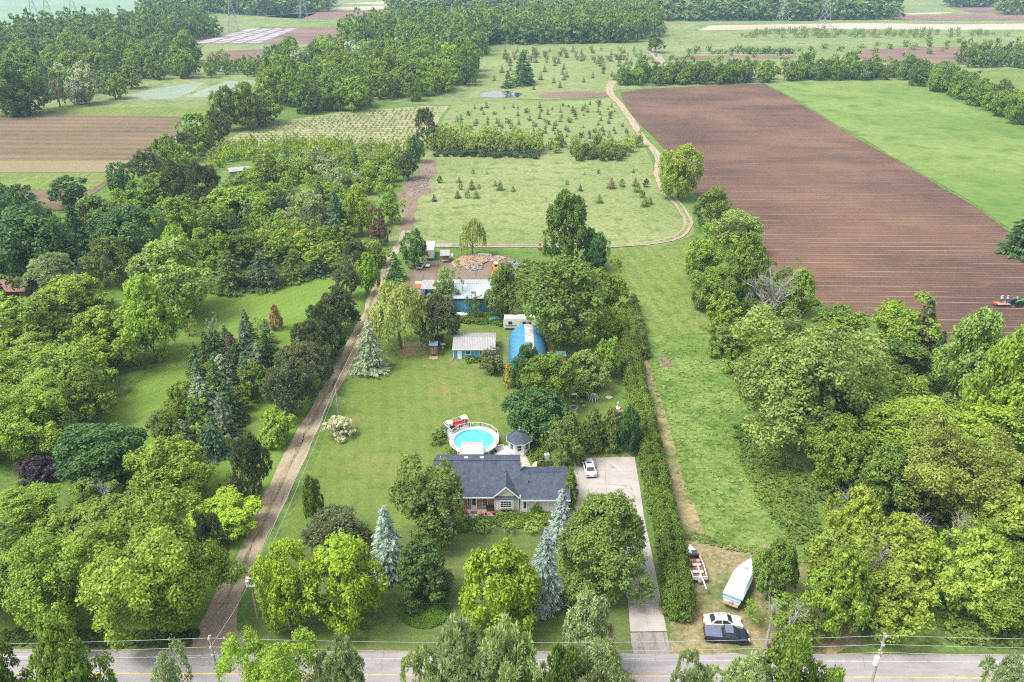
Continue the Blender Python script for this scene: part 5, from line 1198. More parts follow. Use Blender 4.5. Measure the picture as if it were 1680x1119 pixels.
# ================================================================== GAZEBO
GZ = empty('gazebo', (1.25, 115.1, 0), 0, 'octagonal cream gazebo with blue grey shingle roof behind the house', 'gazebo')
def ngon(r, n, a0=0.0): return [(r * math.cos(a0 + 2 * math.pi * i / n), r * math.sin(a0 + 2 * math.pi * i / n)) for i in range(n)]
o8 = ngon(2.35, 8, R(22.5)); w8 = ngon(1.95, 8, R(22.5))
for i in range(8):
    a, b_ = o8[i], o8[(i + 1) % 8]; t1 = (a[0] * .12, a[1] * .12); t2 = (b_[0] * .12, b_[1] * .12)
    m = MB(); m.slab([(a[0], a[1], 2.62), (b_[0], b_[1], 2.62), (t2[0], t2[1], 3.95), (t1[0], t1[1], 3.95)], .08); m.build('roof_panel', M_shingle, GZ)
    p, q2 = Vector((*w8[i], 0)), Vector((*w8[(i + 1) % 8], 0)); mid = (p + q2) / 2; nrm = mid.normalized(); tan = (q2 - p).normalized(); L = (q2 - p).length
    m = MB(); m.slab([p + Vector((0, 0, .2)), q2 + Vector((0, 0, .2)), q2 + Vector((0, 0, 2.6)), p + Vector((0, 0, 2.6))], .06); wl_ = m.build('wall_panel', M_siding, GZ)
    win = MB(); c0 = mid + nrm * .03
    win.slab([c0 - tan * .4 + Vector((0, 0, 1.1)), c0 + tan * .4 + Vector((0, 0, 1.1)), c0 + tan * .4 + Vector((0, 0, 2.2)), c0 - tan * .4 + Vector((0, 0, 2.2))], .05); fr = win.build('window', M_trim, wl_)
    c1 = mid + nrm * .045
    win = MB()
    for zz in ((1.18, 1.6), (1.68, 2.12)): win.slab([c1 - tan * .33 + Vector((0, 0, zz[0])), c1 + tan * .33 + Vector((0, 0, zz[0])), c1 + tan * .33 + Vector((0, 0, zz[1])), c1 - tan * .33 + Vector((0, 0, zz[1]))], .02)
    win.build('window_pane', M_glass, wl_)
MB().prism(ngon(2.38, 8, R(22.5)), 2.5, 2.6, 'z').build('eave', M_trim, GZ)
MB().prism(ngon(.34, 8, R(22.5)), 3.9, 4.2, 'z').build('cupola', M_shingle, GZ)
MB().tube([(0, 0, 4.15), (0, 0, 4.5), (0, 0, 5.0)], [.08, .05, .015]).build('finial', M_wpaint, GZ)
MB().prism(ngon(2.1, 8, R(22.5)), 0, .2, 'z').build('floor', M_conc, GZ)

# ================================================================== POOL AND DECKS
PX, PY = -6.6, 116.5
PO = empty('swimming_pool', (PX, PY, 0), 0, 'round above ground swimming pool with bright blue water and white surround', 'pool')
k = 14; ri, ro = ngon(3.55, k), ngon(4.35, k)
m = MB(); n = k
m.add([(*p, 1.25) for p in ri] + [(*p, 1.25) for p in ro] + [(*p, 1.14) for p in ri] + [(*p, 1.14) for p in ro], [(i, n + i, n + (i + 1) % n, (i + 1) % n) for i in range(n)] + [(n + i, 3 * n + i, 3 * n + (i + 1) % n, n + (i + 1) % n) for i in range(n)] + [(2 * n + i, 2 * n + (i + 1) % n, 3 * n + (i + 1) % n, 3 * n + i) for i in range(n)] + [(i, (i + 1) % n, 2 * n + (i + 1) % n, 2 * n + i) for i in range(n)])
m.build('rim', M_wpaint, PO)
M_liner = paint('pool_liner', (0.1, 0.5, 0.78), 0.4, wear=0.05)
m = MB(); rr = ngon(3.56, k); m.add([(*p, 1.2) for p in rr] + [(*p, .05) for p in rr], [(i, (i + 1) % n, n + (i + 1) % n, n + i) for i in range(n)] + [tuple(range(n, 2 * n))]); m.build('liner', M_liner, PO)
t = NT('pool_water'); gl = t.new('ShaderNodeBsdfPrincipled'); nb = t.noise(t.pos(), 2.2, 3, 0.6); t.put(gl.inputs['Base Color'], (0.62, 0.92, 1.0)); gl.inputs['Roughness'].default_value = 0.03; gl.inputs['Transmission Weight'].default_value = 0.0
cc = t.mix(t.ramp(nb, 0.4, 0.65), (0.05, 0.34, 0.6), (0.1, 0.45, 0.7)); t.put(gl.inputs['Base Color'], cc); bp = t.new('ShaderNodeBump'); bp.inputs['Strength'].default_value = .25; bp.inputs['Distance'].default_value = .05; t.l.new(nb, bp.inputs['Height']); t.l.new(bp.outputs[0], gl.inputs['Normal'])
t.l.new(gl.outputs[0], t.out.inputs['Surface'])
m = MB(); rr = ngon(3.54, k); m.add([(*p, 1.02) for p in rr], [tuple(range(n))]); m.build('water', t.m, PO)
m = MB(); rr = ngon(3.75, k); m.add([(*p, 1.15) for p in rr] + [(*p, 0) for p in rr], [(i, (i + 1) % n, n + (i + 1) % n, n + i) for i in range(n)]); m.build('pool_wall', M_wpaint, PO)
for i in range(k): MB().box(ro[i][0] * .98 - .06, ro[i][0] * .98 + .06, ro[i][1] * .98 - .06, ro[i][1] * .98 + .06, 0, 1.14).build('post', M_wpaint, PO)
def railing(parent, a, b, z, h=.95):
    a, b = Vector(a), Vector(b); d = b - a; L = d.length; d.normalize(); m = MB(); up = Vector((0, 0, 1))
    m.tube([a + up * (z + h), b + up * (z + h)], .045, 4); m.tube([a + up * (z + .12), b + up * (z + .12)], .035, 4)
    c = max(2, int(L / .22))
    for i in range(c + 1): m.tube([a + d * (L * i / c) + up * (z + .1), a + d * (L * i / c) + up * (z + h)], .05 if i in (0, c) else .022, 4)
    return m.build('railing', M_wpaint, parent)
for i in list(range(0, 6)) + [13, 12]:
    railing(PO, (*ro[i], 0), (*ro[(i + 1) % k], 0), 1.25)
lad = MB()
for x in (-.25, .25): lad.tube([(2.2 + x, 2.2, 1.2), (2.0 + x, 2.0, 1.9), (1.7 + x, 1.7, 1.7), (1.6 + x, 1.6, .6)], .03, 5)
lad.build('ladder', M_galv, PO)
# left sitting deck
D = empty('pool_deck', (0, 0, 0), 0, 'raised grey floored sitting deck with white railing at the pool', 'deck')
dk = [at(727.5, 701, 1.25), at(741, 713, 1.25), at(772, 702, 1.25), at(764, 687, 1.25)]
m = MB(); m.slab([(p.x, p.y, 1.27) for p in dk], .12); m.build('floor', M_deckg, D)
for a, b_ in ((0, 3), (1, 0), (3, 2)): railing(D, (dk[a].x, dk[a].y, 0), (dk[b_].x, dk[b_].y, 0), 1.27)
m = MB(); m.slab([(dk[0].x, dk[0].y, .02), (dk[1].x, dk[1].y, .02), (dk[1].x, dk[1].y, 1.14), (dk[0].x, dk[0].y, 1.14)], .04); m.build('skirting', M_wpaint, D)
for p in dk: MB().box(p.x - .07, p.x + .07, p.y - .07, p.y + .07, 0, 1.15).build('post', M_wpaint, D)
def sofa(loc, rz, L, label, mat, name='sofa', cat='sofa'):
    s = empty(name, loc, rz, label, cat); MB().box(-L / 2, L / 2, -.4, .4, .12, .45, bev=.05).build('seat', mat, s); MB().box(-L / 2, L / 2, .28, .45, .4, .85, bev=.05).build('backrest', mat, s)
    for x in (-L / 2, L / 2 - .14): MB().box(x, x + .14, -.4, .35, .1, .6, bev=.03).build('armrest', M_black, s)
    for x in (-L / 2 + .1, L / 2 - .1): MB().box(x - .03, x + .03, -.35, .35, 0, .12).build('leg', M_black, s)
    return s
q = at(750.5, 698, 1.5); sofa((q.x, q.y, 1.28), R(22), 1.5, 'red cushioned sofa on the pool deck', M_red); q = at(761.5, 693.5, 1.5); sofa((q.x, q.y, 1.28), R(-50), .8, 'red cushioned armchair beside the red sofa on the deck', M_red, 'armchair', 'chair')
q = at(742.5, 703, 1.5); sofa((q.x, q.y, 1.28), R(110), .8, 'black armchair at the left end of the pool deck', M_black, 'armchair', 'chair')
q = at(741, 708, 1.4); tag(MB().cyl((q.x, q.y), .22, 1.28, 1.75, 8).build('side_table', M_rust), 'small orange side table at the deck edge', 'table')
def parasol(px, py, label):
    q = at(px, py, 3.4); u = empty('parasol', (q.x, q.y, 1.28), 0, label, 'parasol', 'tan parasols on the pool deck')
    MB().cyl((0, 0), .03, 0, 2.2, 6).build('pole', M_wpaint, u); MB().cyl((0, 0), .25, 0, .08, 10).build('base', M_galv, u)
    c = ngon(.72, 8)
    m = MB(); m.add([(*p, 1.92) for p in c] + [(p[0] * .5, p[1] * .5, 2.12) for p in c] + [(0, 0, 2.25)], [(i, (i + 1) % 8, 8 + (i + 1) % 8, 8 + i) for i in range(8)] + [(8 + i, 8 + (i + 1) % 8, 16) for i in range(8)]); m.add([(*p, 1.9) for p in c], [tuple(range(8))]); m.build('canopy', M_tan, u)
parasol(737.2, 691, 'tan round parasol at the left corner of the pool deck'); parasol(761.5, 682.3, 'tan round parasol at the back corner of the pool deck')
q = at(775, 698, 1.4); f = empty('flower_pot', (q.x, q.y, 1.27), 0, 'planter with yellowish flowers on the back of the pool surround', 'flower pot'); MB().cyl((0, 0), .16, 0, .35, 10, .22).build('pot', M_rust, f); MB().ball((0, 0, .5), .25, 8).build('flowers', paint('yellow_plant', (.45, .42, .1), .8), f)
# awning between the house and the pool
A = empty('awning', (0, 0, 0), 0, 'white awning with rusty marks on its far edge between house and pool', 'awning')
aw = [at(754, 745, 2.5), at(793, 745, 2.5), at(792, 725.5, 2.75), at(758, 725.5, 2.75)]
t = NT('awning_cloth'); P = t.new('ShaderNodeTexCoord').outputs['Object']; sp = t.new('ShaderNodeSeparateXYZ'); t.l.new(P, sp.inputs[0]); nz = t.noise(P, 2.4, 3, .6)
edge = t.ramp(t.math('MULTIPLY_ADD', nz, 1.6, sp.outputs[1]), aw[2].y - .5, aw[2].y + .5); c = t.mix(t.math('MULTIPLY', edge, .8), (.6, .57, .54), (.34, .16, .1)); Maw = t.finish(c, .8)
m = MB(); m.slab(aw, .05); m.build('cloth', Maw, A)
for p in aw[2:]: MB().cyl((p.x, p.y - .1), .05, 0, 2.7, 6).build('post', M_wpaint, A)
for p in aw[:2]: MB().cyl((p.x, p.y + .1), .05, 0, 2.45, 6).build('post', M_wpaint, A)
# white patio
sheet('patio', [(745, 748), (790, 733), (822, 731), (842, 733), (846, 752), (850, 760), (745, 760)], 0.06, paint('patio_white', (.5, .48, .46), .8, wear=.08, scale=1.2), step=5, amp=0)
railing(tag(empty('patio_railing', (0, 0, 0)), 'white railing along the patio by the pool', 'railing'), (at(792, 741).x, at(792, 741).y, 0), (at(826, 738).x, at(826, 738).y, 0), .1)
q = at(804, 739, .7); T = empty('patio_table', (q.x, q.y, .06), 0, 'round dark patio table on the white patio', 'table'); MB().cyl((0, 0), .62, .68, .74, 18).build('table_top', M_grey, T); MB().cyl((0, 0), .06, 0, .68, 8).build('leg', M_black, T)
for k2 in range(4):
    a = k2 * 1.57 + .5; c = empty('patio_chair', (q.x + 1.0 * math.cos(a), q.y + 1.0 * math.sin(a), .06), a + 1.57 + math.pi, ['dark patio chair behind the round table, right side', 'dark patio chair behind the round table, left side', 'dark patio chair before the round table, left side', 'dark patio chair before the round table, right side'][k2], 'chair', 'patio chairs')
    MB().box(-.24, .24, -.24, .24, .4, .45).build('seat', M_black, c); MB().box(-.24, .24, -.24, -.2, .45, .9).build('backrest', M_black, c)
    for x in (-.2, .2): MB().box(x - .02, x + .02, -.22, .22, 0, .4).build('leg', M_black, c)
# slatted steps and the second path
def boardwalk(name, a, b, w, n, label, mat):
    a, b = Vector(a), Vector(b); o = empty(name, (0, 0, 0), 0); o['kind'] = 'structure'; o['label'] = label; d = (b - a); L = d.length; d.normalize(); nr = Vector((-d.y, d.x, 0))
    for i in range(n):
        c = a + d * (L * (i + .5) / n); h = L / n * .36; m = MB(); m.slab([c - d * h - nr * w / 2 + Vector((0, 0, .14)), c + d * h - nr * w / 2 + Vector((0, 0, .14)), c + d * h + nr * w / 2 + Vector((0, 0, .14)), c - d * h + nr * w / 2 + Vector((0, 0, .14))][::1], .1); m.build('slat', mat, o)
boardwalk('garden_steps', at(856, 748), at(867, 771), 1.3, 9, 'tan slatted steps from the patio down to the garage', paint('tan_plank', (.6, .5, .4), .8)); boardwalk('garden_path', at(894, 741), at(873, 770), .8, 14, 'narrow plank path beside the garden fence', paint('pale_plank', (.5, .42, .33), .8))
F_ = empty('garden_fence', (0, 0, 0), 0, 'low brown board fence behind the garage', 'fence'); fa, fb = at(881, 768), at(908, 764)
for i in range(12):
    p = fa.lerp(fb, i / 12); MB().box(p.x, p.x + .2, p.y, p.y + .03, .02, 1.1).build('board', M_darkwood, F_)
MB().box(fa.x, fb.x, fa.y - .06, fa.y - .01, .8, .9).build('rail', M_darkwood, F_)
q = at(897, 752); a_ = empty('air_conditioner', (q.x, q.y, 0), .2, 'white outdoor air conditioner at the foot of the tall cedar', 'air conditioner'); MB().box(-.4, .4, -.35, .35, 0, .9, bev=.03).build('casing', M_wpaint, a_); MB().cyl((0, 0), .28, .9, .93, 12).build('fan_grille', M_grey, a_)

# ================================================================== BLUE SHED
def local(px, py, z=0): q = at(px, py, z); return q
M_blue = corrugated_mat('blue_siding', (0.1, 0.33, 0.55), None, .3, 0); M_bluemetal = corrugated_mat('blue_metal', (0.07, 0.27, 0.5), (0.1, 0.25, 0.4), .38, 1, .4)
sb = at(744, 589); S = empty('blue_shed', (sb.x, sb.y, 0), 0, 'light blue shed with pale grey metal roof behind the lawn', 'shed'); sw = 8.7
M_proof = corrugated_mat('pale_roof', (.32, .31, .31), (.24, .22, .22), .35, 0, .5, .56)
w = MB(); w.prism([(0, 0), (7.6, 0), (7.6, 2.35), (3.8, 3.3), (0, 2.35)], 0, sw, 'x'); w.build('wall', M_blue, S)
roof_pair('roof', -.2, sw + .2, -.3, 3.8, 7.9, 2.38, 3.4, S, M_proof, .08)
MB().box(-.22, sw + .22, -.36, -.3, 2.24, 2.42).build('fascia', M_trim, S)
for x in (-.02, sw - .08): MB().box(x, x + .1, -.03, .06, 0, 2.3).build('corner_trim', M_trim, S)
door(S, .9, 1.8, 0, 0.05, 2.05, False); window(S, 2.6, 3.6, 0, 1.1, 1.9, 2, 1); window(S, 5.6, 6.7, 0, .95, 1.9, 2, 2)
MB().cyl((1.0, 6.0), .1, 2.9, 3.9, 8).build('chimney_pipe', M_galv, S)
MB().box(-.35, -.1, -1.4, .0, 0, .3).build('sill', M_wood, S)

# ================================================================== ARCHED BLUE BUILDING
Q = empty('arched_building', (at(866, 590).x, 144.5, 0), 0, 'blue corrugated arched building with a rusty white ridge strip', 'building'); r = 3.95; QL = 13.5
segs = 20; skin, strip = MB(), MB()
for i in range(segs):
    a0, a1 = math.pi * i / segs, math.pi * (i + 1) / segs; tgt = strip if segs // 2 - 2 <= i < segs // 2 + 1 else skin
    tgt.slab([(r * math.cos(a0), 0, r * math.sin(a0) * 1.02), (r * math.cos(a0), QL, r * math.sin(a0) * 1.02), (r * math.cos(a1), QL, r * math.sin(a1) * 1.02), (r * math.cos(a1), 0, r * math.sin(a1) * 1.02)], -.05)
skin.build('arch_roof', M_bluemetal, Q); strip.build('ridge_strip', corrugated_mat('rusty_white_metal', (.72, .66, .62), (.36, .17, .1), .38, 1, .55, .46), Q)
m = MB()
for j in range(24):
    y = QL * (j + .5) / 24; pts = [((r + .05) * math.cos(math.pi * i / 16), y, (r + .05) * 1.02 * math.sin(math.pi * i / 16)) for i in range(17)]; m.tube(pts, .05, 4)
m.build('arch_rib', M_bluemetal, Q)
for y, nm in ((.02, 'end_wall'), (QL - .06, 'end_wall')): MB().prism([(r * .985 * math.cos(math.pi * i / 16), r * 1.0 * math.sin(math.pi * i / 16)) for i in range(17)], y, y + .05, 'y').build(nm, M_blue, Q)
MB().box(-1.5, 1.5, -.06, 0, 0, 2.6).build('door', M_grey, Q)
q = at(921, 593); B2 = empty('blue_box_shed', (q.x, q.y, 0), .05, 'small bright blue lean-to roof under the trees right of the arched building', 'shed'); MB().box(-.9, .9, 0, 1.6, 0, 1.3).build('wall', M_wood, B2); m = MB(); m.slab([(-1.05, -.15, 1.32), (1.05, -.15, 1.32), (1.05, 1.75, 1.55), (-1.05, 1.75, 1.55)], .06); m.build('roof', M_bluemetal, B2)

# ================================================================== GREY ROOFED BARN
bb = at(731, 515); BN = empty('barn', (bb.x, bb.y, 0), 0, 'dark blue barn with a wide pale grey metal roof', 'barn'); bw = 13.2
w = MB(); w.prism([(0, 0), (11, 0), (11, 4.2), (5.5, 5.5), (0, 4.2)], 0, bw, 'x'); w.build('wall', corrugated_mat('deep_blue_siding', (.04, .16, .27), None, .4, 0), BN)
roof_pair('roof', -.3, bw + .3, -.3, 5.5, 11.3, 4.25, 5.65, BN, corrugated_mat('pale_blue_roof', (.36, .4, .46), (.5, .52, .55), .5, 0, .35, .55), .1)
MB().box(-.3, bw + .3, -.38, -.3, 4.05, 4.28).build('fascia', M_trim, BN); MB().box(2.2, 5.6, -.05, 0, 0, 3.3).build('sliding_door', M_blue, BN)
ln = at(692, 489); L2 = empty('lean_to', (ln.x, ln.y, 0), 0, 'low white roofed shelter left of the barn', 'shed'); m = MB(); m.slab([(-.2, -.2, 2.5), (4.4, -.2, 2.5), (4.4, 4.6, 3.0), (-.2, 4.6, 3.0)], .1); m.build('roof', M_proof, L2)
for x, y in ((0, 0), (4.2, 0), (0, 4.3), (4.2, 4.3)): MB().box(x - .08, x + .08, y - .08, y + .08, 0, 2.6).build('post', M_wood, L2)
MB().box(0, 4.2, 4.25, 4.32, 0, 2.7).build('back_panel', M_siding, L2)

# ================================================================== VEHICLES
M_rim = paint('rim_metal', (.5, .5, .52), .3, .6)
def four_wheels(root, xs, y, r, w, mat=M_rim):
    for x in xs:
        for sg in (-1, 1):
            wh = MB().wheel((x, sg * y, r), r, w).build('wheel', M_rubber, root); MB().wheel((x, sg * (y + w * .42), r), r * .6, .04, 12).build('rim', mat, wh)
def lerp3(a, b, f): return a + (b - a) * f
def cabin(root, base, top, bz, tz, mat, glass=('windshield', 'rear_window')):
    """base/top = (x0,x1,halfwidth); glass panes proud of a painted frame"""
    def ring(c, z): return [Vector((c[0], -c[2], z)), Vector((c[1], -c[2], z)), Vector((c[1], c[2], z)), Vector((c[0], c[2], z))]
    Bq, Tq = ring(base, bz), ring(top, tz); m = MB(); m.add(Bq + Tq, [(3, 2, 1, 0), (4, 5, 6, 7), (0, 1, 5, 4), (1, 2, 6, 5), (2, 3, 7, 6), (3, 0, 4, 7)]); m.build('cabin', mat, root)
    m = MB(); m.box(top[0] - .03, top[1] + .03, -top[2] - .01, top[2] + .01, tz - .01, tz + .05, bev=.02); m.build('roof', mat, root)
    for (i, j, nm) in ((0, 1, 'side_window'), (1, 2, 'windshield'), (2, 3, 'side_window'), (3, 0, 'rear_window')):
        a, b, c, d = Bq[i], Bq[j], Tq[j], Tq[i]; n_ = (b - a).cross(d - a).normalized()
        spans = [(0.07, .93)] if 'side' not in nm else [(0.08, .48), (.53, .93)]
        for s0, s1 in spans:
            qd = [lerp3(lerp3(a, b, s0), lerp3(d, c, s0), .1), lerp3(lerp3(a, b, s1), lerp3(d, c, s1), .1), lerp3(lerp3(a, b, s1), lerp3(d, c, s1), .9), lerp3(lerp3(a, b, s0), lerp3(d, c, s0), .9)]
            m = MB(); m.slab([p + n_ * .012 for p in qd], .01); m.build(nm, M_glass, root)
def sedan(px, py, rz, L, label, col, sunroof=False, name='parked_car'):
    q = at(px, py, .7); mat = paint('car_paint_' + name + str(int(px)), col, .22, 0.15, .02, spec=.6); s = L / 4.6
    c = empty(name, (q.x, q.y, .02), rz, label, 'car'); h = .88
    body = MB(); body.prism([(-2.3, .28), (-2.32, .6), (-2.25, .86), (-1.5, .95), (1.0, .95), (1.9, .84), (2.25, .68), (2.32, .45), (2.28, .28)], -h, h, 'y', bev=.07); body.build('body', mat, c, smooth=False)
    cabin(c, (-1.65, 1.15, .8), (-1.0, .4, .62), .93, 1.42, mat)
    if sunroof: MB().box(-.15, .3, -.4, .4, 1.475, 1.49).build('sunroof', M_glass, c)
    four_wheels(c, (-1.4, 1.45), .74, .32, .22)
    for y in (-.62, .62):
        MB().box(2.18, 2.34, y - .2, y + .2, .56, .7).build('headlight', paint('lamp_glass', (.8, .82, .85), .1), c); MB().box(-2.36, -2.24, y - .2, y + .2, .62, .8).build('tail_light', paint('tail_red', (.5, .02, .02), .2), c)
        MB().box(.75, .95, y * 1.5 - .06, y * 1.5 + .06, .95, 1.07).build('side_mirror', mat, c)
    MB().box(-2.37, -2.33, -.26, .26, .42, .56).build('number_plate', M_wpaint, c); MB().box(-2.36, 2.36, -.8, .8, .24, .34).build('bumper', M_black, c)
    c.scale = (s, s, s); return c
sedan(966.5, 766, R(95), 4.7, 'silver white sedan parked alone on the concrete driveway', (.68, .7, .72), True)
sedan(1186, 1019, R(-3), 4.75, 'cream white sedan parked behind the dark pickup by the boats', (.75, .73, .68))
q = at(1192, 1041, .8); pk = empty('pickup_truck', (q.x, q.y, .02), R(-6), 'dark navy pickup with grey bed cover parked beside the white sedan', 'pickup')
M_navy = paint('navy_paint', (.02, .03, .06), .2, .2, .02, spec=.6); M_cover_sheen = paint('bed_cover', (.11, .13, .2), .5)
b = MB(); b.prism([(-2.75, .4), (-2.8, .7), (-2.75, 1.1), (1.35, 1.1), (2.3, 1.02), (2.65, .85), (2.7, .5), (2.65, .38)], -.95, .95, 'y', bev=.07); b.build('body', M_navy, pk)
MB().box(-2.68, -.62, -.84, .84, 1.09, 1.16, bev=.02).build('bed_cover', M_cover_sheen, pk); cabin(pk, (-.5, 1.6, .86), (-.3, .75, .7), 1.08, 1.72, M_navy)
MB().box(-.28, .73, -.66, .66, 1.765, 1.79).build('roof_panel', M_cover_sheen, pk); four_wheels(pk, (-1.75, 1.8), .82, .4, .26)  # roof panel paints a blue-grey sky reflection onto the navy cab
for y in (-.65, .65): MB().box(2.58, 2.74, y - .2, y + .2, .72, .9).build('headlight', M_wpaint, pk); MB().box(-2.84, -2.74, y * 1.25 - .08, y * 1.25 + .08, .7, 1.0).build('tail_light', paint('tail_red', (.5, .02, .02), .2), pk)

# ---- boats
def hull(L, B, Hh, n=14, keel=.0, rake=.1):
    S_ = []
    for i in range(n + 1):
        t_ = i / n; b_ = B / 2 * (1 - max(0, (t_ - .35) / .65) ** 2.3) * (0.9 + .1 * min(1, t_ * 4)); b_ = max(b_, .03); hz_ = Hh * (1 + .22 * t_ ** 2); kz = Hh * .05 + Hh * .8 * max(0, (t_ - .75) / .25) ** 2
        S_.append([Vector((L * t_, -b_, hz_)), Vector((L * t_ - rake * 0, -b_ * .86, hz_ * .45 + kz * .3)), Vector((L * t_, 0, kz)), Vector((L * t_, b_ * .86, hz_ * .45 + kz * .3)), Vector((L * t_, b_, hz_))])
    return S_
def hull_mesh(m, S_):
    vs = [v for s_ in S_ for v in s_]; fs = [(i * 5 + j, (i + 1) * 5 + j, (i + 1) * 5 + j + 1, i * 5 + j + 1) for i in range(len(S_) - 1) for j in range(4)] + [(0, 1, 2, 3, 4)]; m.add(vs, fs); return m
def trailer(loc, rz, L, label, back=True):
    tr = empty('boat_trailer', (loc[0], loc[1], .02), rz, label, 'trailer'); f = MB()
    for y in (-.6, .6): f.tube([(.3, y, .45), (L * .7, y, .45), (L, 0, .45)], .05, 4)
    for x in (.6, L * .35, L * .6): f.tube([(x, -.75, .45), (x, .75, .45)], .05, 4)
    f.tube([(L, 0, .45), (L + 1.3, 0, .45)], .06, 4); f.build('frame', M_galv, tr)
    for y in (-.95, .95): wh = MB().wheel((L * .3, y, .33), .33, .2).build('wheel', M_rubber, tr); MB().wheel((L * .3, y * 1.1, .33), .18, .04, 10).build('rim', M_rim, wh)
    MB().tube([(L + 1.1, 0, 0), (L + 1.1, 0, .6)], .04, 5).build('jack', M_black, tr); return tr
M_teal = paint('teal_stripe', (.03, .16, .27), .4); M_tarp = paint('boat_cover', (.55, .62, .68), .75, wear=.1, scale=1.5); M_brownw = paint('brown_interior', (.28, .12, .08), .7, wear=.2)
st = at(1199, 990, .9); bo = at(1231, 924, .9); dv = bo - st; LB = dv.length * .97; ang = math.atan2(dv.y, dv.x)
trailer((st.x, st.y), ang, LB * .8, 'galvanised trailer under the large covered boat')
C2 = empty('covered_boat', (st.x, st.y, .5), ang, 'large white motorboat with grey blue canvas cover and bow rail', 'boat'); S_ = hull(LB, 2.75, 1.25); hull_mesh(MB(), S_).build('hull', M_wpaint, C2, smooth=False)
m = MB(); fd = [i for i in range(len(S_)) if S_[i][0].x > LB * .55]
m.add([S_[i][0] for i in fd] + [S_[i][4] for i in fd] + [(S_[i][0] + S_[i][4]) / 2 + Vector((0, 0, .16 if k < len(fd) - 1 else .02)) for k, i in enumerate(fd)], [(k, k + 1, 2 * len(fd) + k + 1, 2 * len(fd) + k) for k in range(len(fd) - 1)] + [(2 * len(fd) + k, 2 * len(fd) + k + 1, len(fd) + k + 1, len(fd) + k) for k in range(len(fd) - 1)]); m.build('foredeck', M_wpaint, C2)
MB().box(LB * .7, LB * .7 + .5, -.3, .3, 1.55, 1.62, bev=.02).build('hatch', M_grey, C2)
m = MB(); rows_ = []
for k in range(8):
    x = .35 + (LB * .62 - .35) * k / 7; b_ = 1.33; top = 1.42 + .5 * math.sin(min(1, k / 5) * 1.5) ; rows_.append([Vector((x, -b_, 1.26)), Vector((x, -b_ * .8, 1.3 + (top - 1.3) * .7)), Vector((x, 0, top + (.06 if k % 2 else 0))), Vector((x, b_ * .8, 1.3 + (top - 1.3) * .7)), Vector((x, b_, 1.26))])
m.add([v for r_ in rows_ for v in r_], [(i * 5 + j, (i + 1) * 5 + j, (i + 1) * 5 + j + 1, i * 5 + j + 1) for i in range(7) for j in range(4)] + [(0, 1, 2, 3, 4), (35, 36, 37, 38, 39)]); m.build('canvas_cover', M_tarp, C2)
m = MB()
for y in (-1, 1): m.slab([(.05, y * 1.255, .95), (LB * .5, y * 1.4, 1.0), (LB * .5, y * 1.4, 1.22), (.05, y * 1.265, 1.2)], .02)
m.slab([(-.02, -1.2, .98), (-.02, 1.2, .98), (.3, 1.22, 1.3), (.3, -1.22, 1.3)], .03); m.build('stripe', M_teal, C2)
MB().box(-.5, -.02, -1.0, 1.0, .45, .52).build('swim_platform', M_wood, C2); MB().box(-.3, .0, -.25, .25, 0.1, .9, bev=.05).build('stern_drive', M_grey, C2)
m = MB(); pts = [(x, sg, z) for x, sg, z in ()]
left = [(S_[i][0] + Vector((0, .1, .42))) for i in fd]; right = [(S_[i][4] + Vector((0, -.1, .42))) for i in fd][::-1]
m.tube(left + [Vector((LB + .1, 0, 1.95))] + right, .03, 5)
for i in fd[::2]: m.tube([S_[i][0] + Vector((0, .1, 0)), S_[i][0] + Vector((0, .1, .42))], .025, 4); m.tube([S_[i][4] + Vector((0, -.1, 0)), S_[i][4] + Vector((0, -.1, .42))], .025, 4)
m.build('bow_rail', M_galv, C2)
# open boat
st = at(1148, 951, .8); bo = at(1131, 898, .9); dv = bo - st; LO = dv.length; ang = math.atan2(dv.y, dv.x)
trailer((st.x, st.y), ang, LO * .8, 'galvanised trailer under the open boat')
O = empty('open_boat', (st.x, st.y, .45), ang, 'open white motorboat with brown interior against the hedge', 'boat'); S_ = hull(LO, 2.2, .85); hull_mesh(MB(), S_).build('hull', M_wpaint, O)
m = MB(); idx = [i for i in range(len(S_)) if S_[i][0].x < LO * .74]; z_ = Vector((0, 0, .3))
inn = [(Vector((S_[i][0].x, S_[i][0].y * .86, S_[i][0].z + .005)), Vector((S_[i][4].x, S_[i][4].y * .86, S_[i][4].z + .005))) for i in idx]; K = len(idx)
for sd, oi in ((0, 0), (1, 4)): m.add([S_[i][oi] + Vector((0, 0, .006)) for i in idx] + [p[sd] for p in inn], [(k, k + 1, K + k + 1, K + k) for k in range(K - 1)])
m.build('gunwale', M_wpaint, O)
m = MB(); m.add([(p[0].x, p[0].y, .42) for p in inn] + [(p[1].x, p[1].y, .42) for p in inn], [(k, k + 1, K + k + 1, K + k) for k in range(K - 1)])
for sd in (0, 1): m.add([(p[sd].x, p[sd].y, .42) for p in inn] + [tuple(p[sd]) for p in inn], [(k, k + 1, K + k + 1, K + k) for k in range(K - 1)])
m.build('cockpit', M_brownw, O)
m = MB(); fd = [i for i in range(len(S_)) if S_[i][0].x > LO * .68]; m.add([S_[i][0] + Vector((0, 0, .01)) for i in fd] + [S_[i][4] + Vector((0, 0, .01)) for i in fd], [(k, k + 1, len(fd) + k + 1, len(fd) + k) for k in range(len(fd) - 1)]); m.build('foredeck', M_wpaint, O)
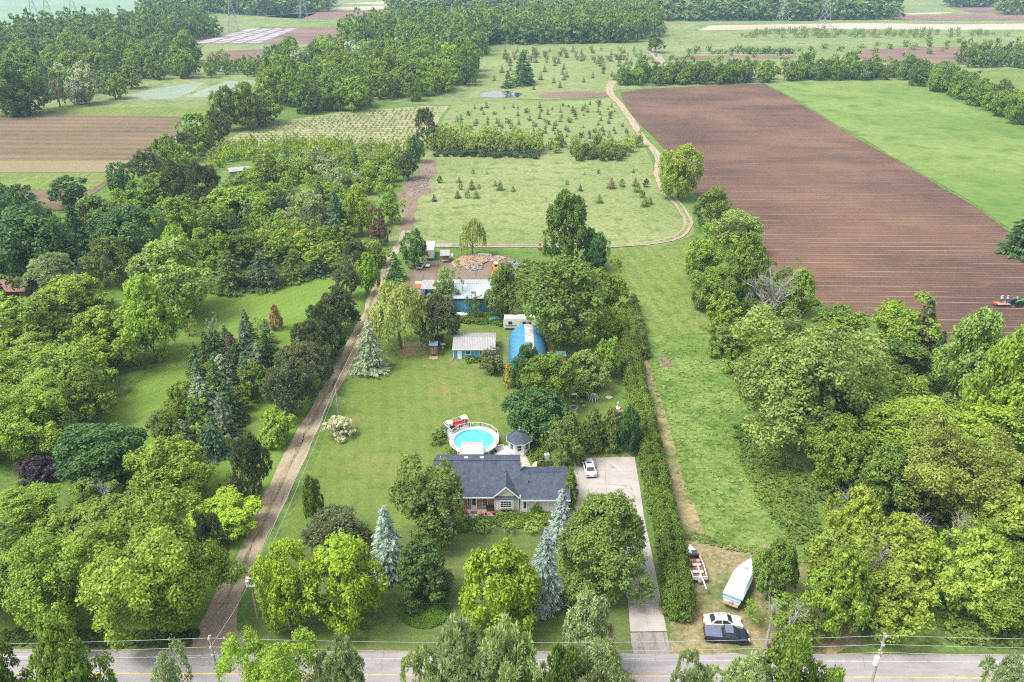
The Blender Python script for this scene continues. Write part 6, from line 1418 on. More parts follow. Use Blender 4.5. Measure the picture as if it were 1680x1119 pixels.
# hull top closed with the cockpit sunk: floor shown by building the hull open
for x in (1.0, 2.4): MB().box(x, x + .45, -.75, .75, .6, .72, bev=.03).build('bench_seat', M_wpaint, O)
for y in (-.5, .45): MB().box(3.1, 3.6, y - .25, y + .25, .5, .78, bev=.04).build('seat', paint('salmon_vinyl', (.6, .28, .18), .5), O)
MB().box(4.0, 4.35, -.8, .8, .75, 1.15, bev=.03).build('console', M_black, O); m = MB(); m.slab([(4.4, -.7, 1.0), (4.4, .1, 1.0), (5.2, .1, .98), (5.2, -.7, .98)], .04); m.build('hatch', M_glass, O)
MB().box(-.35, .1, -.2, .2, .1, 1.15, bev=.05).build('outboard_motor', M_wpaint, O); MB().box(-.08, .04, -1.05, 1.05, .4, .92).build('transom', M_wpaint, O)
ms = MB(); ms.tube([(2.0, -.05, 1.1), (-2.2, -.35, .75)], .11, 6); tag(ms.build('folded_mast', M_wpaint, None), 'long white pole lying out over the stern of the open boat', 'pole'); mo = bpy.data.objects['folded_mast']; mo.location = O.location; mo.rotation_euler = O.rotation_euler

# ---- camper trailer
q = at(826.5, 542); RV = empty('camper_trailer', (q.x, q.y, .02), 0, 'white camper trailer standing behind the arched building', 'caravan'); LV = 7.2
b = MB(); b.prism([(0, .5), (LV, .5), (LV + .2, 1.4), (LV - .1, 2.9), (.1, 2.9), (-.1, 1.4)], 0, 2.3, 'y', bev=.06); b.build('body', M_wpaint, RV)
for x in (1.1, 4.3, 5.4): window(RV, x, x + .7, -.01, 1.6, 2.1, 1, 1, M_black)
MB().box(3.0, 3.65, -.03, 0, .6, 2.4).build('door', M_siding, RV); MB().box(.2, LV - .3, -.02, -.005, 1.1, 1.25).build('stripe', M_rust, RV); MB().box(.5, 2.8, -.02, -.006, .8, .95).build('stripe', M_grey, RV); MB().box(3, 3.8, .8, 1.4, 2.9, 3.1, bev=.03).build('roof_vent', M_wpaint, RV)
for x in (3.8, 4.6): MB().wheel((x, 0.1, .35), .35, .2).build('wheel', M_rubber, RV); MB().wheel((x, 2.15, .35), .35, .2).build('wheel', M_rubber, RV)
MB().tube([(0, 1.1, .5), (-1.2, 1.1, .5)], .07, 4).build('hitch', M_black, RV)
# ---- propane tank
q = at(748, 521.5); PT = empty('propane_tank', (q.x, q.y, 0), 0, 'white horizontal propane tank on legs before the barn', 'tank'); m = MB(); m.tube([(0, 0, .85), (.25, 0, .85), (2.7, 0, .85), (2.95, 0, .85)], [.25, .5, .5, .25], 14); m.build('tank', M_wpaint, PT)
for x in (.7, 2.2): MB().box(x - .08, x + .08, -.35, .35, 0, .5).build('leg', M_grey, PT)
MB().cyl((1.45, 0), .15, 1.3, 1.5, 8).build('valve_cap', M_grey, PT)
# ---- box trailer
q = at(697.5, 428); BX = empty('box_trailer', (q.x, q.y, 0), R(1), 'white box trailer with grey ribbed front beside the dark tree', 'trailer'); MB().box(0, 2.5, 0, 7.0, .7, 3.3, bev=.04).build('body', M_wpaint, BX)
m = MB()
for i in range(7): m.box(.12 + i * .35, .2 + i * .35, -.04, 0, .8, 3.15)
m.build('rib', M_galv, BX); MB().box(0.02, 2.48, -.06, .1, .62, .78).build('bumper', M_rust, BX)
for y in (5.2, 6.2): 
    for x in (.15, 2.35): MB().wheel((x, y, .4), .4, .25, 14, 'x').build('wheel', M_rubber, BX)
MB().box(.3, .5, 1.0, 1.2, 0, .7).build('leg', M_grey, BX); MB().box(2.0, 2.2, 1.0, 1.2, 0, .7).build('leg', M_grey, BX)
# ---- wooden shack
q = at(724, 432); SK = empty('wooden_shack', (q.x, q.y, 0), R(4), 'small open wooden shack with white roof sheets at the yard', 'shed'); m = MB(); m.slab([(-.3, -.3, 2.3), (2.4, -.3, 2.3), (2.4, 3.2, 2.8), (-.3, 3.2, 2.8)], .08); m.build('roof', M_proof, SK)
m = MB(); m.slab([(2.3, .0, 1.95), (3.4, .0, 1.9), (3.4, 1.9, 2.2), (2.3, 1.9, 2.25)], .06); m.build('roof', M_proof, SK); MB().box(0, 2.2, 1.2, 3.0, 0, 2.2).build('wall', M_wood, SK)
for x in (.05, 2.1): MB().box(x, x + .1, 0, .1, 0, 2.25).build('post', M_wood, SK)
MB().box(.2, 1.9, .3, .9, .6, .7).build('shelf', M_siding, SK)
# ---- old pickup and flat cart
def smalltruck(px, py, rz, col, label, name='old_pickup', cat='pickup', s=1.0):
    q = at(px, py, .5); v = empty(name, (q.x, q.y, .02), rz, label, cat); mt = paint('old_paint' + str(px), col, .5, 0, .12)
    b = MB(); b.prism([(-2.1, .4), (-2.1, .9), (1.0, .95), (2.0, .88), (2.15, .5), (2.1, .4)], -.8, .8, 'y', bev=.05); b.build('body', mt, v); cabin(v, (-.4, 1.1, .74), (-.2, .55, .62), .93, 1.45, mt); MB().box(-2.0, -.5, -.65, .65, .9, .96).build('bed', M_black, v); four_wheels(v, (-1.4, 1.35), .7, .33, .2); v.scale = (s, s, s)
smalltruck(691, 436, R(80), (.42, .44, .45), 'old pale grey pickup parked below the white box trailer')
q = at(702, 438); fc = empty('flat_cart', (q.x, q.y, 0), R(85), 'low pale flat cart right of the old grey pickup', 'cart'); MB().box(-.9, .9, -.55, .55, .45, .55).build('platform', M_siding, fc); four_wheels(fc, (-.6, .6), .5, .25, .12)
# ---- blue farm tractor and orange loader
def tractor(q, rz, col, label, name='tractor', rim=(.75, .5, .12), s=1.0, cat='tractor', front=False):
    v = empty(name, (q.x, q.y, .02), rz, label, cat); mt = paint('tractor_' + name + label[:6], col, .35, 0, .06); rm = paint('rim_' + label[:6], rim, .5)
    MB().box(.1, 1.75, -.33, .33, .75, 1.3, bev=.08).build('hood', mt, v); MB().box(-.7, .3, -.35, .35, .55, 1.0, bev=.05).build('body', mt, v); MB().box(1.74, 1.78, -.27, .27, .8, 1.2).build('grille', M_black, v)
    for y in (-.62, .62): MB().prism([(-1.1, .95), (-1.0, 1.3), (-.55, 1.45), (-.1, 1.3), (0, .95)], y - .17, y + .17, 'y', bev=.04).build('fender', mt, v)
    MB().box(-.85, -.45, -.25, .25, 1.0, 1.1, bev=.03).build('seat', M_black, v); MB().box(-.9, -.8, -.25, .25, 1.1, 1.45, bev=.03).build('backrest', M_black, v)
    MB().tube([(-.05, 0, 1.1), (-.2, 0, 1.45)], .03, 5).build('steering_column', M_black, v); m = MB(); m.tube([(-.22 + .04 * math.cos(a), .18 * math.sin(a), 1.46 + .16 * math.cos(a)) for a in [i * .524 for i in range(13)]], .02, 4); m.build('steering_wheel', M_black, v)
    MB().tube([(1.2, .15, 1.3), (1.2, .15, 1.9)], .04, 6).build('exhaust', M_black, v); MB().box(1.3, 1.5, -.6, .6, .4, .5).build('axle', M_black, v)
    for x, r_, y, w_ in ((-.55, .68, .68, .34), (1.4, .42, .62, .22)):
        for sg in (-1, 1): wh = MB().wheel((x, sg * y, r_), r_, w_, 20).build('wheel', M_rubber, v); MB().wheel((x, sg * (y + w_ * .42), r_), r_ * .6, .05, 14).build('rim', rm, wh)
    if front:
        m = MB()
        for y in (-.5, .5): m.tube([(-.1, y, 1.0), (1.2, y, 1.1), (2.3, y, .35)], .06, 4)
        m.build('loader_arm', mt, v); MB().prism([(2.2, .1), (2.9, .1), (2.6, .25), (2.3, .75), (2.2, .75)], -.75, .75, 'y').build('bucket', mt, v)
        for y in (-.4, .4): MB().tube([(-.75, y, 1.0), (-.75, y, 2.0)], .035, 4).build('roll_bar', M_black, v)
        MB().box(-1.1, -.1, -.5, .5, 2.0, 2.08, bev=.03).build('canopy', M_wpaint, v)
    v.scale = (s, s, s); return v
tractor(at(700, 487), R(100), (.03, .12, .5), 'blue tractor half hidden by the low white shelter', s=1.2); tractor(at(813, 446), R(-95), (.8, .2, .03), 'orange loader tractor with white canopy beside the wood pile', 'loader_tractor', (.7, .7, .7), 1.15, 'tractor', True)
q = at(681, 474); ob = empty('orange_bin', (q.x, q.y, 0), 0, 'pale orange storage bin at the corner of the yard', 'bin'); MB().box(0, 1.6, 0, 1.6, .1, 1.4, bev=.04).build('body', paint('orange_bin', (.75, .36, .2), .6), ob); MB().box(-.03, 1.63, -.03, 1.63, 1.4, 1.48).build('lid', paint('orange_lid', (.8, .45, .3), .6), ob)
# ---- piles
def pile(name, poly, n, seed, sx, col1, label, hmax):
    rnd = random.Random(seed); pts = points_in(poly, n, .12, seed); cx = sum(p[0] for p in pts) / len(pts); cy_ = sum(p[1] for p in pts) / len(pts); R0 = max(math.hypot((p[0] - cx), (p[1] - cy_) * 1.2) for p in pts); m = MB()
    for x, y in pts:
        z = hmax * max(0, 1 - math.hypot(x - cx, (y - cy_) * 1.2) / R0) * rnd.uniform(.5, 1); L = rnd.uniform(*sx); a = rnd.gauss(0.2, .7); d = Vector((math.cos(a), math.sin(a), rnd.gauss(0, .25))) * L; p = Vector((x, y, z + .06)); m.tube([p - d / 2, p + d / 2], rnd.uniform(.05, .11), 4)
    return tag(m.build(name, col1), label, kind='stuff')
pile('firewood_pile', [(742, 432), (765, 424), (790, 420), (800, 430), (780, 438), (745, 439)], 900, 1, (.5, 1.6), paint('fresh_wood', (.55, .36, .26), .8, wear=.2, scale=.8), 'heap of pinkish split wood in the yard', 1.6)
pile('plank_pile', [(770, 421), (800, 417), (808, 424), (785, 428)], 160, 2, (.5, 1.8), paint('pale_plank_pile', (.66, .58, .5), .8), 'pale planks at the back of the wood heap', 1.1)
pile('gravel_heap', [(800, 424), (818, 419), (830, 424), (818, 429), (804, 429)], 350, 3, (.15, .3), paint('pinkish_rubble', (.5, .38, .32), .9), 'low pinkish rubble heap at the end of the wood pile', .7)
pile('brushwood', [(758, 440), (775, 430), (790, 432), (790, 442), (770, 446)], 220, 4, (.8, 2.0), M_deadwood, 'grey brushwood in front of the wood heap', .9)
pile('scrap_heap', [(820, 436), (840, 431), (875, 431), (880, 438), (850, 444), (825, 442)], 130, 5, (.6, 2.4), M_galv, 'grey scrap metal heap behind the giant maple', .7)
pile('mud_sticks', [(660, 320), (672, 300), (705, 268), (716, 280), (700, 310), (675, 325)], 160, 6, (.8, 2.5), M_deadwood, 'sticks and brush left along the muddy track', .3)
for i, (x, y, c, lab_) in enumerate([(786, 431, (.7, .7, .68), 'white drum lying in front of the wood heap'), (844, 433, (.05, .05, .06), 'black drum in the scrap heap'), (871, 436, (.5, .4, .3), 'tan drum at the right of the scrap heap')]):
    q = at(x, y); m = MB(); m.tube([(-.5, 0, .35), (-.48, 0, .35), (.48, 0, .35), (.5, 0, .35)], [.3, .36, .36, .3], 14); dr = m.build('drum', paint('drum' + str(i), c, .5)); dr.location = (q.x, q.y, .05); dr.rotation_euler.z = i; tag(dr, lab_, 'drum')
q = at(886, 410); RI = empty('farm_implement', (q.x, q.y, 0), 0, 'rusty upright farm implement on the meadow edge left of the poplars', 'farm machine'); MB().tube([(0, 0, 0), (0, 0, 1.9)], .12, 6).build('post', M_rust, RI); MB().box(-.6, .6, -.4, .4, .3, .75, bev=.05).build('frame', M_rust, RI); MB().box(-.3, .3, -.2, .2, 1.5, 2.0, bev=.05).build('hopper', M_rust, RI)
for y in (-.5, .5): MB().wheel((0, y, .4), .4, .1).build('wheel', M_rust, RI)
q = at(754.5, 411); ps = empty('gate_post', (q.x, q.y, 0), 0, 'grey boxy post beside the small weeping willow', 'post'); MB().box(-.3, .3, -.3, .3, 0, 1.9, bev=.03).build('post', M_galv, ps); MB().box(-.36, .36, -.36, .36, 1.9, 2.0).build('cap', M_grey, ps)
q = at(812, 529); gt = empty('covered_cart', (q.x, q.y, 0), R(5), 'green tarpaulin covered cart left of the camper', 'cart'); b = MB(); b.prism([(-1.5, .3), (1.5, .3), (1.3, .9), (.4, 1.25), (-.7, 1.15), (-1.4, .8)], -.6, .7, 'y', bev=.08); b.build('tarpaulin', paint('green_tarp', (.04, .16, .1), .6, wear=.15), gt); four_wheels(gt, (-.9, .9), .6, .3, .15)
# ---- wellhouse arbour and birdbath
q = at(711.5, 586); AR = empty('garden_arbour', (q.x, q.y, 0), 0, 'narrow wooden arbour with small blue roof left of the blue shed', 'arbour'); m = MB(); m.slab([(-.95, -.1, 2.8), (.95, -.1, 2.8), (.95, 1.4, 3.1), (-.95, 1.4, 3.1)], .08); m.build('roof', paint('dull_blue', (.12, .2, .3), .6), AR)
for x in (-.75, .68):
    for y in (0, 1.2): MB().box(x, x + .08, y, y + .08, 0, 2.85).build('post', M_wood, AR)
MB().box(-.55, .55, .6, 1.2, .3, 2.4).build('cabinet', M_darkwood, AR); MB().box(-.5, -.05, .56, .6, .4, 2.3).build('door', M_wood, AR); MB().box(.05, .5, .56, .6, .4, 2.3).build('door', M_wood, AR); MB().box(-.9, .9, -1.3, .1, 0, .18).build('platform', M_wood, AR)
q = at(726.5, 571); BBt = empty('bird_bath', (q.x, q.y, 0), 0, 'white bird bath on the lawn beside the arbour', 'bird bath'); MB().cyl((0, 0), .3, 0, .12, 12).build('base', M_wpaint, BBt); MB().cyl((0, 0), .12, .12, .8, 10).build('column', M_wpaint, BBt); MB().cyl((0, 0), .3, .8, .98, 14, .55).build('basin', M_wpaint, BBt)

# ================================================================== FIRE PIT CORNER
def dome(px, py, r_, mat, label, rz, name='garden_dome', sc=1.0):
    q = at(px, py); o = empty(name, (q.x, q.y, 0), rz, label, 'shelter'); m = MB(); n1, n2 = 7, 6
    vs = [(r_ * math.sin(math.pi * .5 * i / n1) * math.cos(math.pi * j / n2 - 0.0), r_ * math.sin(math.pi * .5 * i / n1) * math.sin(math.pi * j / n2), r_ * sc * math.cos(math.pi * .5 * i / n1)) for i in range(n1 + 1) for j in range(n2 + 1)]
    m.add(vs, [(i * (n2 + 1) + j, (i + 1) * (n2 + 1) + j, (i + 1) * (n2 + 1) + j + 1, i * (n2 + 1) + j + 1) for i in range(n1) for j in range(n2)]); m.build('shell', mat, o)
    m = MB()
    for j in range(n2 + 1): m.tube([(r_ * 1.02 * math.sin(math.pi * .5 * i / n1) * math.cos(math.pi * j / n2), r_ * 1.02 * math.sin(math.pi * .5 * i / n1) * math.sin(math.pi * j / n2), r_ * 1.02 * sc * math.cos(math.pi * .5 * i / n1)) for i in range(n1 + 1)], .04, 4)
    m.build('rib', M_siding, o); return o
dome(957, 655, 1.25, paint('pale_canvas', (.5, .47, .43), .8), 'pale half dome shelter by the fire pit', R(-10), sc=1.3); dome(973, 656, 1.1, paint('green_canvas', (.05, .13, .08), .8), 'dark green tent right of the pale dome', R(170), 'garden_tent', 1.3)
q = at(940, 652); T = empty('garden_table', (q.x, q.y, 0), .1, 'white garden table left of the pale dome', 'table'); MB().box(-.75, .75, -.35, .35, .68, .74).build('table_top', M_wpaint, T)
for x in (-.65, .65): MB().box(x - .04, x + .04, -.3, .3, 0, .68).build('leg', M_wpaint, T)
q = at(940.5, 670); FP = empty('fire_pit', (q.x, q.y, 0), 0, 'round stone ringed fire pit on the lawn under the trees', 'fire pit'); rs = random.Random(2)
for i in range(14):
    a = i * 6.283 / 14; MB().box(.75 * math.cos(a) - .17, .75 * math.cos(a) + .17, .75 * math.sin(a) - .12, .75 * math.sin(a) + .12, 0, .2 + rs.random() * .1, rz=a + 1.57, bev=.04).build('stone', paint('field_stone', (.48, .44, .4), .9), FP)
MB().cyl((0, 0), .6, 0, .05, 12).build('ash_bed', paint('ashes', (.12, .11, .1), .95), FP)
for i, (x, y, lb) in enumerate([(941, 661, 'dark log seat behind the fire pit'), (954, 662, 'dark log seat to the back right of the fire pit'), (957.5, 668.5, 'pale log seat right of the fire pit')]):
    q = at(x, y); s_ = empty('log_seat', (q.x, q.y, 0), i, lb, 'seat', 'log seats round the fire pit'); MB().cyl((0, 0), .36, 0, .42, 12).build('log', M_wood if i == 2 else M_darkwood, s_); MB().cyl((0, 0), .3, .42, .45, 12).build('seat', M_grey, s_)
q = at(999, 653); rk = MB().ball((0, 0, .15), .75, 12, (1, .8, .35)).build('boulder', paint('boulder', (.45, .44, .36), .9)); rk.location = q; tag(rk, 'flat pale boulder on the lawn before the hedge', 'rock')
q = at(1013.5, 671); fo = empty('garden_fountain', (q.x, q.y, 0), 0, 'white garden statue fountain against the hedge', 'fountain'); MB().cyl((0, 0), .45, 0, .35, 12, .5).build('basin', M_wpaint, fo); MB().tube([(0, 0, .3), (0, 0, 1.0), (0, 0, 1.3), (0, 0, 1.6)], [.2, .1, .18, .05], 10).build('statue', M_wpaint, fo)
q = at(1015, 684); ds = empty('dog_house', (q.x, q.y, 0), 0, 'little hut with reddish brown roof beside the hedge', 'hut'); MB().box(-.7, .7, -.5, .7, 0, 1.0).build('wall', M_wood, ds)
for sg in (-1, 1): m = MB(); m.slab([(-.85, 0.1, 1.5), (.85, .1, 1.5), (.85, .1 + sg * .85, .95), (-.85, .1 + sg * .85, .95)], .06); m.build('roof', paint('red_roof', (.35, .13, .1), .8), ds)
rub = pile('rubble', [(1200, 596), (1208, 592), (1212, 604), (1206, 612), (1200, 608)], 40, 8, (.3, .6), paint('grey_rubble', (.5, .5, .5), .9), 'grey rubble beside the small bush in the meadow', .4)

# ================================================================== BROWN ROOFED HOUSE AT THE LEFT EDGE, PALE ROOF IN THE PLANTATION
q = at(-6, 495); BH = empty('brown_roofed_house', (q.x, q.y, 0), R(8), 'house with mauve brown roof among the trees at the left edge', 'house'); w = MB(); w.prism([(0, 0), (6, 0), (6, 2.6), (3, 4.4), (0, 2.6)], 0, 7, 'x'); w.build('wall', M_brick, BH)
roof_pair('roof', -.4, 7.4, -.4, 3, 6.4, 2.5, 4.55, BH, shingle_mat('brown_shingles', (.16, .09, .085), (.22, .13, .12))); window(BH, 4.6, 5.6, 0, 1, 2, 2, 1)
q = at(377, 291); GR = empty('tarp_shelter', (q.x, q.y, 0), R(25), 'low shelter with pale grey roof in the plantation', 'shed'); m = MB(); m.slab([(0, 0, 2), (8, 0, 2), (8, 4, 2.7), (0, 4, 2.7)], .1); m.build('roof', M_proof, GR); MB().box(.2, 7.8, 1, 3.8, 0, 1.9).build('wall', M_grey, GR)

# ================================================================== TRACTOR, PLANTING PLATFORM AND PEOPLE
base = at(1671, 502); TS = 1.3
tractor(base + Vector((.0, 0, 0)), R(2), (.02, .22, .09), 'green tractor with yellow wheels on the tilled field', 'field_tractor', (.75, .5, .1), TS)
q = base + Vector((-4.1, 0, 0)); PL = empty('planting_platform', (q.x, q.y, 0), R(2), 'flat planting platform with red tool behind the green tractor', 'trailer'); MB().box(-1.6, 1.6, -.9, .9, .62, .74).build('platform', M_wood, PL); MB().box(-2.1, -1.6, -.7, .7, .5, .95, bev=.05).build('planter_unit', paint('planter_red', (.35, .07, .04), .5), PL)
MB().tube([(1.6, 0, .6), (3.0, 0, .6)], .06, 5).build('hitch', M_black, PL)
for x in (-1.0, 1.0):
    for y in (-.8, .8): MB().wheel((x, y, .35), .35, .2).build('wheel', M_rubber, PL)
q2 = at(1660, 497); dr = empty('water_barrel', (base.x - 2.35, base.y, .75), 0, 'dark blue barrel at the front of the planting platform', 'barrel'); MB().cyl((0, 0), .32, 0, .95, 14).build('barrel_body', paint('barrel_blue', (.03, .08, .25), .4), dr); MB().cyl((0, 0), .3, .95, 1.0, 14).build('lid', M_black, dr)
def skinned(name, verts, edges, radii, mat, parent, root=0, sub=1):
    me = bpy.data.meshes.new(name); me.from_pydata([tuple(v) for v in verts], edges, []); o = link(name, me, parent, mat)
    sk = o.modifiers.new('skin', 'SKIN'); sk.use_smooth_shade = True; o.modifiers.new('sub', 'SUBSURF').levels = sub; o.modifiers['sub'].render_levels = sub
    sv = me.skin_vertices[0].data
    for i, r_ in enumerate(radii): sv[i].radius = (r_, r_); sv[i].use_root = (i == root)
    dg = bpy.context.evaluated_depsgraph_get(); ev = o.evaluated_get(dg); nm = bpy.data.meshes.new_from_object(ev); o.modifiers.clear(); o.data = nm
    if not nm.materials: nm.materials.append(mat)
    return o
M_skin = paint('skin', (.45, .27, .19), .6, wear=.03)
def person(loc, rz, sit, shirt, trou, hat, label):
    p = empty('person', loc, rz, label, 'person'); hipz = .92 if not sit else .12; hx = 0
    kn = (.45, hipz + .02) if sit else (.06, .5); an = (.5, hipz - .42) if sit else (0, .08)
    V = [(hx, 0, hipz), (0, 0, hipz + .25), (.02, 0, hipz + .5), (.03, 0, hipz + .6), (.05, 0, hipz + .72)]
    Ed = [(0, 1), (1, 2), (2, 3), (3, 4)]; Rr = [.14, .13, .15, .06, .095]
    for sg in (-1, 1):
        b = len(V); V += [(0, sg * .1, hipz - .04), (kn[0], sg * .13, kn[1]), (an[0], sg * .12, an[1]), (an[0] + .17, sg * .13, an[1] - .03)]; Ed += [(0, b), (b, b + 1), (b + 1, b + 2), (b + 2, b + 3)]; Rr += [.1, .07, .045, .04]
        b = len(V); V += [(.0, sg * .2, hipz + .48), (.1, sg * .27, hipz + .22), (.32, sg * .2, hipz + .18), (.41, sg * .19, hipz + .18)]; Ed += [(2, b), (b, b + 1), (b + 1, b + 2), (b + 2, b + 3)]; Rr += [.065, .048, .035, .04]
        for fg in range(4):
            c = len(V); V.append((.49, sg * .19 + (fg - 1.5) * .022, hipz + .16)); Ed.append((b + 3, c)); Rr.append(.01)
    skinned('body', V, Ed, Rr, M_skin, p)
    V2 = [(0, 0, hipz - .02), (0, 0, hipz + .25), (.02, 0, hipz + .5)]; E2 = [(0, 1), (1, 2)]; R2_ = [.165, .16, .175]
    for sg in (-1, 1): b = len(V2); V2 += [(0, sg * .2, hipz + .49), (.1, sg * .27, hipz + .22), (.24, sg * .22, hipz + .19)]; E2 += [(2, b), (b, b + 1), (b + 1, b + 2)]; R2_ += [.085, .07, .055]
    skinned('shirt', V2, E2, R2_, shirt, p)
    V3 = [(0, 0, hipz + .02)]; E3 = []; R3 = [.165]
    for sg in (-1, 1): b = len(V3); V3 += [(0, sg * .1, hipz - .05), (kn[0], sg * .13, kn[1]), (an[0], sg * .12, an[1] + .05)]; E3 += [(0, b), (b, b + 1), (b + 1, b + 2)]; R3 += [.12, .09, .07]
    skinned('trousers', V3, E3, R3, trou, p)
    m = MB(); m.ball((.04, 0, hipz + .8), .11, 10, (1.05, 1, .7)); m.cyl((.07, 0), .19, hipz + .79, hipz + .8, 14); m.build('hat', hat, p); p.scale = (1.12,) * 3; return p
M_wsh = paint('white_shirt', (.8, .8, .8), .8); M_bsh = paint('light_blue_shirt', (.35, .5, .8), .8); M_jean = paint('jeans', (.05, .08, .16), .85); M_dgr = paint('dark_green_cloth', (.03, .08, .04), .85); M_dred = paint('dark_red_cloth', (.25, .03, .05), .85)
person((q.x - .5, q.y + .1, .76), R(10), False, M_wsh, M_jean, M_wsh, 'person in a white hooded shirt standing at the rear of the planting platform')
person((q.x + .85, q.y + .0, .76), R(-10), False, M_bsh, M_dgr, M_wsh, 'person in a light blue shirt and pale cap standing on the platform')
person((base.x - .75 * TS, base.y, 1.32), R(0), True, M_dred, M_black, M_tan, 'person in dark red driving the green tractor')

# ================================================================== POLES AND WIRES
M_pole = paint('pole_wood', (.36, .32, .28), .9, wear=.15, scale=1); M_wire = paint('wire', (.38, .38, .38), .5); M_dwire = paint('dark_wire', (.05, .05, .05), .6)
def pole(b, h, label, arm=None, can=False, lean=(0, 0)):
    o = empty('utility_pole', (b.x, b.y, 0), 0, label, 'pole'); MB().tube([(0, 0, -.2), (lean[0] * .5, lean[1] * .5, h / 2), (lean[0], lean[1], h)], [.17, .14, .11], 8).build('shaft', M_pole, o)
    for z, sx in (arm or ()): 
        c = MB().box(-.1 if sx == 0 else -sx, .1 if sx == 0 else sx, -.35, .35 if sx == 0 else .06, z - .06, z + .06).build('bracket', M_galv, o)
        MB().cyl((0 if sx == 0 else sx, -.3), .07, z + .06, z + .28, 8).build('insulator', M_wpaint, o)
    if can: MB().cyl((-.35, -.25), .3, h - 4.4, h - 3.3, 14).build('transformer', M_wpaint, o); MB().box(-.25, -.05, -.25, -.05, h - 4.1, h - 3.6).build('bracket', M_galv, o)
    return o
HB = 11.0; PB = at(343, 1043, HB); PC = at(1453, 1039, HB)
pole(PB, HB, 'leaning grey utility pole at the near roadside by the lane mouth', [(10.7, 0), (9.4, 0), (8.2, 0)]); pole(PC, HB, 'utility pole with white transformer can at the near roadside', [(10.7, 0), (9.4, 0), (8.2, 0)], True)
span = PC - PB; PLf, PRt = PB - span, PC + span
def wire(a, b, sag, label, r_=.022, mat=M_wire, name='power_line', grp=None):
    a, b = Vector(a), Vector(b); m = MB(); pts = [a.lerp(b, i / 16) - Vector((0, 0, sag * 4 * (i / 16) * (1 - i / 16))) for i in range(17)]; m.tube(pts, r_, 4); return tag(m.build(name, mat), label, 'wire', grp)
for z, nm in ((10.98, 'top'), (9.65, 'middle'), (8.45, 'lowest')):
    for a, b_, wh in ((PLf, PB, 'left of the lane mouth pole'), (PB, PC, 'between the two roadside poles'), (PC, PRt, 'right of the transformer pole')):
        wire((a.x, a.y - .3, z), (b_.x, b_.y - .3, z), .9, nm + ' power line along the road, ' + wh)
A0 = at(423, 1014); hA = height_to(423, 1014, 941); pole(A0, hA, 'utility pole with white fittings between the gravel lane and the lime maples', [(hA - .6, .5), (hA - 1.9, .5)]); MB().cyl((-.5, 0), .22, hA - 2.0, hA - 1.2, 10).build('transformer', M_wpaint, bpy.data.objects[[o.name for o in SC.objects if o.get('label', '').startswith('utility pole with white fittings')][0]])
A1 = at(555.5, 681); hA1 = height_to(555.5, 681, 632); pole(A1, hA1, 'thin pale pole beside the gravel lane above the cream flowering shrub')
A2 = at(667, 421); hA2 = height_to(667, 421, 378); pole(A2, hA2, 'pale pole beside the dark tree near the box trailer', [(hA2 - 1, .4)])
wire((A0.x, A0.y, hA - .3), (A1.x, A1.y, hA1), .7, 'service wire along the lane from the roadside to the lawn pole', .025); wire((A0.x + .3, A0.y, hA - 1.8), (A1.x + .2, A1.y, hA1 - .6), .8, 'lower service wire along the lane up to the lawn pole', .02); wire((A1.x, A1.y, hA1), (A2.x, A2.y, hA2), 1.0, 'service wire from the lawn pole to the yard pole', .02)
wire((PB.x, PB.y, 9.6), (A0.x, A0.y, hA - 1), .4, 'service wire crossing the road to the lane-side pole', .02)
zz = hA * .35; wire((at(345, 990).x - 1, A0.y, zz), (A0.x, A0.y, zz), .05, 'thin black cable hung across the gravel lane mouth', .025, M_dwire); wire((A0.x, A0.y, zz), (at(1130, 1003).x, A0.y, zz), .15, 'thin black cable strung across the front lawn', .02, M_dwire)
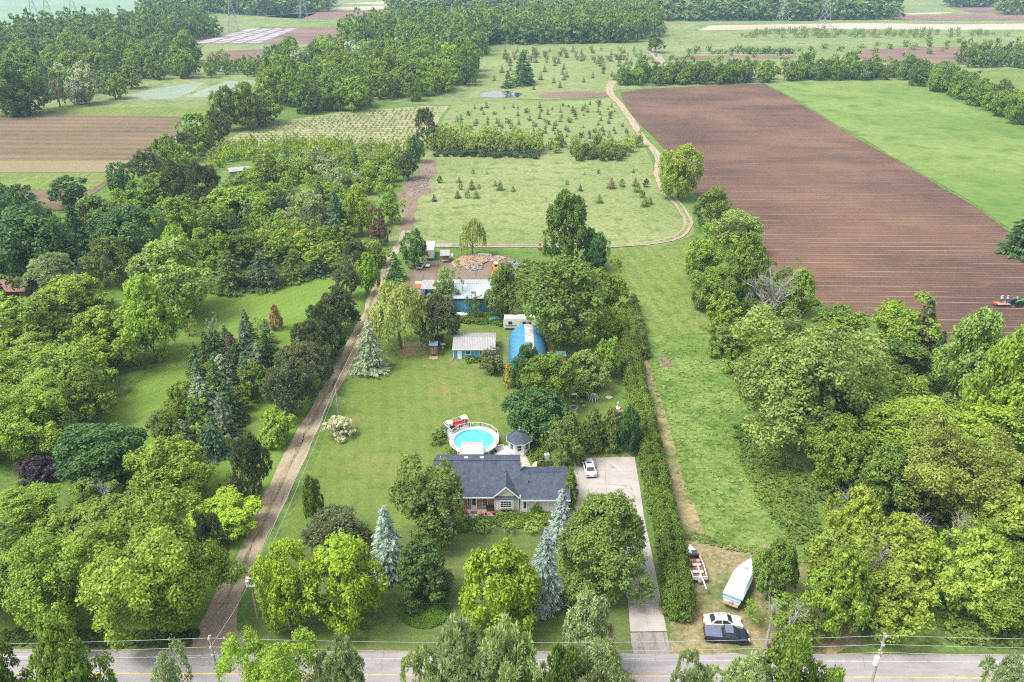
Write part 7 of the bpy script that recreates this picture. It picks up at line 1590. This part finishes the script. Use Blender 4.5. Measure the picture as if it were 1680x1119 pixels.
q = at(1627, 1033); LPp = MB().tube([(0, 0, 0), (1.1, .3, 7.0)], [.16, .1], 8).build('leaning_pole', M_pole); LPp.location = q; tag(LPp, 'leaning grey wooden pole under the golden maple at the right', 'pole')
# ---- transmission towers
M_steel = paint('tower_steel', (.3, .31, .33), .6, .3)
def pylon_mesh():
    m = MB(); Hh = 46; lv = [0, 8, 15, 21, 26, 30, 34, 38, 42, 46]; hw = lambda z: 4.2 * (1 - z / 30) + 1.0 if z < 30 else 1.0 - .7 * max(0, (z - 38)) / 8
    for sx in (-1, 1):
        for sy in (-1, 1): m.tube([(sx * hw(z), sy * hw(z), z) for z in lv], .2, 4)
    for a, b_ in zip(lv, lv[1:]):
        for s1 in (-1, 1):
            for s2 in (-1, 1): m.tube([(s2 * hw(a), s1 * hw(a), a), (-s2 * hw(b_), s1 * hw(b_), b_)], .12, 4); m.tube([(s1 * hw(a), s2 * hw(a), a), (s1 * hw(b_), -s2 * hw(b_), b_)], .12, 4)
    body = m; arms = MB()
    for z, L in ((30, 7), (35, 8.5), (40, 6)):
        for s1 in (-1, 1):
            for y in (-.8, .8): arms.tube([(s1 * .9, y, z), (s1 * L, 0, z + .6)], .14, 4); arms.tube([(s1 * .9, y, z + 1.8), (s1 * L, 0, z + .6)], .12, 4)
            arms.tube([(s1 * L, 0, z + .6), (s1 * L, 0, z - 1.4)], .12, 4)
    return body, arms
bm_, am_ = pylon_mesh(); first = None
for i, (x, y, lb) in enumerate([(60, 41, 'leftmost of the three lattice pylons in the pale field'), (83, 40, 'middle one of the three lattice pylons in the pale field'), (125, 39, 'right one of the three lattice pylons, before the left wood'), (384, 52, 'lattice pylon beside the striped field'), (499, 36, 'lattice pylon at the end of the dark tilled field'), (1283, 36, 'lattice pylon standing in the far woods, left one'), (1352, 44, 'lattice pylon on the pale sand strip'), (938, 30, 'faint lattice pylon behind the central wood')]):
    p = at(x, y); o = empty('lattice_pylon', (p.x, p.y, 0), R(25), lb, 'pylon', 'transmission pylons')
    if first is None: first = (bm_.build('tower_body', M_steel, o), am_.build('cross_arms', M_steel, o))
    else:
        for c in first: d = c.copy(); COL.objects.link(d); d.parent = o
